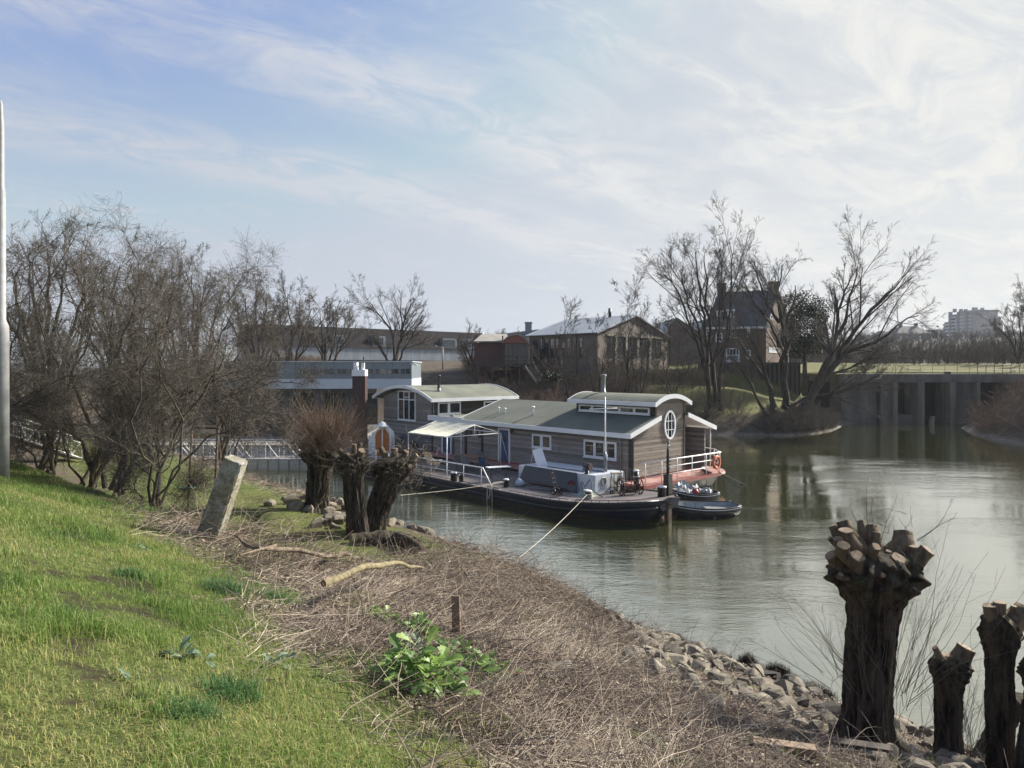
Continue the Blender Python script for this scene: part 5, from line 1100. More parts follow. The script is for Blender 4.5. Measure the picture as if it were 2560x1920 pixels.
# ---------------------------------------------------------------- the two open boats
def boat(name, label, a, b, w, hgt, mo, mi_, seat=True):
    """a: bow point, b: stern point on the water"""
    a, b = Vector(a), Vector(b); L = (b - a).length; ang = math.degrees(math.atan2(b.y - a.y, b.x - a.x)); fr = Frame((a.x, a.y, 0), ang); t = thing(name, label, 'boat', (a.x, a.y, 0))
    st = np.linspace(0, 1, 15); outer, inner = [], []
    for s_ in st:
        hw = w / 2 * (math.sin(math.pi * min(1, .06 + s_ * .78)) ** .65) * (1 if s_ > .0 else .5); hw = max(hw, .10); sh = hgt + .22 * (1 - s_) ** 2.2 + .10 * s_ ** 3; kl = -.12 + .45 * (1 - s_) ** 5 + .22 * s_ ** 6; x = s_ * L
        outer.append([(x, -hw, sh), (x, -hw * .92, (sh + kl) / 2), (x, -hw * .72, kl), (x, hw * .72, kl), (x, hw * .92, (sh + kl) / 2), (x, hw, sh)])
        g = .035; inner.append([(x, -hw + g, sh - .01), (x, -hw * .9 + g, (sh + kl) / 2 + .03), (x, -hw * .7 + g, kl + .08), (x, hw * .7 - g, kl + .08), (x, hw * .9 - g, (sh + kl) / 2 + .03), (x, hw - g, sh - .01)])
    m = MB(fr); m.smooth = False; m.loft(outer, cap=False, closed=False); m.poly(outer[0]); m.poly(outer[-1][::-1]); obj('hull', m, mo, t)
    m = MB(fr); m.loft([[(p[0] * .985 + .03, p[1], p[2]) for p in r] for r in inner], cap=True, closed=False); obj('inside', m, mi_, t)
    m = MB(fr)
    for k in (0, 5): m.tube([r[k] for r in outer], .028, 6)
    m.tube([outer[-1][0], outer[-1][5]], .028, 6); m.tube([outer[0][0], outer[0][5]], .03, 6); obj('gunwale', m, M['black'], t)
    m = MB(fr)
    for k in (0, 5): m.tube([(r[k][0], r[k][1] * 1.01, r[k][2] - .06) for r in outer], .014, 5)
    obj('rubbing_line', m, M['white'], t)
    if seat:
        for s_, mt in ((.62, M['steel']),):
            m = MB(fr); q = inner[9]; m.box((L * .60, -w * .42, hgt * .62), (L * .93, w * .42, hgt * .66)); m.box((L * .60, -w * .42, -.02), (L * .615, w * .42, hgt * .62)); obj('thwart', m, mt, t)
        for i in (3, 5, 7):
            for k, q in ((0, 1), (5, 4)): m = MB(fr); r = inner[i]; x = r[k][0]; y0, y1 = r[k][1], r[q][1]; e = .05 if k == 0 else -.05; m.hexa([(x, y1, r[q][2] - .1), (x + .03, y1, r[q][2] - .1), (x + .03, y1 + e, r[q][2] - .1), (x, y1 + e, r[q][2] - .1), (x, y0, r[k][2]), (x + .03, y0, r[k][2]), (x + .03, y0 + e, r[k][2]), (x, y0 + e, r[k][2])]); obj('rib', m, M['steel'], t)
    return t, fr, L
A = G(*s(1040, 1010), 0); 
t, fr, L = boat('rowing_boat', 'black open rowing boat with pale blue inside, nearest the camera', G(*s(1120, 1000), 0) + Vector((-.45, .25, 0)), G(*s(1985, 985), 0) + Vector((.1, .35, 0)), 1.75, .36, M['black'], mat('dull_blue_grey', (.27, .30, .33), .6, (.20, .22, .24)))
t, fr, L = boat('work_boat', 'small cluttered work boat with white plastic cover behind the rowing boat', G(*s(1150, 860), 0) + Vector((-.2, .7, 0)), G(*s(1760, 850), 0) + Vector((0, .75, 0)), 1.35, .48, M['black'], M['steel'], False)
m = MB(fr); m.box((.5, -.5, .38), (L * .62, .25, .44)); obj('bottom_board', m, M['reddeck'], t)
m = MB(fr); V_ = [[(.3 + (L - .5) * i / 12, -.1 + .65 * j / 5 + .06 * math.sin(i + j), .50 + .18 * math.sin(i * .9 + j) * math.sin(j * 1.3 + i * .3) + .08 * j * (1 if i < 9 else .3)) for j in range(6)] for i in range(13)]
m.loft(V_, cap=False, closed=False); obj('plastic_cover', m, mat('dirty_plastic', (.33, .35, .36), .5, (.20, .22, .22), 3), t)
m = MB(fr); m.lathe((L * .55, .1, .42), [(.16, 0), (.2, .1), (.1, .28)], 8); obj('red_canister', m, M['red'], t)

# ================================================================ buildings across the water
def q4(x, y): return 1260 + x * .31646, 600 + y * .31646
def q5(x, y): return 1860 + x * .31646, 650 + y * .31646
def q3(x, y): return 900 + x * .20796, 780 + y * .20796
class Wall:                                    # a vertical wall plane through two plan points; reads pixels as (a, z)
    def __init__(s, p, q):
        s.p = Vector((p[0], p[1], 0)); s.L = math.hypot(q[0] - p[0], q[1] - p[1]); s.ang = math.degrees(math.atan2(q[1] - p[1], q[0] - p[0])); s.f = Frame(s.p, s.ang)
    def at(s, x, y):
        a = (x - CX) / FPX; u = s.f.u; t = (a * s.p.y - s.p.x) / (u.x - a * u.y); d = s.p.y + u.y * t; return t, EYE - (y - HY) / FPX * d
def opening(parent, w, x0, y0, x1, y1, frame=M['white'], fw=.07, bars=0, hb_=0, name='window', out=.05, gm=M['glass'], side=-1):
    (a, za), (b, zb) = w.at(x0, y0), w.at(x1, y1); a, b = min(a, b), max(a, b); z1, z0 = max(za, zb), min(za, zb)
    m = MB(w.f); o = side * out
    def bx(p, q, r, s_, k=1.0): m.box((p, min(0, o * k), r), (q, max(0, o * k), s_))
    bx(a, b, z0, z0 + fw); bx(a, b, z1 - fw, z1); bx(a, a + fw, z0 + fw, z1 - fw); bx(b - fw, b, z0 + fw, z1 - fw)
    for k in range(bars): c = a + (b - a) * (k + 1) / (bars + 1); bx(c - fw * .35, c + fw * .35, z0 + fw, z1 - fw, .9)
    for k in range(hb_): c = z0 + (z1 - z0) * (k + 1) / (hb_ + 1); bx(a + fw, b - fw, c - fw * .3, c + fw * .3, .8)
    f_ = obj(name, m, frame, parent); m = MB(w.f); m.box((a + fw, min(0, o * .3), z0 + fw), (b - fw, max(0, o * .3), z1 - fw)); obj('pane', m, gm, f_); return f_
zincw = mat('zinc_roof', (.42, .45, .50), .35, (.33, .36, .40), .3, .5, metal=.3)
# --- brick hall with tall windows: gable end facing right-front, long side facing left-front
g0 = P(1323, 900, 92); gc_ = P(1494, 900, 84); g1 = P(1668, 900, 96)     # left far corner, near corner, right end of the gable
hall = thing('brick_hall', 'brown brick hall with tall narrow windows and a pale zinc gable roof', 'hall', (gc_.x, gc_.y, 5))
WL_, WG = Wall((g0.x, g0.y), (gc_.x, gc_.y)), Wall((gc_.x, gc_.y), (g1.x, g1.y))
zl = WL_.at(1323, 842)[1]; zr_ = WG.at(1494, 828)[1]; ze = (zl + zr_) / 2; tpk, zpk = WG.at(1587, 791)
back = (Vector((g0.x, g0.y, 0)) + Vector((g1.x - gc_.x, g1.y - gc_.y, 0)))
A_ = Vector((gc_.x, gc_.y, 0)); B_ = Vector((g1.x, g1.y, 0)); D_ = Vector((g0.x, g0.y, 0)); Uv = (B_ - A_); Dv = (D_ - A_)
m = MB(); zb_ = 4.0
up = lambda v, z: (v.x, v.y, z)
m.poly([up(D_, zb_), up(A_, zb_), up(A_, ze), up(D_, ze)]); pk = A_ + Uv * .5
m.poly([up(A_, zb_), up(B_, zb_), up(B_, ze), up(pk, zpk), up(A_, ze)])
m.poly([up(D_, zb_), up(D_, ze), up(D_ + Uv * .5, zpk), up(D_ + Uv, ze), up(D_ + Uv, zb_)]); m.poly([up(B_, zb_), up(D_ + Uv, zb_), up(D_ + Uv, ze), up(B_, ze)])
obj('wall', m, M['brick'], hall)
m = MB(); o = Uv.normalized() * .5; n_ = Dv.normalized() * .35
def slab(m, a, b, c, d, th):
    m.hexa([tuple(a), tuple(b), tuple(c), tuple(d)] + [(q.x, q.y, q.z + th) for q in (a, b, c, d)])
V3 = lambda v, z: Vector((v.x, v.y, z))
slab(m, V3(A_ - o - n_, ze - .15), V3(pk - n_, zpk + .02), V3(pk + Dv + n_, zpk + .02), V3(D_ - o + n_, ze - .15), .16); slab(m, V3(B_ + o - n_, ze - .15), V3(pk - n_, zpk + .03), V3(pk + Dv + n_, zpk + .03), V3(B_ + Dv + o + n_, ze - .15), .16)
rf = obj('roof', m, zincw, hall)
m = MB()
for k in range(1, 26):
    b = Dv * (k / 26); a0 = V3(A_ - o + b, ze + .02); a1 = V3(pk + b, zpk + .19); m.tube([a0, a1], .035, 3)
obj('roof_seams', m, M['zinc'], rf)
m = MB(); c = pk + Dv * .32 - Uv * .03; m.tube([(c.x, c.y, zpk - .2), (c.x, c.y, zpk + 1.2)], .2, 10); obj('chimney', m, M['black'], rf)
m = MB(); m.tube([tuple(V3(A_ - o - n_ * .8, ze - .12)), tuple(V3(D_ - o + n_, ze - .12))], .07, 6); obj('gutter', m, M['black'], hall)
skyglass = glass_mat('hall_glass', (.03, .035, .04), .05, .8); skypaint = mat('painted_sky_brightness', (.5, .52, .53), .2)
for k, x in enumerate((232, 284, 322, 366, 407, 452, 497, 542, 594)):
    wd = 36 - k * .5; yt_ = 781 - (x - 232) * .03; yb_ = 937 - (x - 232) * .015; lit_ = k in (1, 3, 4, 5, 6, 8)
    opening(hall, WL_, *q4(x, yt_), *q4(x + wd, yb_), frame=M['black'], fw=.08, bars=1, hb_=4, gm=skyglass)
    if lit_: (a_, z1_), (b_, z0_) = WL_.at(*q4(x + 8, yt_ + 6)), WL_.at(*q4(x + wd - 7, yt_ + 78)); m = MB(WL_.f); m.box((min(a_, b_), -.035, z0_), (max(a_, b_), -.017, z1_)); obj('painted_sky_pane', m, skypaint, hall)  # opaque pale colour stands in for sky showing through the hall
for x in (815, 900, 985, 1075, 1175): opening(hall, WG, *q4(x, 758), *q4(x + 66, 932), frame=M['black'], fw=.12, bars=2, hb_=3, gm=skyglass)
m = MB(WG.f); a, z = WG.at(*q4(810, 757)); b, _ = WG.at(*q4(1250, 757)); m.box((a, -.12, z), (b, -.003, z + .25))
for x in (880, 965, 1150): c, _ = WG.at(*q4(x, 800)); m.box((c - .25, -.12, z - 5), (c + .25, -.003, z))
obj('concrete_lintel', m, M['concrete'], hall)
m = MB(WL_.f); L_ = WL_.L; m.box((0, -.08, zb_), (L_, -.003, WL_.at(1323, 912)[1])); obj('plinth', m, M['darkconcrete'], hall)
for x in (310, 438, 577): c, _ = WL_.at(*q4(x, 800)); m = MB(WL_.f); m.tube([(c, -.15, 5.2), (c, -.15, ze - .2)], .06, 6); obj('downpipe', m, M['black'], hall)
opening(hall, WG, *q4(935, 965), *q4(1008, 1030), frame=M['wood'], fw=.2, bars=1, name='door', gm=M['boards'])
# --- sawtooth shed behind the hall
for k, (xa, xb, xp, ya, yp, d, lab) in enumerate([(1655, 1770, 1692, 845, 798, 104, 'brick workshop with sloping skylight roof just right of the hall'), (1735, 1840, 1772, 845, 800, 107, 'brick workshop with skylight roof tucked behind the left side of the house')]):
    t = thing('brick_workshop', lab, 'workshop', P((xa + xb) / 2, 920, d)); l = P(xa, ya, d); r = P(xb, ya + 6, d); pk_ = P(xp, yp, d); m = MB()
    m.prism([(l.x, d, 4.5), (r.x, d, 4.5), (r.x, d, r.z), (pk_.x, d, pk_.z), (l.x, d, l.z)], (0, 14, 0)); obj('wall', m, M['brick'], t)
    m = MB(); m.prism([(l.x - .2, d - .2, l.z), (pk_.x, d - .2, pk_.z + .02), (pk_.x, d - .2, pk_.z + .25), (l.x - .2, d - .2, l.z + .22)], (0, 14.4, 0)); m.prism([(pk_.x + .01, d - .2, pk_.z + .02), (r.x + .2, d - .2, r.z), (r.x + .2, d - .2, r.z + .2), (pk_.x + .01, d - .2, pk_.z + .25)], (0, 14.4, 0)); obj('roof', m, M['felt'], t)
    m = MB(); w0 = P(xp - 18, yp + 8, d - .25); w1 = P(xp - 45, yp + 40, d - .25); m.hexa([(w1.x, d - .3, w1.z), (w0.x - .4, d - .3, w1.z), (w0.x - .4, d - .25, w1.z), (w1.x, d - .25, w1.z), (w0.x - 1.2, d - .3, w0.z), (w0.x, d - .3, w0.z), (w0.x, d - .25, w0.z), (w0.x - 1.2, d - .25, w0.z)]); obj('skylight', m, M['palepanel'], t)
# --- dark brick house with steep roof
h0 = P(1765, 900, 92); hc = P(1915, 900, 90); h1 = P(1972, 900, 97)
house = thing('brick_house', 'tall dark brick house with steep slate roof, dormers and white windows', 'house', (hc.x, hc.y, 5))
WF, WS = Wall((h0.x, h0.y), (hc.x, hc.y)), Wall((hc.x, hc.y), (h1.x, h1.y))
ze = WF.at(1840, 817)[1]; zrg = P(1855, 732, 95).z; A_ = Vector((h0.x, h0.y, 0)); B_ = Vector((hc.x, hc.y, 0)); S_ = Vector((h1.x, h1.y, 0)) - B_; F_ = B_ - A_
m = MB()
for a, b in ((A_, B_), (B_, B_ + S_), (B_ + S_, A_ + S_), (A_ + S_, A_)): m.poly([up(a, 4.5), up(b, 4.5), up(b, ze), up(a, ze)])
for e in (A_, B_): m.poly([up(e, ze), up(e + S_ * .5, zrg), up(e + S_, ze)])
obj('wall', m, M['brick2'], house)
m = MB(); e_ = F_.normalized() * .15; s_ = S_.normalized() * .4
rt = M['slate'] = mat('slate_roof', (.085, .087, .095), .75, (.055, .056, .062), 1.5, .6, bump=.5, bscale=9)
slab(m, V3(A_ - e_ - s_, ze - .25), V3(B_ + e_ - s_, ze - .25), V3(B_ + e_ + S_ * .5, zrg), V3(A_ - e_ + S_ * .5, zrg), .18); slab(m, V3(A_ - e_ + S_ + s_, ze - .25), V3(B_ + e_ + S_ + s_, ze - .25), V3(B_ + e_ + S_ * .5, zrg + .01), V3(A_ - e_ + S_ * .5, zrg + .01), .18)
hr = obj('roof', m, rt, house)
for t_ in (.03, .93):
    m = MB(); c = A_ + F_ * t_ + S_ * .5; fr = Frame((c.x, c.y, 0), WF.ang); m.box((-.55, -.5, zrg - 1.2), (.55, .5, zrg + 1.1)); m.box((-.65, -.6, zrg + 1.1), (.65, .6, zrg + 1.3)); o_ = obj('chimney', MB() if False else (lambda q: (q.box((-.55, -.5, zrg - 1.2), (.55, .5, zrg + 1.1)), q.box((-.65, -.6, zrg + 1.103), (.65, .6, zrg + 1.3)), q)[2])(MB(fr)), M['brick2'], hr)
m = MB(WF.f); m.box((-.3, -.45, ze - .28), (WF.L + .3, -.403, ze - .02)); obj('gutter_board', m, M['white'], house)
for x0, x1, y0, y1, b, h_ in ((1672, 1725, 735, 805, 1, 1), (1780, 1845, 700, 775, 2, 1), (1918, 1945, 700, 765, 1, 1), (1755, 1860, 855, 960, 3, 1), (1915, 1948, 870, 940, 0, 1), (1600, 1625, 715, 800, 0, 2)):
    opening(house, WF, *q4(x0, y0), *q4(x1, y1), bars=b, hb_=h_, fw=.12)
opening(house, WS, *q5(195, 690), *q5(262, 735), bars=1, fw=.12, gm=M['palepanel']); opening(house, WS, *q5(205, 430), *q5(225, 470), fw=.1)
for x0, x1, y0, y1 in ((1686, 1735, 572, 622), (1772, 1815, 562, 612)):
    (a, za), (b, zb) = WF.at(*q4(x0, y0)), WF.at(*q4(x1, y1)); 
    m = MB(WF.f); m.box((a - .15, .9, zb - .3), (b + .15, 3.5, za + .1)); dm = obj('dormer', m, rt, hr)
    m = MB(WF.f); m.box((a - .25, .75, za + .1), (b + .25, 3.5, za + .3)); m.box((a - .1, .82, zb - .1), (a + .05, .897, za + .1)); m.box((b - .05, .82, zb - .1), (b + .1, .897, za + .1)); m.box((a + .05, .82, zb - .1), (b - .05, .897, zb + .08)); m.box(((a + b) / 2 - .05, .82, zb + .08), ((a + b) / 2 + .05, .897, za + .1)); obj('dormer_frame', m, M['white'], dm)
m = MB(WF.f); a, z = WF.at(*q4(1765, 965)); b, _ = WF.at(*q4(1865, 965)); m.box((a, -1.1, z - .1), (b, -.002, z))
for k in range(13): x = a + (b - a) * k / 12; m.box((x - .02, -1.1, z), (x + .02, -1.06, z + .9))
m.box((a, -1.12, z + .9), (b, -1.05, z + .96)); obj('balcony', m, M['white'], house)
# retaining sheet pile wall under the house
sw = Wall((P(1740, 950, 86.6).x, 86.0), (P(1990, 950, 86.6).x, 85.6)); m = MB(sw.f); zt_ = sw.at(1840, 911)[1]; n = 46
for k in range(n):
    a = sw.L * k / n; b = sw.L * (k + 1) / n; o_ = .0 if k % 2 else -.3; m.box((a, o_ - .03, 3.2), (b, o_ + .03, zt_)); m.box((b - .02, -.32, 3.2), (b + .02, .02, zt_ - .004))
m.box((-.2, -.45, zt_), (sw.L + .2, .2, zt_ + .25)); tag(obj('sheet_pile_wall', m, mat('sheet_pile', (.085, .078, .072), .8, (.05, .045, .04), .8, .6, stretch=(1, 1, .2))), 'grey corrugated retaining wall below the dark brick house', 'wall')
# --- red shed with curved roof, raised deck and stairs
r0 = P(1255, 950, 84); r1_ = P(1322, 950, 84); shed = thing('boat_shed', 'rust red wooden shed with curved roof and glass front on a raised platform', 'shed', (r0.x, 84, 3)); 
zt_ = EYE + (HY - 858) / FPX * 84; zf_ = EYE - (912 - HY) / FPX * 84; w_ = r1_.x - r0.x
redw = mat('rust_red_boards', (.105, .045, .036), .8, (.065, .032, .028), 1.5, .5, stretch=(6, 6, .4)); redp = mat('red_gable_paint', (.26, .085, .05), .6)
m = MB(); m.box((r0.x - 3.4, 85.6, zf_), (r1_.x, 93, zf_ + 2.7)); m.box((r0.x, 84.2, zf_), (r0.x + .15, 85.6, zt_ + .9)); obj('wall', m, redw, shed)
arc = [(r0.x + w_ * k / 14, 84.0, zt_ + .0 + .95 * math.sin(math.pi * k / 14) ** .8) for k in range(15)]
m = MB(); m.prism(arc, (0, .1, 0)); obj('gable', m, redp, shed)
m = MB(); m.prism([(x - .0, 83.8, z + .02) for x, y, z in arc] + [(x, 83.8, z + .16) for x, y, z in arc[::-1]], (0, 9, 0)); m.hexa([(r0.x - 3.4, 85, zf_ + 2.72), (r0.x + .6, 85, zf_ + 2.72), (r0.x + .6, 93, zf_ + 3.0), (r0.x - 3.4, 93, zf_ + 3.0), (r0.x - 3.4, 85, zf_ + 2.85), (r0.x + .6, 85, zf_ + 2.85), (r0.x + .6, 89, zf_ + 3.9), (r0.x - 2.6, 89, zf_ + 3.9)]); obj('roof', m, mat('pale_bitumen', (.33, .31, .27), .8, (.22, .21, .19), 1), shed)
for k in range(6):
    x = r0.x + .3 + k * .5; m = MB(); m.box((x, 85.50, zf_ + .15), (x + .45, 85.597, zf_ + 2.5)); obj('glass_door', m, M['glass'], shed)
m = MB(); m.box((r0.x + 3.1, 85.2, zf_ + .1), (r0.x + 3.35, 85.3, zf_ + 2.3)); m.box((r0.x + 3.55, 85.2, zf_ + .1), (r0.x + 3.65, 85.3, zf_ + 2.3)); obj('ladder_boards', m, M['wood'], shed)
m = MB(); m.box((r0.x - 3, 82.6, zf_ - .2), (r1_.x + .1, 85.5, zf_ - .003))
for k in range(5): x = r0.x - 2.8 + k * 1.6; m.box((x, 82.8, 1.5), (x + .15, 82.95, zf_ - .2))
for z in (.5, 1.0): m.tube([(r0.x - 3, 82.65, zf_ + z), (r1_.x, 82.65, zf_ + z)], .03, 4)
for k in range(7): x = r0.x - 3 + k * .98; m.tube([(x, 82.65, zf_), (x, 82.65, zf_ + 1.0)], .025, 4)
obj('platform', m, M['black'], shed)
m = MB(); a = P(1312, 914, 82.5); b = P(1340, 951, 79.5)
for sx in (0, 1.1): m.hexa([(a.x + sx, a.y, a.z - .3), (a.x + sx + .08, a.y, a.z - .3), (b.x + sx + .08, b.y, b.z - .3), (b.x + sx, b.y, b.z - .3), (a.x + sx, a.y, a.z), (a.x + sx + .08, a.y, a.z), (b.x + sx + .08, b.y, b.z), (b.x + sx, b.y, b.z)])
for k in range(11): c = a.lerp(b, (k + .5) / 11); m.box((c.x, c.y - .12, c.z - .12), (c.x + 1.1, c.y + .14, c.z - .07))
obj('stairs', m, M['wood'], shed)
# --- long row of terraced houses with slate mansard
e0 = P(640, 850, 118); e1 = P(1222, 850, 150)
row = thing('terraced_row', 'long terraced row with dark tiled roof, box dormers and pale zinc upper band', 'terrace', ((e0.x + e1.x) / 2, 130, 6)); WR = Wall((e0.x, e0.y), (e1.x, e1.y))
zg = WR.at(1150, 875)[1]; zrd = WR.at(1000, 829)[1] + 0.5; m = MB(WR.f)
m.box((0, .3, 5), (WR.L, 9, zg - 2.2)); obj('wall', m, M['brick'], row)
m = MB(WR.f); m.box((0, 0, zg - 2.2), (WR.L, 9, zg)); obj('zinc_band', m, mat('pale_zinc', (.30, .34, .38), .5, (.22, .25, .28), .4, .5, metal=.1, stretch=(5, 5, .5)), row)
tile = M['tile'] = mat('dark_tiles', (.030, .028, .030), .95, (.02, .019, .021), .7, .6, bump=.6, bscale=14, spec=.08)
m = MB(WR.f); m.hexa([(-.3, -.2, zg), (WR.L + .3, -.2, zg), (WR.L + .3, 9.2, zg), (-.3, 9.2, zg), (-.3, 2.6, zrd), (WR.L + .3, 2.6, zrd), (WR.L + .3, 6.0, zrd), (-.3, 6.0, zrd)]); rr2 = obj('roof', m, tile, row)
m = MB(WR.f); m.hexa([(WR.L + .31, -.3, zg - .1), (WR.L + .6, -.3, zg - .1), (WR.L + .6, .2, zg - .1), (WR.L + .31, .2, zg - .1), (WR.L + .31, 2.5, zrd + .1), (WR.L + .6, 2.5, zrd + .1), (WR.L + .6, 3.0, zrd + .1), (WR.L + .31, 3.0, zrd + .1)]); obj('verge', m, M['white'], row)
for x0, x1 in ((160, 310), (1000, 1170), (1200, 1375), (-330, -180)):
    (a, za), (b, zb) = WR.at(*q3(x0, 330)), WR.at(*q3(x1, 432)); m = MB(WR.f); m.box((a, .1, zg + .3), (b, 3.2, zg + 2.3)); d_ = obj('dormer', m, M['zinc'], rr2)
    m = MB(WR.f); n = 4
    for k in range(n): p_ = a + .35 + (b - a - .7) * k / n; q_ = a + .35 + (b - a - .7) * (k + 1) / n - .12; m.box((p_, .03, zg + .75), (q_, .097, zg + 2.0))
    obj('pane', m, skyglass, d_)
for x in (10, 435, 850, 1445):
    a, z = WR.at(*q3(x, 370)); m = MB(WR.f); m.hexa([(a - .5, .55, z - .5), (a + .5, .55, z - .5), (a + .5, .75, z - .5), (a - .5, .75, z - .5), (a - .6, 1.25, z + .45), (a + .4, 1.25, z + .45), (a + .4, 1.45, z + .45), (a - .6, 1.45, z + .45)]); obj('roof_window', m, M['palepanel'], rr2)
for x in range(0, 8):
    a = 3 + x * 7.4; m = MB(WR.f); m.box((a, .2, 6), (a + 3.2, .297, zg - 2.6)); obj('window', m, skyglass, row)
# --- black roofed house behind the shed
bh = thing('gabled_house', 'house with black tiled roof, chimney and cream gable behind the curved shed', 'house', P(1290, 900, 125)); l = P(1212, 842, 125); pk_ = P(1350, 826, 118); 
m = MB(); a = P(1215, 842, 130); b = P(1348, 826, 120); c = P(1322, 862, 114); d_ = P(1215, 868, 124); e = P(1372, 862, 118)
slab(m, Vector(d_), Vector(c), Vector(b), Vector(a), .2); rf = obj('roof', m, M['slate'], bh)
m = MB(); m.poly([tuple(c - Vector((0, 0, .1))), tuple(e), tuple(b - Vector((0, 0, .05)))]); m.poly([(c.x, c.y, 5), (e.x, e.y, 5), (e.x, e.y, e.z), (c.x, c.y, c.z)]); m.poly([(d_.x, d_.y, 5), (c.x, c.y, 5), (c.x, c.y, c.z), (d_.x, d_.y, d_.z)])
m.prism([(c.x, c.y + .3, 5), (e.x, e.y + .3, 5), (e.x, e.y + .3, e.z), (b.x, b.y + .3, b.z - .4), (c.x, c.y + .3, c.z - .3)], (0, 6, 0)); obj('wall', m, mat('cream_render', (.48, .44, .34), .8), bh)
m = MB(); ch = P(1321, 829, 121); m.box((ch.x - .55, 120.4, ch.z - 1.2), (ch.x + .55, 121.6, ch.z + 1.4)); m.box((ch.x - .65, 120.3, ch.z + 1.403), (ch.x + .65, 121.7, ch.z + 1.6)); obj('chimney', m, M['zinc'], rf)
for x, y in ((1257, 839), (1298, 833), (1222, 842)): q = P(x, y, 124); m = MB(); m.tube([tuple(q - Vector((0, 0, .4))), tuple(q + Vector((0, 0, .5)))], .12, 6); obj('flue', m, M['black'], rf)
# --- floating office with metal cladding
of0 = P(560, 950, 57); of1 = P(1029, 950, 57.5); WO = Wall((of0.x, of0.y), (of1.x, of1.y)); off = thing('floating_office', 'floating office block with blue grey metal cladding and a pale panel band', 'office', (of1.x, 58, 0)); L_ = WO.L
zz = lambda y: WO.at(1000, y)[1]
m = MB(WO.f); m.box((0, 0, zz(947)), (L_, 8, zz(905))); obj('upper_wall', m, M['zinc'], off)
m = MB(WO.f); m.box((0, -.08, zz(971.5)), (L_ + .02, 8.02, zz(947) - .003)); obj('panel_band', m, M['palepanel'], off)
m = MB(WO.f); m.box((.3, .5, .9), (L_ - 4, 8, zz(971.5) - .003)); obj('lower_wall', m, mat('dark_cladding', (.06, .062, .068), .6, (.035, .036, .04), .6), off)
m = MB(WO.f); m.box((-.8, -1.2, -.4), (L_ + 1.0, 9, .95)); obj('pontoon', m, mat('grey_pontoon', (.30, .30, .29), .7, (.22, .21, .20), 1.2, .5, stretch=(.4, .4, 4)), off)
m = MB(WO.f); m.box((-.1, -.12, zz(905)), (L_ + .1, 8.1, zz(902.8))); obj('coping', m, M['palepanel'], off)
for x0, x1 in ((85, 165), (185, 320), (335, 470), (485, 610), (-130, 20), (-280, -150), (-430, -300), (-600, -450), (-760, -620)):
    opening(off, WO, *q3(x0, 676), *q3(x1, 750), frame=M['zinc'], fw=.05, bars=1, gm=skyglass, out=.06)
m = MB(WO.f)
for k in range(18): a = L_ - k * 1.55; m.box((a - .02, -.02, zz(947) + .02), (a, -.002, zz(905) - .02))
obj('panel_joints', m, M['black'], off)
m = MB(WO.f); m.tube([(L_ - .05, -.1, zz(908)), (L_ + .5, -.4, zz(913))], .07, 6); obj('security_lamp', m, M['white'], off)
for k in range(6): a = L_ - 4.4 - k * 2.6; m = MB(WO.f); m.box((a, .42, 1.9), (a + 1.6, .497, zz(971.5) - .4)); obj('window', m, M['glass'], off)
# brown hulled pontoon / moored hull with pale rail behind the gangway
k0 = P(520, 1100, 50.5); k1 = P(905, 1100, 50.5)
hp = thing('mooring_pontoon', 'long low pale grey pontoon with ribbed side behind the white gangway', 'pontoon', ((k0.x + k1.x) / 2, 51, 0))
m = MB(); m.box((P(300, 1100, 50.5).x, 50.5, -.3), (P(862, 1100, 50.5).x, 53.5, .95)); obj('hull', m, mat('pale_grey_hull', (.55, .54, .51), .7, (.40, .39, .36), 1.4, .5, stretch=(.3, .3, 5)), hp)
m = MB()
for k in range(24): x = P(300, 1100, 50.5).x + k * .75; m.box((x, 50.44, .0), (x + .05, 50.497, .93))
obj('ribs', m, M['concrete'], hp)
m = MB(); m.box((P(300, 1100, 50.5).x, 50.3, .953), (P(862, 1100, 50.5).x, 53.6, 1.08)); obj('deck', m, M['wood'], hp)
# dolphin pile: dark red steel box with white top
dq = G(900, 1125, 0.); dq = P(900, 1000, 51); dp = thing('mooring_pile', 'thick dark red steel mooring pile with a white boxed top', 'pile', (dq.x, 51, -.5))
k_ = 51 / FPX; m = MB(); m.box((dq.x - 15.8 * k_, 50.55, -1), (dq.x + 15.8 * k_, 51.45, EYE - (940 - HY) * k_)); obj('shaft', m, mat('dark_red_steel', (.05, .018, .018), .6, (.035, .02, .02), 2), dp)
m = MB(); m.box((dq.x - 16.8 * k_, 50.5, EYE - (940 - HY) * k_), (dq.x + 16 * k_, 51.5, EYE - (924 - HY) * k_)); m.box((dq.x - 14 * k_, 50.7, EYE - (924 - HY) * k_), (dq.x - 6 * k_, 51.3, EYE - (906 - HY) * k_)); m.box((dq.x + 5 * k_, 50.7, EYE - (924 - HY) * k_), (dq.x + 10 * k_, 51.3, EYE - (907 - HY) * k_)); obj('white_top', m, M['white'], dp)
m = MB(); m.tube([(dq.x + 10 * k_, 50.8, EYE - (922 - HY) * k_), (dq.x + 10.5 * k_, 50.8, EYE - (892 - HY) * k_), (dq.x + 12.5 * k_, 50.8, EYE - (891 - HY) * k_)], .05, 6); m.box((dq.x - 3 * k_, 50.8, EYE - (918 - HY) * k_), (dq.x + 5 * k_, 50.9, EYE - (914 - HY) * k_)); obj('post', m, M['steel'], dp)
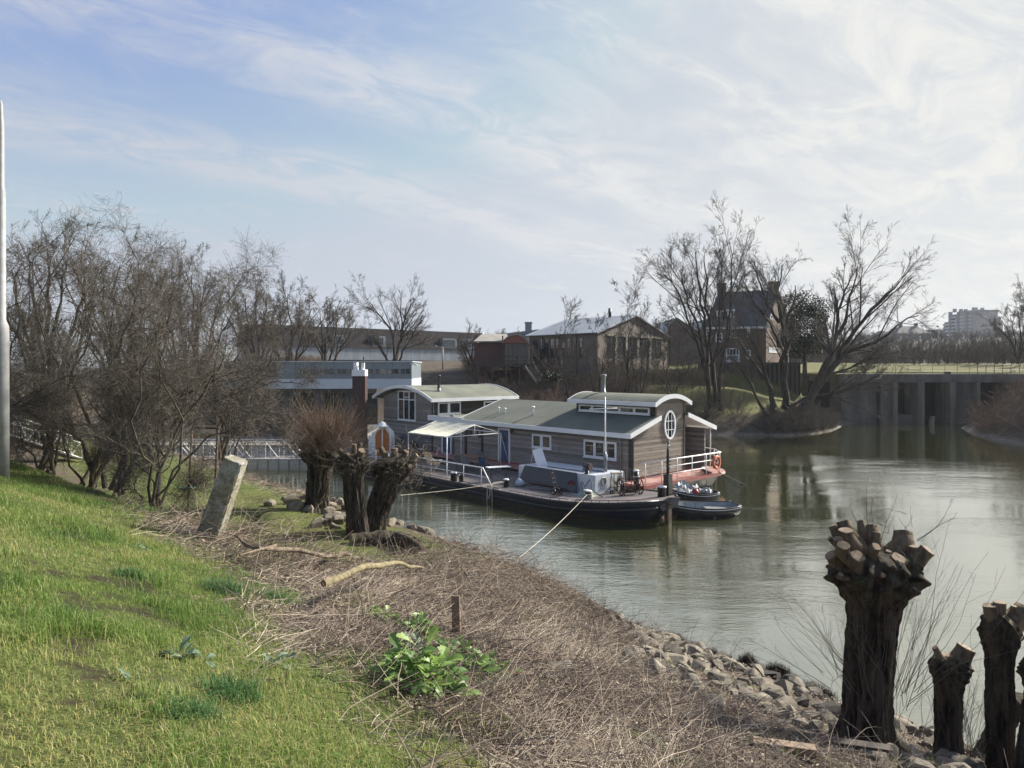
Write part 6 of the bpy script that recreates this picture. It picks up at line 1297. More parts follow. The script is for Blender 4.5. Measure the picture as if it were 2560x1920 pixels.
# white truss gangway to the barge
def truss(name, label, a, b, h_, w_, n, zr=None):
    a, b = Vector(a), Vector(b); t = thing(name, label, 'gangway', a); d = b - a; nrm = Vector((-d.y, d.x, 0)).normalized() * w_
    for s_ in (0, 1):
        o_ = nrm * s_; m = MB(); U = Vector((0, 0, h_))
        for q in (Vector(), U): m.tube([tuple(a + o_ + q), tuple(b + o_ + q)], .032, 5)
        m.tube([tuple(a + o_ + U * .8), tuple(b + o_ + U * .8)], .02, 4)
        for k in range(n + 1): p_ = a + o_ + d * (k / n); m.tube([tuple(p_), tuple(p_ + U)], .02, 4)
        for k in range(n):
            p_, r_ = a + o_ + d * (k / n), a + o_ + d * ((k + 1) / n); L = [tuple(p_), tuple(r_ + U)] if (k + s_) % 2 else [tuple(p_ + U), tuple(r_)]; m.tube(L, .018, 4)
        obj('side_truss', m, M['whitemetal'], t)
    m = MB(); m.hexa([tuple(a), tuple(b), tuple(b + nrm), tuple(a + nrm)] + [tuple(q - Vector((0, 0, .08))) for q in (a, b, b + nrm, a + nrm)]); obj('walkway', m, M['wood'], t)
truss('gangway', 'white steel truss gangway level across the water to the barge', P(385, 1147, 45.5), P(868, 1147, 46.5), 1.12, 1.3, 14)
truss('gangway', 'white railed ramp sloping down at the far left behind the thorn trees', P(-20, 1072, 34), P(205, 1146, 38), 1.0, 1.2, 8)
truss('gangway', 'short white railed jetty seen between the thorn trunks', P(225, 1075, 52), P(385, 1075, 53), .85, 1.2, 6)
# --- concrete bridge or culvert front
Zb = lambda y, d=84: EYE - (y - HY) / FPX * d
def X5(x, d=84): return (1860 + x * .31646 - CX) / FPX * d
br = thing('culvert_bridge', 'long dark concrete bridge front with square black openings over the water', 'bridge', (X5(1400), 84, -1)); zt_ = Zb(650 + 900 * .31646)
def seg(x0, x1, y0=84.0, z0=-1.5, z1=None, name='pier', mt='darkconcrete', th=3.0): m = MB(); m.box((X5(x0), y0, z0), (X5(x1), y0 + th, z1 or zt_ - 1.0)); obj(name, m, M[mt], br)
m = MB(); m.box((X5(780), 83.6, zt_ - 1.0), (X5(2700), 84.8, zt_)); m.box((X5(780), 84.803, zt_ - 1.0), (X5(2700), 93.5, zt_ - .35)); obj('deck_beam', m, M['darkconcrete'], br)
paler = M['pale_pier'] = mat('pier_concrete', (.19, .18, .15), .85, (.11, .105, .08), 1.2, .6, stretch=(2, 2, .25))
seg(780, 1060, 84.4, mt='darkconcrete', name='wing_wall'); seg(1080, 1196); seg(1160, 1198, 83.5, mt='pale_pier'); seg(1350, 1402, 83.3, mt='pale_pier'); seg(1605, 1650, 83.4, mt='pale_pier'); seg(1640, 1830, 84.2); seg(1815, 1842, 83.4, mt='pale_pier'); seg(2130, 2700, 84.2)
m = MB(); m.box((X5(1196), 84.4, -1.5), (X5(1352), 87, Zb(1038))); obj('sill', m, M['darkconcrete'], br)
m = MB(); m.box((X5(800), 93, -1.5), (X5(2700), 93.4, zt_ - 1.0)); m.box((X5(800), 87.01, -1.5), (X5(820), 93, zt_ - 1.0)); m.box((X5(1400), 87.01, -1.5), (X5(1420), 93, zt_ - 1.0)); obj('back_wall', m, mat('painted_interior_shade', (.014, .014, .014), .9, (.008, .008, .008), .5), br)  # near-black colour stands in for the shade inside the openings
m = MB(); m.box((X5(780), 84.803, zt_ - .347), (X5(2700), 96, zt_ - .03)); obj('turf_cover', m, mat('turf', (.12, .125, .05), .95, (.09, .08, .045), 1.4, .6), br)
m = MB(); m.box((X5(1830), 84.2, -1.5), (X5(2130), 87, 1.6)); obj('sill', m, M['darkconcrete'], br)
m = MB(); m.hexa([(X5(1325), 80, -.2), (X5(1345), 80, -.2), (X5(1368), 80.4, 1.0), (X5(1350), 80.4, 1.0), (X5(1325), 80.6, -.2), (X5(1345), 80.6, -.2), (X5(1368), 81, 1.0), (X5(1350), 81, 1.0)]); tag(obj('concrete_slab', m, paler), 'broken concrete slab sticking up before the bridge pier', 'slab')
# railing on the bridge
rl = thing('bridge_railing', 'thin dark steel railing along the top of the bridge', 'railing', (X5(1800), 84.1, zt_)); m = MB()
for z in (.5, 1.05): m.tube([(X5(1840), 84.1, zt_ + z), (X5(2700), 84.1, zt_ + z)], .03, 4)
obj('rail', m, M['black'], rl)
for k in range(11): x = X5(1850 + k * 66); m = MB(); m.tube([(x, 84.1, zt_), (x, 84.1, zt_ + 1.1)], .04, 4); obj('post', m, M['black'], rl)
fn = thing('wire_fence', 'low wire fence with sparse posts on the left part of the bridge', 'fence', (X5(1400), 84.3, zt_)); m = MB()
for z in (.55, 1.0): m.tube([(X5(1100), 84.3, zt_ + z), (X5(1815), 84.3, zt_ + z)], .012, 3)
obj('wire', m, M['black'], fn)
for k in range(8): x = X5(1110 + k * 98); m = MB(); m.tube([(x, 84.3, zt_), (x, 84.3, zt_ + 1.05)], .03, 4); obj('post', m, M['wood'], fn)
m = MB(); m.box((X5(1618), 84.5, zt_), (X5(1655), 85, zt_ + .25)); tag(obj('junction_box', m, M['black']), 'small dark box on the bridge edge left of the railing', 'box')
# street lamps beyond and by the terraced row
def lamp(label, x, yb, yt, d, arm=.9, s=1, name='street_lamp'):
    b = P(x, yb, d); z0 = H(b.x, b.y) - .1; z1 = EYE - (yt - HY) / FPX * d; t = thing(name, label, 'street lamp', (b.x, b.y, z0)); m = MB(); m.tube([(b.x, b.y, z0), (b.x, b.y, z0 + (z1 - z0) * .45), (b.x, b.y, z1)], [.11, .085, .05], 8)
    if arm: m.tube([(b.x, b.y, z1 - .1), (b.x - s * .25, b.y, z1 + .12), (b.x - s * arm, b.y, z1 + .15)], .04, 6)
    obj('pole', m, M['steel'], t); m = MB(); m.lathe((b.x - s * (arm + .1), b.y, z1 + .05), [(.05, 0), (.2, .03), (.22, .12), (.1, .2)], 10); obj('lamp_head', m, M['steel'] if arm else M['black'], t)
lamp('grey street lamp standing in the field before the far wood', 2346, 905, 818, 112, 0, name='street_lamp'); lamp('white street lamp with curved arm before the terraced row', 1107, 925, 868, 95, .9)
# --- apartment block on the hill
ab = thing('apartment_block', 'pale seven storey apartment block with balconies on the hazy hilltop', 'apartment building', P(2440, 842, 520)); D = 520
def q6(x, y): return 2300 + x * .13259, 740 + y * .13259
WA, WB = Wall((P(2358, 800, 545).x, 545), (P(q6(1130, 0)[0], 800, 515).x, 515)), Wall((P(q6(1130, 0)[0], 800, 515).x, 515), (P(q6(1530, 0)[0], 800, 522).x, 522))
pale = mat('apartment_render', (.40, .37, .34), .8, (.36, .33, .31), .05); palew = mat('balcony_white', (.62, .64, .66), .6)
a0, ztp = WA.at(*q6(440, 470)); zb0 = WA.at(*q6(1100, 760))[1] - 12; zt1 = WA.at(*q6(1100, 395))[1]; zt2 = WA.at(*q6(1100, 265))[1]
m = MB(WA.f); m.box((0, .5, zb0), (WA.L, 16, zt1 - 3)); m.box((8, 2, zt1 - 3), (WA.L, 14, zt2 - 2)); obj('wall', m, pale, ab)
m = MB(WB.f); m.box((0, 0, zb0), (WB.L, 20, zt1)); m.box((0, 1, zt1), (WB.L - 2, 16, zt2 - .5)); m.box((WB.L, 2, zb0), (WB.L + 4.5, 6, zt1 - 2)); obj('end_wall', m, pale, ab)
m = MB(WB.f); m.box((-1, 0.2, zt2 - .5), (WB.L - 1.5, 16, zt2 + .3)); m.box((-.5, -.4, zt1), (WB.L + .4, 1, zt1 + .6)); obj('roof_edge', m, palew, ab)
m = MB(WA.f); m.hexa([(6, .5, zt2 - 2.6), (WA.L, .5, zt2 - .6), (WA.L, 15, zt2 - .6), (6, 15, zt2 - 2.6), (6, .5, zt2 - 2), (WA.L, .5, zt2 + .1), (WA.L, 15, zt2 + .1), (6, 15, zt2 - 2)]); obj('roof_edge', m, M['steel'], ab)
for fl in range(7):
    z = zb0 + 11 + fl * (zt2 - zb0 - 13) / 7; m = MB(WA.f); n = 4; L_ = WA.L
    for k in range(n): a = L_ * (k + .1) / (n + .7); b = L_ * (k + .85) / (n + .7); a = max(a, 8 if fl > 4 else 0); m.box((a, -1.2, z), (b, .49, z + .25)); m.box((a, -1.25, z + .25), (b, -1.15, z + 1.2))
    obj('balcony', m, palew, ab)
    m = MB(WA.f)
    for k in range(n): a = L_ * (k + .12) / (n + .7); b = L_ * (k + .8) / (n + .7); a = max(a, 9 if fl > 4 else 0); m.box((a, .40, z + .3), (b, .49, z + 2.6))
    obj('window', m, skyglass, ab)
for cx_ in (1255, 1375):
    for k in range(4):
        m = MB(WB.f); a, z = WB.at(*q6(cx_, 445 + k * 77)); w2 = 1.3 if cx_ < 1300 else .8; m.box((a - w2 - .3, -.15, z - w2 - .3), (a + w2 + .3, -.005, z + w2 + .3)); f_ = obj('window_frame', m, palew, ab); m = MB(WB.f); m.box((a - w2, -.2, z - w2), (a + w2, -.152, z + w2)); obj('pane', m, skyglass, f_)
for x in (1345, 1390): m = MB(WB.f); a, z = WB.at(*q6(x, 310)); m.box((a - 1.2, .8, z - 2), (a + 1.2, .99, z + 2)); obj('window', m, palew, ab)
for x in (590, 750, 910): m = MB(WA.f); a, z = WA.at(*q6(x, 500)); m.box((a - .7, -2, zb0), (a + .7, .49, z + 8)); obj('stair_shaft', m, M['zinc'], ab)
m = MB(WB.f)
for t_ in (.1, .2, .5): m.box((WB.L * t_, 6, zt2 + .3), (WB.L * t_ + 1.5, 8, zt2 + 2.4))
for t_ in (.5, .7, .85): m.box((-WA.L * (1 - t_), 7, zt2 - 1.5), (-WA.L * (1 - t_) + 1.5, 9, zt2 + 1.0))
obj('roof_vents', m, M['zinc'], ab)
# --- hazy house roofs left of it
for k, (x0, x1, yt, yb, d, lab, two) in enumerate([(2245, 2322, 814, 850, 430, 'hazy dark roofed villa with chimneys on the hill left of the apartments', 1), (2200, 2250, 826, 850, 450, 'hazy low house on the hill at the left end of the skyline', 0), (2322, 2360, 824, 850, 440, 'hazy flat roofed building between villa and apartment block', 2)]):
    t = thing('hill_house', lab, 'house', P((x0 + x1) / 2, yb, d)); l, r = P(x0, yb, d), P(x1, yb, d); zt_ = P(0, yt, d).z; zm = P(0, (yt * .45 + yb * .55), d).z; m = MB(); m.box((l.x, d, 10), (r.x, d + 12, zm)); obj('wall', m, M['brick2'], t); m = MB()
    if two == 2: m.box((l.x - .3, d - .5, zm), (r.x + .3, d + 12.5, zt_)); 
    else: i_ = (r.x - l.x) * .22; m.hexa([(l.x - 1, d - 1, zm), (r.x + 1, d - 1, zm), (r.x + 1, d + 13, zm), (l.x - 1, d + 13, zm), (l.x + i_, d + 5.5, zt_), (r.x - i_, d + 5.5, zt_), (r.x - i_, d + 6.5, zt_), (l.x + i_, d + 6.5, zt_)])
    rf = obj('roof', m, M['slate'] if two != 2 else M['zinc'], t)
    if two == 1:
        for t_ in (.22, .72): m = MB(); x = l.x + (r.x - l.x) * t_; m.box((x, d + 5, zt_ - 2), (x + 1.4, d + 7, zt_ + 1.8)); obj('chimney', m, M['brick2'], rf)
    m = MB()
    for q in range(5): x = l.x + (r.x - l.x) * (q + .3) / 5; m.box((x, d - .1, zm - 4), (x + 1.6, d - .003, zm - 1.5))
    obj('window', m, palew, t)
# ---------------------------------------------------------------- haze
m = MB(); m.box((-1500, -60, -3.0), (1500, 900, 75)); hz_ = obj('haze', m, bpy.data.materials.new('haze_air'), org=(0, 0, 0)); hz_['kind'] = 'stuff'; hz_['label'] = 'thin pale haze in the air'
hm = hz_.data.materials[0]; hm.use_nodes = True; t = NT(hm.node_tree); t.n.clear(); pv = t.new('ShaderNodeVolumePrincipled'); pv.inputs['Density'].default_value = .0002; pv.inputs['Color'].default_value = (.86, .92, 1.0, 1); pv.inputs['Anisotropy'].default_value = .1
o_ = t.new('ShaderNodeOutputMaterial'); t.l.new(pv.outputs[0], o_.inputs['Volume'])

# ================================================================ the near bank
def hit(x, y, off=0.0):                        # where the view line through a photo pixel meets the near ground
    a = (x - CX) / FPX; e = (y - HY) / FPX; d = np.arange(2.0, 60, .02); h = height(a * d, d) + off; k = int(np.argmax(EYE - e * d < h)); dd = d[k]; return Vector((a * dd, dd, float(h[k])))
def gz(x, y): return H(x, y)
# --- lamp post at the left edge
lpx = hit(1, 1190); lz = lpx.z - .1; t = thing('lamp_post', 'grey tapered steel lamp post standing in the grass at the left edge', 'lamp post', lpx)
k_ = lpx.y / FPX; zed = lambda y: EYE - (y - HY) * k_
PM = mat('galvanised_pole', (.31, .32, .33), .6, (.24, .245, .25), 6, .5, bump=.15)
m = MB(); m.lathe((lpx.x, lpx.y, 0), [(19 * k_, lz), (18.5 * k_, zed(830)), (18 * k_, zed(815)), (12 * k_, zed(800)), (11 * k_, zed(480)), (8.5 * k_, zed(465)), (8 * k_, zed(320)), (6 * k_, zed(292)), (5 * k_, zed(262)), (2.5 * k_, zed(250))], 24); obj('pole', m, PM, t)
m = MB(); m.tube([(lpx.x, lpx.y, zed(268)), (lpx.x - .3, lpx.y, zed(250)), (lpx.x - 1.1, lpx.y, zed(244))], [.045, .04, .035], 8); obj('arm', m, PM, t)
m = MB(); m.loft([[(lpx.x - 1.0 - q, lpx.y + .13 * w_ * math.cos(a_), zed(244) + .02 + .07 * w_ * math.sin(a_)) for a_ in np.linspace(0, 6.283, 13)[:-1]] for q, w_ in ((0, .4), (.15, 1), (.5, 1), (.62, .5))]); obj('lamp_head', m, PM, t)
# --- leaning concrete post
b_ = hit(522, 1345); k_ = b_.y / FPX; t_ = P(590, 1150, b_.y - .1); ax = (t_ - b_).normalized(); sx = Vector((ax.z, 0, -ax.x)).normalized(); sy = ax.cross(sx); hw = 24 * k_
m = MB(); m.smooth = False; pts = lambda c, s_, ch: [tuple(c + sx * (hw * s_ * a) + sy * (hw * s_ * b)) for a, b in ((-1, -1 + ch), (-1 + ch, -1), (1 - ch, -1), (1, -1 + ch), (1, 1 - ch), (1 - ch, 1), (-1 + ch, 1), (-1, 1 - ch))]
Lp = (t_ - b_).length; ring = [pts(b_ - ax * .4, 1.12, .2)]
for q in np.linspace(0, 1, 14): ring.append(pts(b_ + ax * Lp * q, 1.10 - .10 * q, .2))
ring.append(pts(t_ + ax * .02 - sx * hw * .05, .93, .25))
m.loft(ring)
cm, t2, b2_ = base_mat('weathered_concrete'); co = crd(t2); nn = t2.noise(co, 9, 8, .7); lich = t2.ramp(t2.noise(co, 3.5, 6, .65), .50, .60); ag = t2.new('ShaderNodeTexVoronoi', i_Vector=co, i_Scale=60.0).outputs[0]
cc_ = t2.mix(t2.ramp(nn, .35, .65), (.135, .125, .085), (.27, .25, .19)); cc_ = t2.mix(t2.ramp(ag, .12, .0, 0, .8), cc_, (.40, .37, .32)); cc_ = t2.mix(t2.math('MULTIPLY', lich, .6), cc_, (.34, .35, .33)); t2.put(b2_.inputs['Base Color'], cc_); b2_.inputs['Roughness'].default_value = .95
bp = t2.new('ShaderNodeBump', i_Strength=.8, i_Distance=.02, i_Height=t2.math('ADD', nn, t2.math('MULTIPLY', ag, .5))); t2.l.new(bp.outputs[0], b2_.inputs['Normal'])
po = obj('concrete_post', m, cm); bm = bmesh.new(); bm.from_mesh(po.data); bmesh.ops.subdivide_edges(bm, edges=bm.edges[:], cuts=2, use_grid_fill=True); random.seed(3)
for v in bm.verts:
    if len(v.link_faces) < 9: v.co += v.normal * random.uniform(-.007, .005)
bm.to_mesh(po.data); bm.free(); tag(po, 'thick weathered concrete post leaning to the right at the top of the slope', 'post')
# --- swing frame
a = P(530, 1275, 19.5); a.z = gz(a.x, a.y); kk = 19.5 / FPX; top = P(545, 1070, 19.5); sw = thing('swing_frame', 'rusty A shaped swing frame standing on the low meadow', 'swing', a)
m = MB(); b = P(563, 1180, 21.5); b.z = gz(b.x, b.y)
m.tube([tuple(a), tuple(top)], .035, 6); m.tube([(b.x, b.y, b.z), tuple(top)], .03, 6); m.tube([tuple(top + Vector((.05, 0, 0))), tuple(P(480, 1070, 19.8))], .035, 6)
c1 = a.lerp(top, .72); c2 = b.lerp(top, .72); m.tube([tuple(c1), tuple(c2)], .018, 5)
a2 = P(465, 1262, 19.8); a2.z = gz(a2.x, a2.y); m.tube([tuple(a2), tuple(P(480, 1070, 19.8))], .03, 6); obj('frame', m, M['rust'], sw)
m = MB(); s0 = P(447, 1226, 19.6); s1 = P(484, 1220, 19.6); m.box((s0.x, s0.y - .1, s1.z - .02), (s1.x, s0.y + .12, s1.z + .02)); st_ = obj('seat', m, mat('turquoise_paint', (.10, .30, .28), .6), sw)
for q in (s0, s1): m = MB(); m.tube([(q.x, q.y, s1.z), (q.x + .03, q.y, top.z)], .007, 4); obj('chain', m, M['rust'], st_)
# --- pollard willows
STUBBARK = bark_mat('young_willow_bark', (.19, .145, .10), (.075, .056, .04), (.10, .105, .05), .3, 9)
def pollard(label, base, top, r0, r1, knob, stubs, lean=None, seed=1, sprouts=None, group=None, flare=1.5, lumps=1.0):
    rs = np.random.default_rng(seed); base = Vector(base); top = Vector(top); t = thing('pollard_willow', label, 'tree', base, group); n, k = 150, 150; ax = (top - base); L = ax.length
    V = np.zeros((k, n, 3)); th = np.linspace(0, 2 * np.pi, n, endpoint=False); ph = rs.uniform(0, 6.28, 12)
    for i in range(k):
        q = i / (k - 1); c = np.array(base.lerp(top, q)) + np.array([math.sin(q * 3 + ph[0]), math.cos(q * 2.4 + ph[1]), 0]) * r0 * .12 * math.sin(math.pi * q)
        if lean: c += np.array([lean[0] * q * q, lean[1] * q * q, 0])
        kn = math.exp(-((q - .88) / .12) ** 2); r = (r0 * (1 - q) + r1 * q) * (1 + (flare - 1) * math.exp(-q / .07)) + (knob - r1) * kn
        if q > .955: r *= max(.05, math.sqrt(max(0, 1 - ((q - .955) / .045) ** 2)) * .9 + .1 * (q < 1)); 
        rid = .060 * np.sin(th * 7 + ph[2] + q * 1.5 + .8 * np.sin(q * 9)) + .045 * np.sin(th * 13 + ph[3] - q * 3 + np.sin(q * 17 + th * 2)) + .030 * np.sin(th * 23 + ph[4] + 2 * np.sin(q * 11 + th)) + .022 * np.sin(th * 31 + q * 6) - .055 * np.abs(np.sin(th * 9.5 + ph[10] + 1.3 * np.sin(q * 7 + th) + q * 2)) - .035 * np.abs(np.sin(th * 21 + ph[11] + 1.6 * np.sin(q * 13 + 2 * th)))
        root = (.16 * np.sin(th * 4 + ph[5]) + .1 * np.sin(th * 5 + ph[6])) * math.exp(-q / .10)
        lum = lumps * (.10 * kn + .02) * (np.sin(th * 5 + q * 40 + ph[7]) * np.sin(q * 55 + th * 3 + ph[8]) + .7 * np.sin(th * 9 - q * 60 + ph[9]))
        R_ = r * (1 + rid + root + lum + .008 * rs.normal(size=n)); V[i, :, 0] = c[0] + R_ * np.cos(th); V[i, :, 1] = c[1] + R_ * np.sin(th); V[i, :, 2] = c[2]
    V[0, :, 2] -= .4; idx = np.arange(n * k).reshape(k, n); A = idx[:-1]; B = idx[1:]; F = np.stack([A, np.roll(A, -1, 1), np.roll(B, -1, 1), B], -1).reshape(-1, 4)
    np_obj('trunk', V.reshape(-1, 3), F, M['bark'], t, smooth=True)
    for (x, y, z, dx, dy, dz, r, l) in stubs:     # sawn limb stubs, pale on the cut face
        c = top + Vector((x, y, z)) + (Vector((lean[0], lean[1], 0)) if lean else Vector()); d = Vector((dx, dy, dz)).normalized(); m = MB(); S = 14; x_ = d.cross(Vector((0, .3, 1))).normalized(); y_ = d.cross(x_); rings = []
        hc_ = top - ax.normalized() * (knob * .75) + (Vector((lean[0], lean[1], 0)) if lean else Vector()); rt_ = hc_.lerp(c - d * l, .35)
        for q, rq in ((-3, 1.7), (-2, 1.45), (-1, 1.15), (-.1, 1.0), (.5, .95), (1.0, .98)): rings.append([tuple((rt_ if q == -3 else rt_.lerp(c - d * l * .6, .55) if q == -2 else c + d * (l * q)) + (x_ * math.cos(2 * math.pi * j / S) + y_ * math.sin(2 * math.pi * j / S)) * r * rq * (1 + .07 * math.sin(j * 1.9 + x * 9) + rs.uniform(-.04, .04))) for j in range(S)])
        ids = [[m.pt(p) for p in rg] for rg in rings]; m.smooth = True
        for a_, b_ in zip(ids, ids[1:]):
            for j in range(S): m.face((a_[j], a_[(j + 1) % S], b_[(j + 1) % S], b_[j]))
        m.smooth = False; m.mi = 1; ctr = m.pt(tuple(c + d * (l * 1.0) + d * .004))
        inner = [m.pt(tuple(Vector(m.v[j]).lerp(Vector(m.v[ctr]), .10) + d * .004)) for j in ids[-1]]
        m.mi = 0
        for j in range(S): m.face((ids[-1][j], ids[-1][(j + 1) % S], inner[(j + 1) % S], inner[j]))
        m.mi = 1; 
        for j in range(S): m.face((inner[j], inner[(j + 1) % S], ctr))
        obj('stub', m, [STUBBARK, M['cutwood']], t)
    return t
# the big one at the lower right: traced knob positions (pixels of the photo)
def zb(x, y): return 2000 + x * .4038, 1250 + y * .4038
bb = hit(2165, 1868); D0 = bb.y; kb = D0 / FPX
def stubs_px(L, d, c0, kk_):
    out = []
    for (x, y, r, dx, dz, dyy, l) in L:
        p = P(*zb(x, y), d + dyy * (.48 if dyy < 0 else .25)); out.append((p.x - c0.x, p.y - c0.y, p.z - c0.z, dx, dyy, dz, r * .45 * kk_, l * .25 * kk_))
    return out
tp = P(2190, 1372, D0)
SB = [(275, 160, 42, -.15, 1, .5, 40), (285, 205, 40, -.1, 1, -.2, 30), (238, 255, 26, -.35, 1, -.3, 30), (265, 305, 34, -.15, 1, -.6, 55), (345, 370, 40, .1, 1, -.75, 55), (300, 245, 28, .15, 1, 0, 45), (215, 185, 24, -.4, 1, .3, 45),
      (440, 180, 38, .1, 1, .5, 32), (465, 225, 30, .15, 1, .1, 45), (462, 300, 25, .2, .75, -.7, 32), (600, 375, 40, .2, .9, -.6, 36), (562, 450, 31, .0, .95, -.6, 55), (640, 230, 52, .25, 1, .5, 48), (690, 310, 30, .1, 1, -.1, 42), (755, 345, 42, .55, .85, -.35, 85),
      (205, 360, 34, -.6, .7, -.2, 45), (248, 470, 14, -.1, .9, -.8, 25), (722, 500, 24, .6, .8, 0, 60), (510, 465, 14, 0, .3, -1, 14), (190, 245, 14, -.8, .6, 0, 20), (545, 330, 16, .1, .9, -.3, 25), (380, 150, 22, .1, 1, .6, 30)]
big = pollard('big freshly cut pollard willow with many sawn stubs at lower right', (bb.x, bb.y, bb.z), tuple(tp), 54 * kb, 60 * kb, 106 * kb, stubs_px(SB, D0, tp, kb), seed=5, flare=1.6)
r1q = hit(2370, 1898); d1 = r1q.y; k1 = d1 / FPX
def z8(x, y): return 2000 + x * .4038, 1250 + y * .4038
tp1 = P(2377, 1640, d1)
pollard('short dark willow trunk cut square, right of the big pollard', tuple(r1q), tuple(tp1), 29 * k1, 33 * k1, 44 * k1, [(-.20 * 1, 0, .06, -.5, 0, 1, .045, .07), (.17, 0, .02, .45, -.1, 1, .13, .12), (-.02, .05, -.05, 0, 0, 1, .10, .05)], seed=8, flare=1.15)
r2q = hit(2500, 1935) ; d2 = r2q.y; k2 = d2 / FPX; tp2 = P(2502, 1530, d2)
pollard('tall dark willow trunk with a knobbly head near the right edge', tuple(r2q), tuple(tp2), 31 * k2, 30 * k2, 42 * k2, [(-.14, 0, .0, -.2, 0, 1, .10, .1), (-.02, 0, .04, 0, 0, 1, .09, .1), (.24, 0, -.08, .8, 0, .6, .15, .16), (.13, -.05, .02, .1, -.2, 1, .04, .09)], seed=12, flare=1.15)
r3q = P(2570, 1900, 9.6); r3q.z = gz(r3q.x, r3q.y)
pollard('leaning willow trunk cut off by the right edge', tuple(r3q), tuple(P(2612, 1640, 9.8)), 34 * .0055, 36 * .0055, 48 * .0055, [(.0, 0, .05, .2, 0, 1, .1, .1)], seed=14, flare=1.4)
r4q = P(2470, 1880, 11.2); r4q.z = gz(r4q.x, r4q.y)
pollard('old willow stump leaning left behind the two right trunks', tuple(r4q), tuple(P(2545, 1735, 11.4)), .2, .16, .2, [], seed=15, flare=1.6)
# the group of three on the stones at the middle left
def mid(label, bx, by, tx, ty, w0, w1, wk, stubs, seed, lean=None, fl=1.3, off=0):
    b = hit(bx, by); k = b.y / FPX; tp_ = P(tx, ty, b.y + off); return pollard(label, tuple(b), tuple(tp_), w0 * k, w1 * k, wk * k, stubs, seed=seed, flare=fl), b, k, tp_
w1o, b1_, k1_, t1_ = mid('pollard willow with a bush of red brown shoots', 792, 1278, 802, 1120, 27, 31, 48, [], 21)
w2o, b2__, k2_, t2_ = mid('split hollow pollard trunk in the middle of the three', 895, 1345, 880, 1135, 25, 24, 38, [(-.33, 0, .02, -.7, 0, 1, .09, .16), (.30, -.1, .02, .4, -.5, 1, .12, .14), (.05, .1, .10, 0, 0, 1, .08, .2), (-.12, -.2, .02, -.2, -1, .6, .07, .12), (.16, .2, .12, .3, .2, 1, .07, .22)], 24)
w3o, b3_, k3_, t3_ = mid('thick pollard trunk leaning right with a hairy knob head', 930, 1328, 992, 1142, 29, 37, 52, [(-.42, 0, .06, -.5, 0, 1, .10, .3), (-.1, .1, .08, .0, 0, 1, .12, .2), (.25, -.1, .04, .5, -.3, 1, .09, .2), (.5, 0, -.1, .9, 0, .8, .10, .25), (.1, -.35, -.15, .1, -1, .5, .09, .12), (.42, -.3, -.3, .7, -.7, .3, .08, .12)], 27, fl=1.1)
# a joining limb between the first two heads
m = MB(); q0, q1 = t1_ + Vector((.5, 0, -.35)), t2_ + Vector((-.2, .2, -.3)); m.tube([tuple(q0), tuple(q0.lerp(q1, .5) - Vector((0, 0, .15))), tuple(q1)], [.24, .20, .22], 10); obj('limb', m, M['bark'], w1o)
# shoots on the first pollard, and thin sprouts elsewhere
def shoots(parent, c, n, L, spread, r, mt, up=1.0, rad=.5, lean=(0, 0), name='shoots', sub=3, K=7, wig=.06, zsq=.35):
    d = RNG.normal(size=(n, 3)); d[:, :2] *= spread; d[:, 2] = np.abs(d[:, 2]) * .4 + up; d[:, 0] += lean[0]; d /= np.linalg.norm(d, axis=1, keepdims=True)
    C = np.empty((n, K, 3)); o = RNG.normal(size=(n, 3)) * rad * np.array([.55, .55, zsq]); C[:, 0] = np.array(c) + o; d[:, :2] += o[:, :2] / rad * .35; d /= np.linalg.norm(d, axis=1, keepdims=True); st = (L * RNG.uniform(.5, 1.15, n) / (K - 1))[:, None]
    for k in range(1, K): d = d + RNG.normal(size=(n, 3)) * wig; d[:, 2] += .03; d /= np.linalg.norm(d, axis=1, keepdims=True); C[:, k] = C[:, k - 1] + d * st
    R0 = np.full((n, 1), r) * np.linspace(1, .3, K)[None]; out = [tubes(C, R0)]
    if sub: p_, q_ = grow(C, R0, n=sub, length=-.35, rr=.6, ang=(15, 45), up=.1, wig=.1, K=4, t0=.3, rmin=r * .4); out.append(tubes(p_, q_))
    V, F, _ = join(out); return np_obj(name, V, F, mt, parent)
shoots(w1o, t1_, 1000, 1.85, .85, .0075, M['twigred'], up=.75, rad=.75, sub=2)
shoots(w1o, t1_ + Vector((0, 0, -.1)), 160, 2.3, 1.4, .008, M['twig'], up=.15, rad=.75, sub=3, wig=.13, name='side_shoots')
shoots(w2o, t2_ + Vector((.15, 0, -.3)), 200, .7, 1.5, .007, M['twig'], up=.1, rad=.45, sub=2, wig=.2, name='twigs')
shoots(w3o, t3_ + Vector((.3, -.2, -.35)), 420, .6, 1.3, .009, M['twig'], up=.05, rad=.75, sub=1, wig=.35, name='twigs', zsq=.6)
shoots(big, (tp.x - .3, tp.y, bb.z + .9), 26, 1.6, .7, .0045, M['twig'], up=.9, rad=.35, lean=(-1.1, 0), sub=4, wig=.08, name='side_shoots'); shoots(big, (tp.x + .30, tp.y, bb.z + .7), 30, 2.0, .35, .0045, M['twig'], up=1.1, rad=.3, lean=(.35, 0), sub=3, wig=.08, name='side_shoots')
shoots(big, tuple(tp + Vector((0, -.1, .0))), 70, .30, 1.2, .0035, M['twig'], up=.3, rad=.45, sub=2, wig=.2, name='twigs'); shoots(big, tuple(tp + Vector((-.1, -.1, .15))), 5, .8, .25, .004, M['twig'], up=1, rad=.2, sub=3, name='top_twigs')
shoots(big, tuple(tp + Vector((.55, 0, .1))), 2, 1.0, .12, .005, M['twig'], up=.12, rad=.04, lean=(1, 0), sub=5, wig=.08, name='top_twigs')
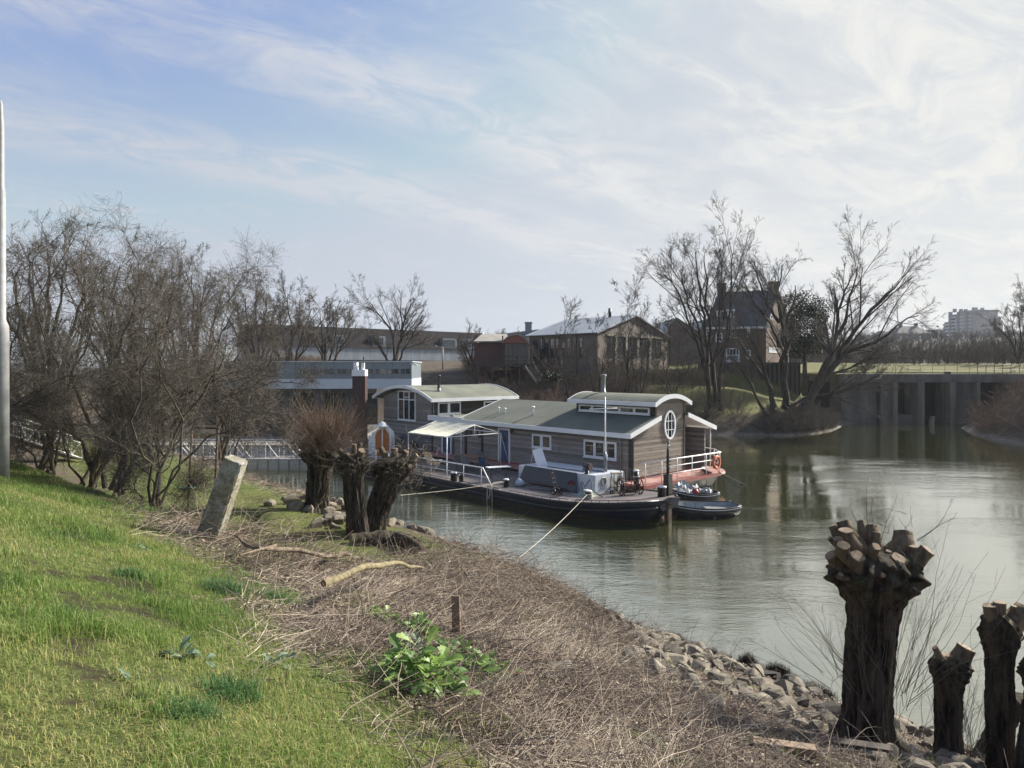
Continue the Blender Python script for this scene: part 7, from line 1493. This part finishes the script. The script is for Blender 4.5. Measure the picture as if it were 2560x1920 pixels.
for q, n in (((r1q.x + .25, r1q.y + .2), 24), ((r2q.x - .3, r2q.y + .3), 34), ((r2q.x + .35, r2q.y + .2), 22), ((r1q.x - .5, r1q.y + .5), 14)):
    root = thing('willow_sucker', {24: 'thin leafless suckers right beside the short dark trunk', 34: 'dense thin leafless suckers between the two dark trunks', 22: 'thin leafless suckers between the tall trunk and the right edge', 14: 'sparse leafless suckers between big pollard and short trunk'}[n], 'shrub', (q[0], q[1], gz(*q))); shoots(root, (q[0], q[1], gz(*q)), n, 1.5, .4, .004, M['twig'], up=1, rad=.35, sub=5, wig=.08, name='stems', zsq=.05)
# --- fallen log and branches
def limb(name, label, pts, r, mt='bark', cat='branch', sides=9, wig=.02, cut=False):
    p_ = rough_line([tuple(q) for q in pts], 22, wig); rr = np.interp(np.linspace(0, 1, 22), np.linspace(0, 1, len(r)), r) * (1 + .08 * RNG.normal(size=22))
    V, F = tubes(p_[None], rr[None], sides); caps = MB(); 
    m = MB(); m.v = [Vector(v) for v in V]; m.f = [tuple(f) for f in F]; m.m = [0] * len(F); m.sm = [True] * len(F)
    m.mi = 1; m.smooth = False; m.face(tuple(range(sides))); m.face(tuple(range(len(V) - sides, len(V)))); return tag(obj(name, m, [M[mt], M['cutwood']]), label, cat)
def on(x, y, up=.05): up = up + (.22 if x < 1045 and y > 1356 else 0); return hit(x, y, up)
M['deadbark'] = bark_mat('grey_dead_bark', (.23, .19, .145), (.12, .095, .07), None, 0, 9)
M['paledead'] = bark_mat('pale_dead_bark', (.27, .23, .14), (.16, .14, .085), None, 0, 7)
limb('fallen_log', 'mossy dark fallen log lying at the foot of the middle pollards', [on(876, 1352, .12), on(930, 1350, .16), on(990, 1350, .16), on(1035, 1358, .12), on(1052, 1372, .05)], [.20, .25, .24, .22, .12], wig=.08, cat='log', sides=14)
limb('fallen_branch', 'long crooked grey branch lying across the dead stems below the concrete post', [on(585, 1338, .10), on(640, 1366, .12), on(700, 1362, .15), on(760, 1368, .18), on(830, 1382, .15), on(900, 1388, .12), on(970, 1412, .08)], [.015, .03, .034, .038, .038, .034, .028], 'deadbark', wig=.09)
limb('fallen_branch', 'short forked pale twig end joined beside the long grey branch', [on(600, 1388, .02), on(655, 1372, .10), on(690, 1363, .13)], [.012, .02, .025], 'deadbark', wig=.05)
limb('cut_branch', 'straight pale yellowish sawn branch pointing down left over the dead stems', [on(805, 1463, .10), on(850, 1447, .18), on(910, 1418, .28), on(990, 1410, .25), on(1060, 1420, .2)], [.042, .042, .038, .032, .022], 'paledead', wig=.03)
limb('cut_branch', 'thin bare stick sticking up beside the log end', [on(1130, 1370, .0), on(1150, 1410, .25), on(1170, 1440, .35)], [.006, .012, .015], 'deadbark', wig=.03)
# boards
def board(label, p, L, w, th, yaw, pitch, mt='plank', up=.03):
    c = hit(*p); mat_ = Matrix.Rotation(R(yaw), 3, 'Z') @ Matrix.Rotation(R(pitch), 3, 'Y'); m = MB(); q = [Vector((a * L / 2, b * w / 2, d * th / 2)) for a, b, d in ((-1, -1, -1), (1, -1, -1), (1, 1, -1), (-1, 1, -1), (-1, -1, 1), (1, -1, 1), (1, 1, 1), (-1, 1, 1))]
    o_ = c + Vector((0, 0, up + abs(math.sin(R(pitch))) * L / 2)); m.hexa([tuple(o_ + mat_ @ v) for v in q]); o = tag(obj('wooden_board', m, M[mt]), label, 'board'); bv = o.modifiers.new('b', 'BEVEL'); bv.width = .006; bv.segments = 2; return o
board('short brown plank standing upright in the dead stems', (1140, 1590), .50, .11, .03, 78, 86); board('pale lath lying at the foot of the upright plank', (1132, 1578), .36, .06, .025, -8, 0, up=.06)
board('squared timber offcut lying before the stones at lower right', (1960, 1880), .62, .13, .10, -12, 2); board('grey weathered plank on the litter left of the stones', (1290, 1690), .38, .10, .02, -8, 0)
board('long dark rotten board with white flakes lying against the big willow foot', (2075, 1868), 1.35, .15, .035, -13, 2, 'boot', up=.06); board('pale flat board half buried in the dead stems', (1360, 1590), .5, .09, .02, -3, 0)
m = MB(); c = hit(1405, 1682); fr = Frame(c + Vector((0, 0, .04)), 8)
for k in range(4): m.box((-.13, -.10 + k * .055, -.05), (.13, -.06 + k * .055, .06))
m.box((-.13, .12, -.05), (.13, .16, .06)); m2 = MB(fr); m2.v = []; 
for k in range(4): m2.box((-.13, -.10 + k * .055, -.05), (.13, -.055 + k * .055 + .0, .05 + .003 * k))
m2.box((-.135, -.12, -.055), (.135, .13, -.03)); tag(obj('hollow_block', m2, M['concrete']), 'small grooved concrete block among the dead stems', 'block')
# --- riprap: angular stones, every one an object
def rock_mesh(k):
    bm = bmesh.new(); rs = random.Random(100 + k)
    for _ in range(16): v = Vector((rs.gauss(0, 1), rs.gauss(0, 1), rs.gauss(0, 1))).normalized(); bm.verts.new((v.x * .5, v.y * .40, v.z * .30))
    bmesh.ops.convex_hull(bm, input=bm.verts[:]); [bm.verts.remove(v) for v in bm.verts[:] if not v.link_faces]
    bmesh.ops.bevel(bm, geom=bm.edges[:], offset=.012, segments=2, affect='EDGES', clamp_overlap=True)
    me = bpy.data.meshes.new('riprap_stone'); bm.to_mesh(me); bm.free(); me.materials.append(M['rock2'] if k % 3 == 0 else M['rock']); me.polygons.foreach_set('use_smooth', [False] * len(me.polygons)); return me
M['rock2'] = mat('riprap_rock_dark', (.15, .13, .10), .9, (.10, .09, .07), 2.5, .6, bump=.6, bscale=14)
M['rock'] = mat('riprap_rock', (.235, .205, .155), .9, (.12, .105, .08), 2.2, .6, bump=.6, bscale=14)
RM = [rock_mesh(k) for k in range(16)]; WETROCK = mat('wet_rock', (.045, .040, .032), .8, (.02, .018, .015), 3, .6, bump=.5, bscale=14); RW = []
for q in RM: c = q.copy(); c.materials.clear(); c.materials.append(WETROCK); RW.append(c)
rs = random.Random(5)
def stones(n, smin, smax, pick, label, group, lift=.25):
    for _ in range(n):
        s_, t_ = pick(); x, y = XY(s_, t_); z = gz(x, y); sc = rs.uniform(smin, smax) ; o = bpy.data.objects.new('riprap_stone', rs.choice(RW if z < .16 + .10 * rs.random() else RM)); SC.collection.objects.link(o); o.location = (x, y, z + sc * .30 * lift)
        o.rotation_euler = (rs.uniform(-.5, .5), rs.uniform(-.5, .5), rs.uniform(0, 6.28)); o.scale = (sc * rs.uniform(.8, 1.2), sc * rs.uniform(.8, 1.1), sc * rs.uniform(.8, 1.15)); tag(o, label, 'stone', group)
def rb():
    t_ = rs.uniform(-19.6, -10.2); return 1.0 + rs.uniform(0, 1) ** .9 * (2.2 + 3.8 * min(1, max(0, (-11.2 - t_) / 2.6)) + rs.uniform(-.4, .4)), t_
stones(232, .32, .62, lambda: rb(), 'tan angular stone in the bank reinforcement beside the right willows', 'tan stones of the right bank')
stones(13, .25, .5, lambda: (rs.uniform(.9, 2.4), rs.uniform(-11.6, -7.5)), 'small tan stone half covered by dead stems along the waterline', 'stones along the waterline')
stones(50, .5, .85, lambda: (rs.uniform(.5, 4.6), rs.uniform(.3, 9.5)), 'grey angular stone in the heap round the middle pollards', 'grey stones round the middle pollards', .5)
stones(5, .3, .5, lambda: (rs.uniform(.6, 1.6), rs.uniform(-4.5, -.8)), 'grey stone at the waterline below the dead stem heap', 'stones below the dead stems')
for k, (x, y, lab) in enumerate(((1105, 1372, 'pale stone at the end of the mossy log'), (1530, 1548, 'dark stone alone in the shallow water farthest out'), (1588, 1568, 'low dark stone just off the bank edge in the water'))):
    q = G(x, y, 0.02); o = bpy.data.objects.new('water_stone', RM[k + 3]); SC.collection.objects.link(o); o.location = q; o.scale = (.3, .25, .28); tag(o, lab, 'stone')
# --- grass: real blades, denser towards the camera
def visible(x, y, z, mg=60):
    px_ = CX + FPX * x / y; py_ = HY + FPX * (EYE - z) / y; return (px_ > -mg) & (px_ < 2560 + mg) & (py_ < 1920 + mg * 2)
def cloud(n, dmin, dmax, power=1.0):           # plan positions in a wedge, density falling with distance
    u = RNG.random(n); d = dmin * (dmax / dmin) ** u if power == 1 else (dmin ** (2 - power) + u * (dmax ** (2 - power) - dmin ** (2 - power))) ** (1 / (2 - power)); az = np.radians(RNG.uniform(-39, 39, n)); x = d * np.tan(az); return x, d
def widen(x, y, n, dmin, dmax):            # ground beyond the frame's left edge, for views from a step aside
    d = dmin * (dmax / dmin) ** RNG.random(n); az = np.radians(RNG.uniform(-66, -37, n)); return np.concatenate([x, d * np.tan(az)]), np.concatenate([y, d])
def blades(x, y, z, hgt, wid, tint, mt, name, label, bend=.5, lean=None, cat='grass', up=1.0):
    n = len(x); az = RNG.uniform(0, 2 * np.pi, n); dirv = np.stack([np.cos(az), np.sin(az), np.zeros(n)], 1); 
    if lean is not None: dirv[:, :2] = dirv[:, :2] * .7 + np.array(lean)
    side = np.stack([-dirv[:, 1], dirv[:, 0], np.zeros(n)], 1); side /= np.linalg.norm(side, axis=1, keepdims=True) + 1e-9
    sw = RNG.uniform(-1, 1, n)[:, None]; side = side * np.cos(sw) + dirv * np.sin(sw); b = (bend * RNG.uniform(.3, 1.5, n))[:, None]; h = hgt[:, None]; w = wid[:, None]
    base = np.stack([x, y, z - .01], 1); upv = np.array([0, 0, 1.0])
    p1 = base + upv * h * .5 * up + dirv * h * .16 * b; p2 = base + upv * h * (.95 - .35 * np.minimum(b, 1.4)) * up + dirv * h * .62 * b
    V = np.stack([base - side * w, base + side * w, p1 + side * w * .8, p1 - side * w * .8, p2 + side * w * .12, p2 - side * w * .12], 1).reshape(-1, 3)
    i = np.arange(n)[:, None] * 6; F = np.concatenate([i + np.array([[0, 1, 2, 3]]), i + np.array([[3, 2, 4, 5]])], 1).reshape(-1, 4)
    o = np_obj(name, V, F, mt, attr=np.repeat(tint, 6)); return tag(o, label, cat, kind='stuff')
GR = tint_mat('grass_blades', [(0, (.50, .42, .25)), (.10, (.40, .38, .15)), (.30, (.20, .275, .075)), (.65, (.15, .235, .05)), (1, (.08, .16, .045))], .55, .35)
def smask(x, y):
    s_, t_ = ST(x, y); sn = s_ + .8 * vnoise(x, y, 1.6, 5) + .35 * vnoise(x, y, .5, 6); return s_, t_, sn
x, y = cloud(560000, 2.5, 24, 1.25); x, y = widen(x, y, 170000, 2.0, 14); z = height(x, y); s_, t_, sn = smask(x, y)
dens = sstep(sn, 11.7, 12.6); patch = .5 + .5 * vnoise(x, y, .9, 8); bare = bare_at(x, y)
k = visible(x, y, z, 4200) & (RNG.random(len(x)) < dens * (1 - .8 * bare) * (.55 + .45 * patch)) & (t_ < 4); x, y, z, patch = x[k], y[k], z[k], patch[k]; d = y
tuft = sstep(vnoise(x, y, .55, 12), .35, .8); hg = (.045 + .05 * patch + .10 * tuft) * RNG.uniform(.5, 1.3, len(x)) * (1 + .02 * d); wd = (.0016 + .0006 * RNG.random(len(x))) * (1 + .09 * d)
tn = np.clip(.50 + .28 * vnoise(x, y, 1.1, 13) + .25 * tuft + .16 * RNG.normal(size=len(x)), .13, 1); tn = np.clip(tn + .22 * sstep(vnoise(x, y, .7, 16), .2, .7) - .12, .12, 1); tn = np.where(RNG.random(len(x)) < .05 + .26 * sstep(vnoise(x, y, 1.5, 14) + .4 * vnoise(x, y, .5, 15), .1, .7), RNG.random(len(x)) * .16, tn)
blades(x, y, z, hg, wd, tn, GR, 'grass', 'fresh green spring grass with yellow blades on the dike slope', .9)
x, y = cloud(330000, 14, 38, 1.2); z = height(x, y); s_, t_, sn = smask(x, y); k = visible(x, y, z) & (sn > 2.3) & (sn < 9.8) & (t_ > -5.5) & (RNG.random(len(x)) < sstep(t_ + .8 * vnoise(x, y, .8, 3), -5.2, -4.0)); x, y, z = x[k], y[k], z[k]
blades(x, y, z, .05 * RNG.uniform(.5, 1.4, len(x)) + .03, np.full(len(x), .0045), np.clip(.36 + .3 * vnoise(x, y, 1.5, 4) + .15 * RNG.normal(size=len(x)), .05, 1), GR, 'meadow_grass', 'short mown looking grass on the low meadow by the stones', .8)
# --- dead stems and litter
ST_M = tint_mat('dead_stems', [(0, (.095, .072, .055)), (.35, (.21, .165, .13)), (.7, (.36, .30, .235)), (1, (.56, .49, .38))], .85)
def stems(x, y, z, L, r, name, label, up=.25, arc=.9, K=6, tintv=None, z0=.02):
    n = len(x); az = RNG.uniform(0, 2 * np.pi, n); e = np.abs(RNG.normal(size=n)) * up; d = np.stack([np.cos(az) * np.cos(e), np.sin(az) * np.cos(e), np.sin(e)], 1); C = np.empty((n, K, 3)); C[:, 0] = np.stack([x, y, z + z0 * RNG.random(n)], 1); st = (L / (K - 1))[:, None]; dr = (arc * RNG.uniform(.2, 1.2, n) / K)
    for k in range(1, K): d = d + RNG.normal(size=(n, 3)) * .10; d[:, 2] -= dr * (e > .15); d /= np.linalg.norm(d, axis=1, keepdims=True); C[:, k] = C[:, k - 1] + d * st
    gzv = height(C[:, :, 0].ravel(), C[:, :, 1].ravel()).reshape(n, K); C[:, :, 2] = np.maximum(C[:, :, 2], gzv + .004)
    Rr = (r[:, None]) * np.linspace(1, .5, K)[None]; V, F = tubes(C, Rr); tv = tintv if tintv is not None else RNG.random(n); o = np_obj(name, V, F, ST_M, attr=np.repeat(tv, K * 3)); return tag(o, label, 'undergrowth', kind='stuff')
x, y = cloud(300000, 3.2, 46, 1.1); z = height(x, y); s_, t_, sn = smask(x, y); low = sstep(t_, -7.0, -4.5)
heap = np.exp(-((t_ + 6.2) / 2.6) ** 2 - ((s_ - 4.2) / 3.4) ** 2) + .9 * np.exp(-((t_ + 8.2) / 1.3) ** 2 - ((s_ - 9.9) / 1.5) ** 2)
w = sstep(sn, 12.4, 11.6) * sstep(s_, 1.1, 2.0) * (1 - low) * (1 - .95 * sstep(sn, 3.6 + 3.5 * sstep(-t_, 11.2, 13.6), 2.8 + 3.5 * sstep(-t_, 11.2, 13.6)) * sstep(-t_, 10.8, 11.8)) + low * (sstep(s_, .1, .5) * sstep(s_, 3.6, 2.2) * (.18 + .5 * sstep(t_, 7.5, 10)) * (t_ > 3) + heap * .8 + .55 * sstep(s_, 9.2, 9.8) * sstep(sn, 11.9, 11.3) * (t_ < 1))
w = w * (.45 + .55 * sstep(vnoise(x, y, .8, 51) + .6 * vnoise(x, y, 2.3, 52), -.45, .15))
k = visible(x, y, z, 120) & (RNG.random(len(x)) < w); x, y, z, hp_ = x[k], y[k], z[k], heap[k]; n = len(x)
sel = RNG.random(n) < .58
tvv = np.clip(.38 + .34 * vnoise(x, y, 1.5, 21) + .28 * vnoise(x, y, .45, 22) + .24 * RNG.normal(size=n), 0, 1)
stems(x[sel], y[sel], z[sel], RNG.uniform(.12, .5, sel.sum()) * (1 + .012 * y[sel]), RNG.uniform(.0013, .0032, sel.sum()) * (1 + .045 * y[sel]), 'dead_stems', 'pinkish brown dead stems and litter matting the bank', .12, .2, 4, tvv[sel], .05)
hs = ~sel; hh = hp_[hs]; keep = RNG.random(hs.sum()) < .30 + .7 * np.clip(hh, 0, 1)
xx, yy, z_, hh, tt = x[hs][keep], y[hs][keep], z[hs][keep], hh[keep], tvv[hs][keep]
stems(xx, yy, z_ + .55 * np.clip(hh, 0, 1) * RNG.random(len(xx)), RNG.uniform(.3, 1.0, len(xx)) * (.8 + .5 * hh), RNG.uniform(.0016, .0038, len(xx)) * (1 + .035 * yy), 'bramble_heap', 'arching tangled dead bramble stems heaped on the bank', .55, .9, 7, tt * .8, .05)
x, y = cloud(90000, 3.5, 20, 1.2); z = height(x, y); s_, t_, sn = smask(x, y); k = visible(x, y, z) & (sn < 12.3) & (s_ > 3) & (t_ < -4.5) & (RNG.random(len(x)) < .75 * sstep(vnoise(x, y, 1.15, 31) + .5 * vnoise(x, y, .4, 32) + .6 * sstep(sn, 10.0, 12.0), .25, .65)); x, y, z = x[k], y[k], z[k]
blades(x, y, z + .02, RNG.uniform(.05, .13, len(x)), np.full(len(x), .0020) * (1 + .08 * y), np.clip(.35 + .3 * RNG.normal(size=len(x)), .05, 1), GR, 'sparse_grass', 'sparse green grass coming up through the dead stems', 1.1)
x, y = cloud(60000, 3.0, 22, 1.1); z = height(x, y); s_, t_, sn = smask(x, y); k = visible(x, y, z) & (sn < 12.0) & (s_ > .8) & (t_ < -4) & (RNG.random(len(x)) < .35 + .5 * (vnoise(x, y, .7, 41) > .1)); x, y, z = x[k], y[k], z[k]; n = len(x)
u_ = RNG.normal(size=(n, 3)); u_[:, 2] *= .35; u_ /= np.linalg.norm(u_, axis=1, keepdims=True); w_ = np.cross(u_, RNG.normal(size=(n, 3)) * .4 + np.array([0, 0, 1])); w_ /= np.linalg.norm(w_, axis=1, keepdims=True); c_ = np.stack([x, y, z + RNG.uniform(.02, .10, n)], 1); a_ = (RNG.uniform(.008, .03, n) * (1 + .03 * y))[:, None]; b_ = (RNG.uniform(.004, .012, n) * (1 + .03 * y))[:, None]
tag(np_obj('leaf_litter', np.stack([c_ - u_ * a_, c_ - w_ * b_ + u_ * a_ * .1, c_ + u_ * a_, c_ + w_ * b_], 1).reshape(-1, 3), np.arange(4 * n).reshape(-1, 4), ST_M, attr=np.repeat(RNG.random(n) * .75, 4)), 'curled dead leaves and chips on the litter', 'leaf litter', kind='stuff')
x, y = cloud(2600, 4.5, 26, 1.3); z = height(x, y); s_, t_, sn = smask(x, y); k = visible(x, y, z, 120) & (sn < 12.1) & (s_ > 1.5) & (t_ < -5) & ((sn > 5.5) | (t_ > -12.5)); x, y, z = x[k], y[k], z[k]
stems(x, y, z + .04, RNG.uniform(.4, 1.3, len(x)), RNG.uniform(.0016, .0034, len(x)) * (1 + .04 * y), 'long_stems', 'long pale dead stalks lying over the litter', .18, .25, 8, .3 + .5 * RNG.random(len(x)), .08)
# upright thin stalks at the water side, dark tufts
x, y = cloud(30000, 8, 30, 1.2); z = height(x, y); s_, t_, sn = smask(x, y); k = visible(x, y, z) & (s_ > .9) & (s_ < 3.8) & (t_ < 2) & (t_ > -13.5) & (RNG.random(len(x)) < .12); x, y, z = x[k], y[k], z[k]
stems(x, y, z, RNG.uniform(.25, .9, len(x)), RNG.uniform(.0022, .004, len(x)) * (1 + .02 * y), 'dry_stalks', 'thin upright dry stalks along the water edge', 1.1, .25, 6, RNG.random(len(x)) * .6)
DT = tint_mat('dark_reed_stubble', [(0, (.020, .014, .012)), (1, (.07, .048, .036))], .9)
for (cx_, cy_, nn, rd, lab) in ((1868, 1662, 900, .26, 'dark stubble tuft standing in the shallows, farther from the willow'), (1940, 1688, 1500, .34, 'larger dark stubble tuft standing in the shallows nearest the big willow'), (2030, 1740, 1200, .45, 'low dark tuft of stubble at the water edge behind the stones')):
    q = G(cx_, cy_, .03); ax_ = RNG.normal(size=nn) * rd * .5; ay_ = RNG.normal(size=nn) * rd * .4; bx_, by_ = q.x + ax_, q.y + ay_; bz_ = np.zeros(nn) - .02; hh_ = RNG.uniform(.15, .42, nn) * (1 - .5 * (np.hypot(ax_, ay_) / rd) ** 2).clip(.3, 1)
    o = blades(bx_, by_, bz_, hh_, np.full(nn, .004), RNG.random(nn), DT, 'reed_tuft', lab, .25, cat='reed tuft'); o['kind'] = 'thing'
# --- leafy green plants
LF = tint_mat('mustard_leaves', [(0, (.09, .17, .05)), (.6, (.17, .29, .07)), (1, (.27, .38, .10))], .45, .4, .4); LG = tint_mat('grey_green_leaves', [(0, (.09, .14, .09)), (1, (.20, .27, .17))], .6, .2)
LOBE = [(0, 0), (.10, .05), (.16, .02), (.26, .13), (.33, .07), (.45, .22), (.52, .13), (.66, .28), (.76, .22), (.88, .20), (.96, .10), (1, 0)]
def leafy(label, c, n, L, hgt, rad, mt, group='leafy green plants on the litter', cat='plant'):
    t = thing('leafy_plant', label, cat, c, group); V, F, T = [], [], []; K = len(LOBE); o = 0; Fs = []
    for _ in range(n):
        az = rs.uniform(0, 6.283); el = rs.uniform(.1, 1.25); l = L * rs.uniform(.55, 1.2); r_ = rad * math.sqrt(rs.random()) ; a2 = rs.uniform(0, 6.283); b = Vector(c) + Vector((math.cos(a2) * r_, math.sin(a2) * r_, rs.uniform(0, hgt) * (1 - .6 * r_ / max(rad, .01)))); b.z += gz(b.x, b.y) - c[2]
        u = Vector((math.cos(az), math.sin(az), 0)); w_ = Vector((-u.y, u.x, 0)); tw = rs.uniform(-.5, .5); w_ = w_ * math.cos(tw) + Vector((0, 0, 1)) * math.sin(tw); dr = rs.uniform(.5, 1.3); tv = rs.random(); mid_, lef, rig = [], [], []
        for (q, hw_) in LOBE:
            e = el - dr * q; p = b + (u * math.cos(el - dr * q * .5) + Vector((0, 0, math.sin(el - dr * q * .5)))) * l * (q + .12); hw2 = hw_ * l * rs.uniform(.85, 1.15); up_ = Vector((0, 0, 1)) * hw2 * .35; mid_.append(p); lef.append(p + w_ * hw2 + up_); rig.append(p - w_ * hw2 + up_)
        V += lef + mid_ + rig; T += [tv] * (3 * K)
        for k in range(K - 1):
            for a in (0, K): Fs.append((o + a + k, o + a + k + 1, o + a + K + k + 1, o + a + K + k))
        o += 3 * K
    V = np.array([tuple(v) for v in V]); np_obj('leaves', V, np.array(Fs), mt, t, attr=np.array(T)); return t
for (px_, py_, n, L, hg, rd, lab) in ((958, 1553, 60, .13, .08, .16, 'pale green leafy plant farthest up in the dead stems, near the sawn branch'), (1048, 1590, 75, .17, .18, .15, 'bright leafy plant behind the upright plank'), (1035, 1635, 60, .15, .10, .2201, 'grey green leafy plant joining the bright one to the big clump'), (1055, 1725, 190, .19, .38, .30, 'biggest bright green bushy leafy plant at the grass edge'),
        (1140, 1640, 70, .15, .15, .20, 'leafy plant right of the big clump, middle of the row'), (1215, 1690, 95, .17, .10, .26, 'spreading leafy plant farthest right in the dead stems'), (755, 1450, 9, .10, .04, .05, 'tiny bright seedling plant left of the sawn branch'), (620, 1438, 14, .10, .03, .08, 'small leafy plant just below the concrete post')):
    c = hit(px_, py_); leafy(lab, tuple(c), n, L, hg, rd, LG if rd == .2201 else LF)
for (px_, py_, n, L, rd, lab) in ((475, 1648, 24, .12, .10, 'grey green rosette weed in the grass, left one'), (680, 1668, 14, .12, .08, 'grey green thistle like weed in the grass, right one'), (360, 1378, 16, .09, .08, 'small grey weed up on the grass shoulder'), (320, 1705, 7, .07, .04, 'tiny grey weed low in the left grass'), (1640, 1860, 30, .07, .16, 'small dark creeping weed in the litter at bottom right')):
    c = hit(px_, py_); leafy(lab, tuple(c), n, L, .03, rd, LG, 'grey weeds in the grass')
# dense dark tufts of long grass in the slope
TG = tint_mat('tuft_blades', [(0, (.05, .11, .04)), (1, (.12, .22, .07))], .5, .3)
for (px_, py_, n, h_, lab) in ((560, 1480, 700, .20, 'largest dark green grass tuft at the edge of the dead stems'), (590, 1740, 420, .17, 'blue green grass tuft low in the slope'), (470, 1790, 380, .15, 'flattened blue green grass tuft at the bottom'), (690, 1500, 300, .16, 'thin bright grass tuft inside the dead stems'), (330, 1440, 320, .13, 'dark grass tuft high on the slope')):
    c = hit(px_, py_); a_ = RNG.normal(size=n) * .09; b_ = RNG.normal(size=n) * .09; o = blades(c.x + a_, c.y + b_, height(c.x + a_, c.y + b_), h_ * RNG.uniform(.5, 1.2, n), np.full(n, .0032), RNG.random(n), TG, 'grass_tuft', lab, 1.1, cat='grass tuft'); o['kind'] = 'thing'; o['group'] = 'grass tufts on the slope'
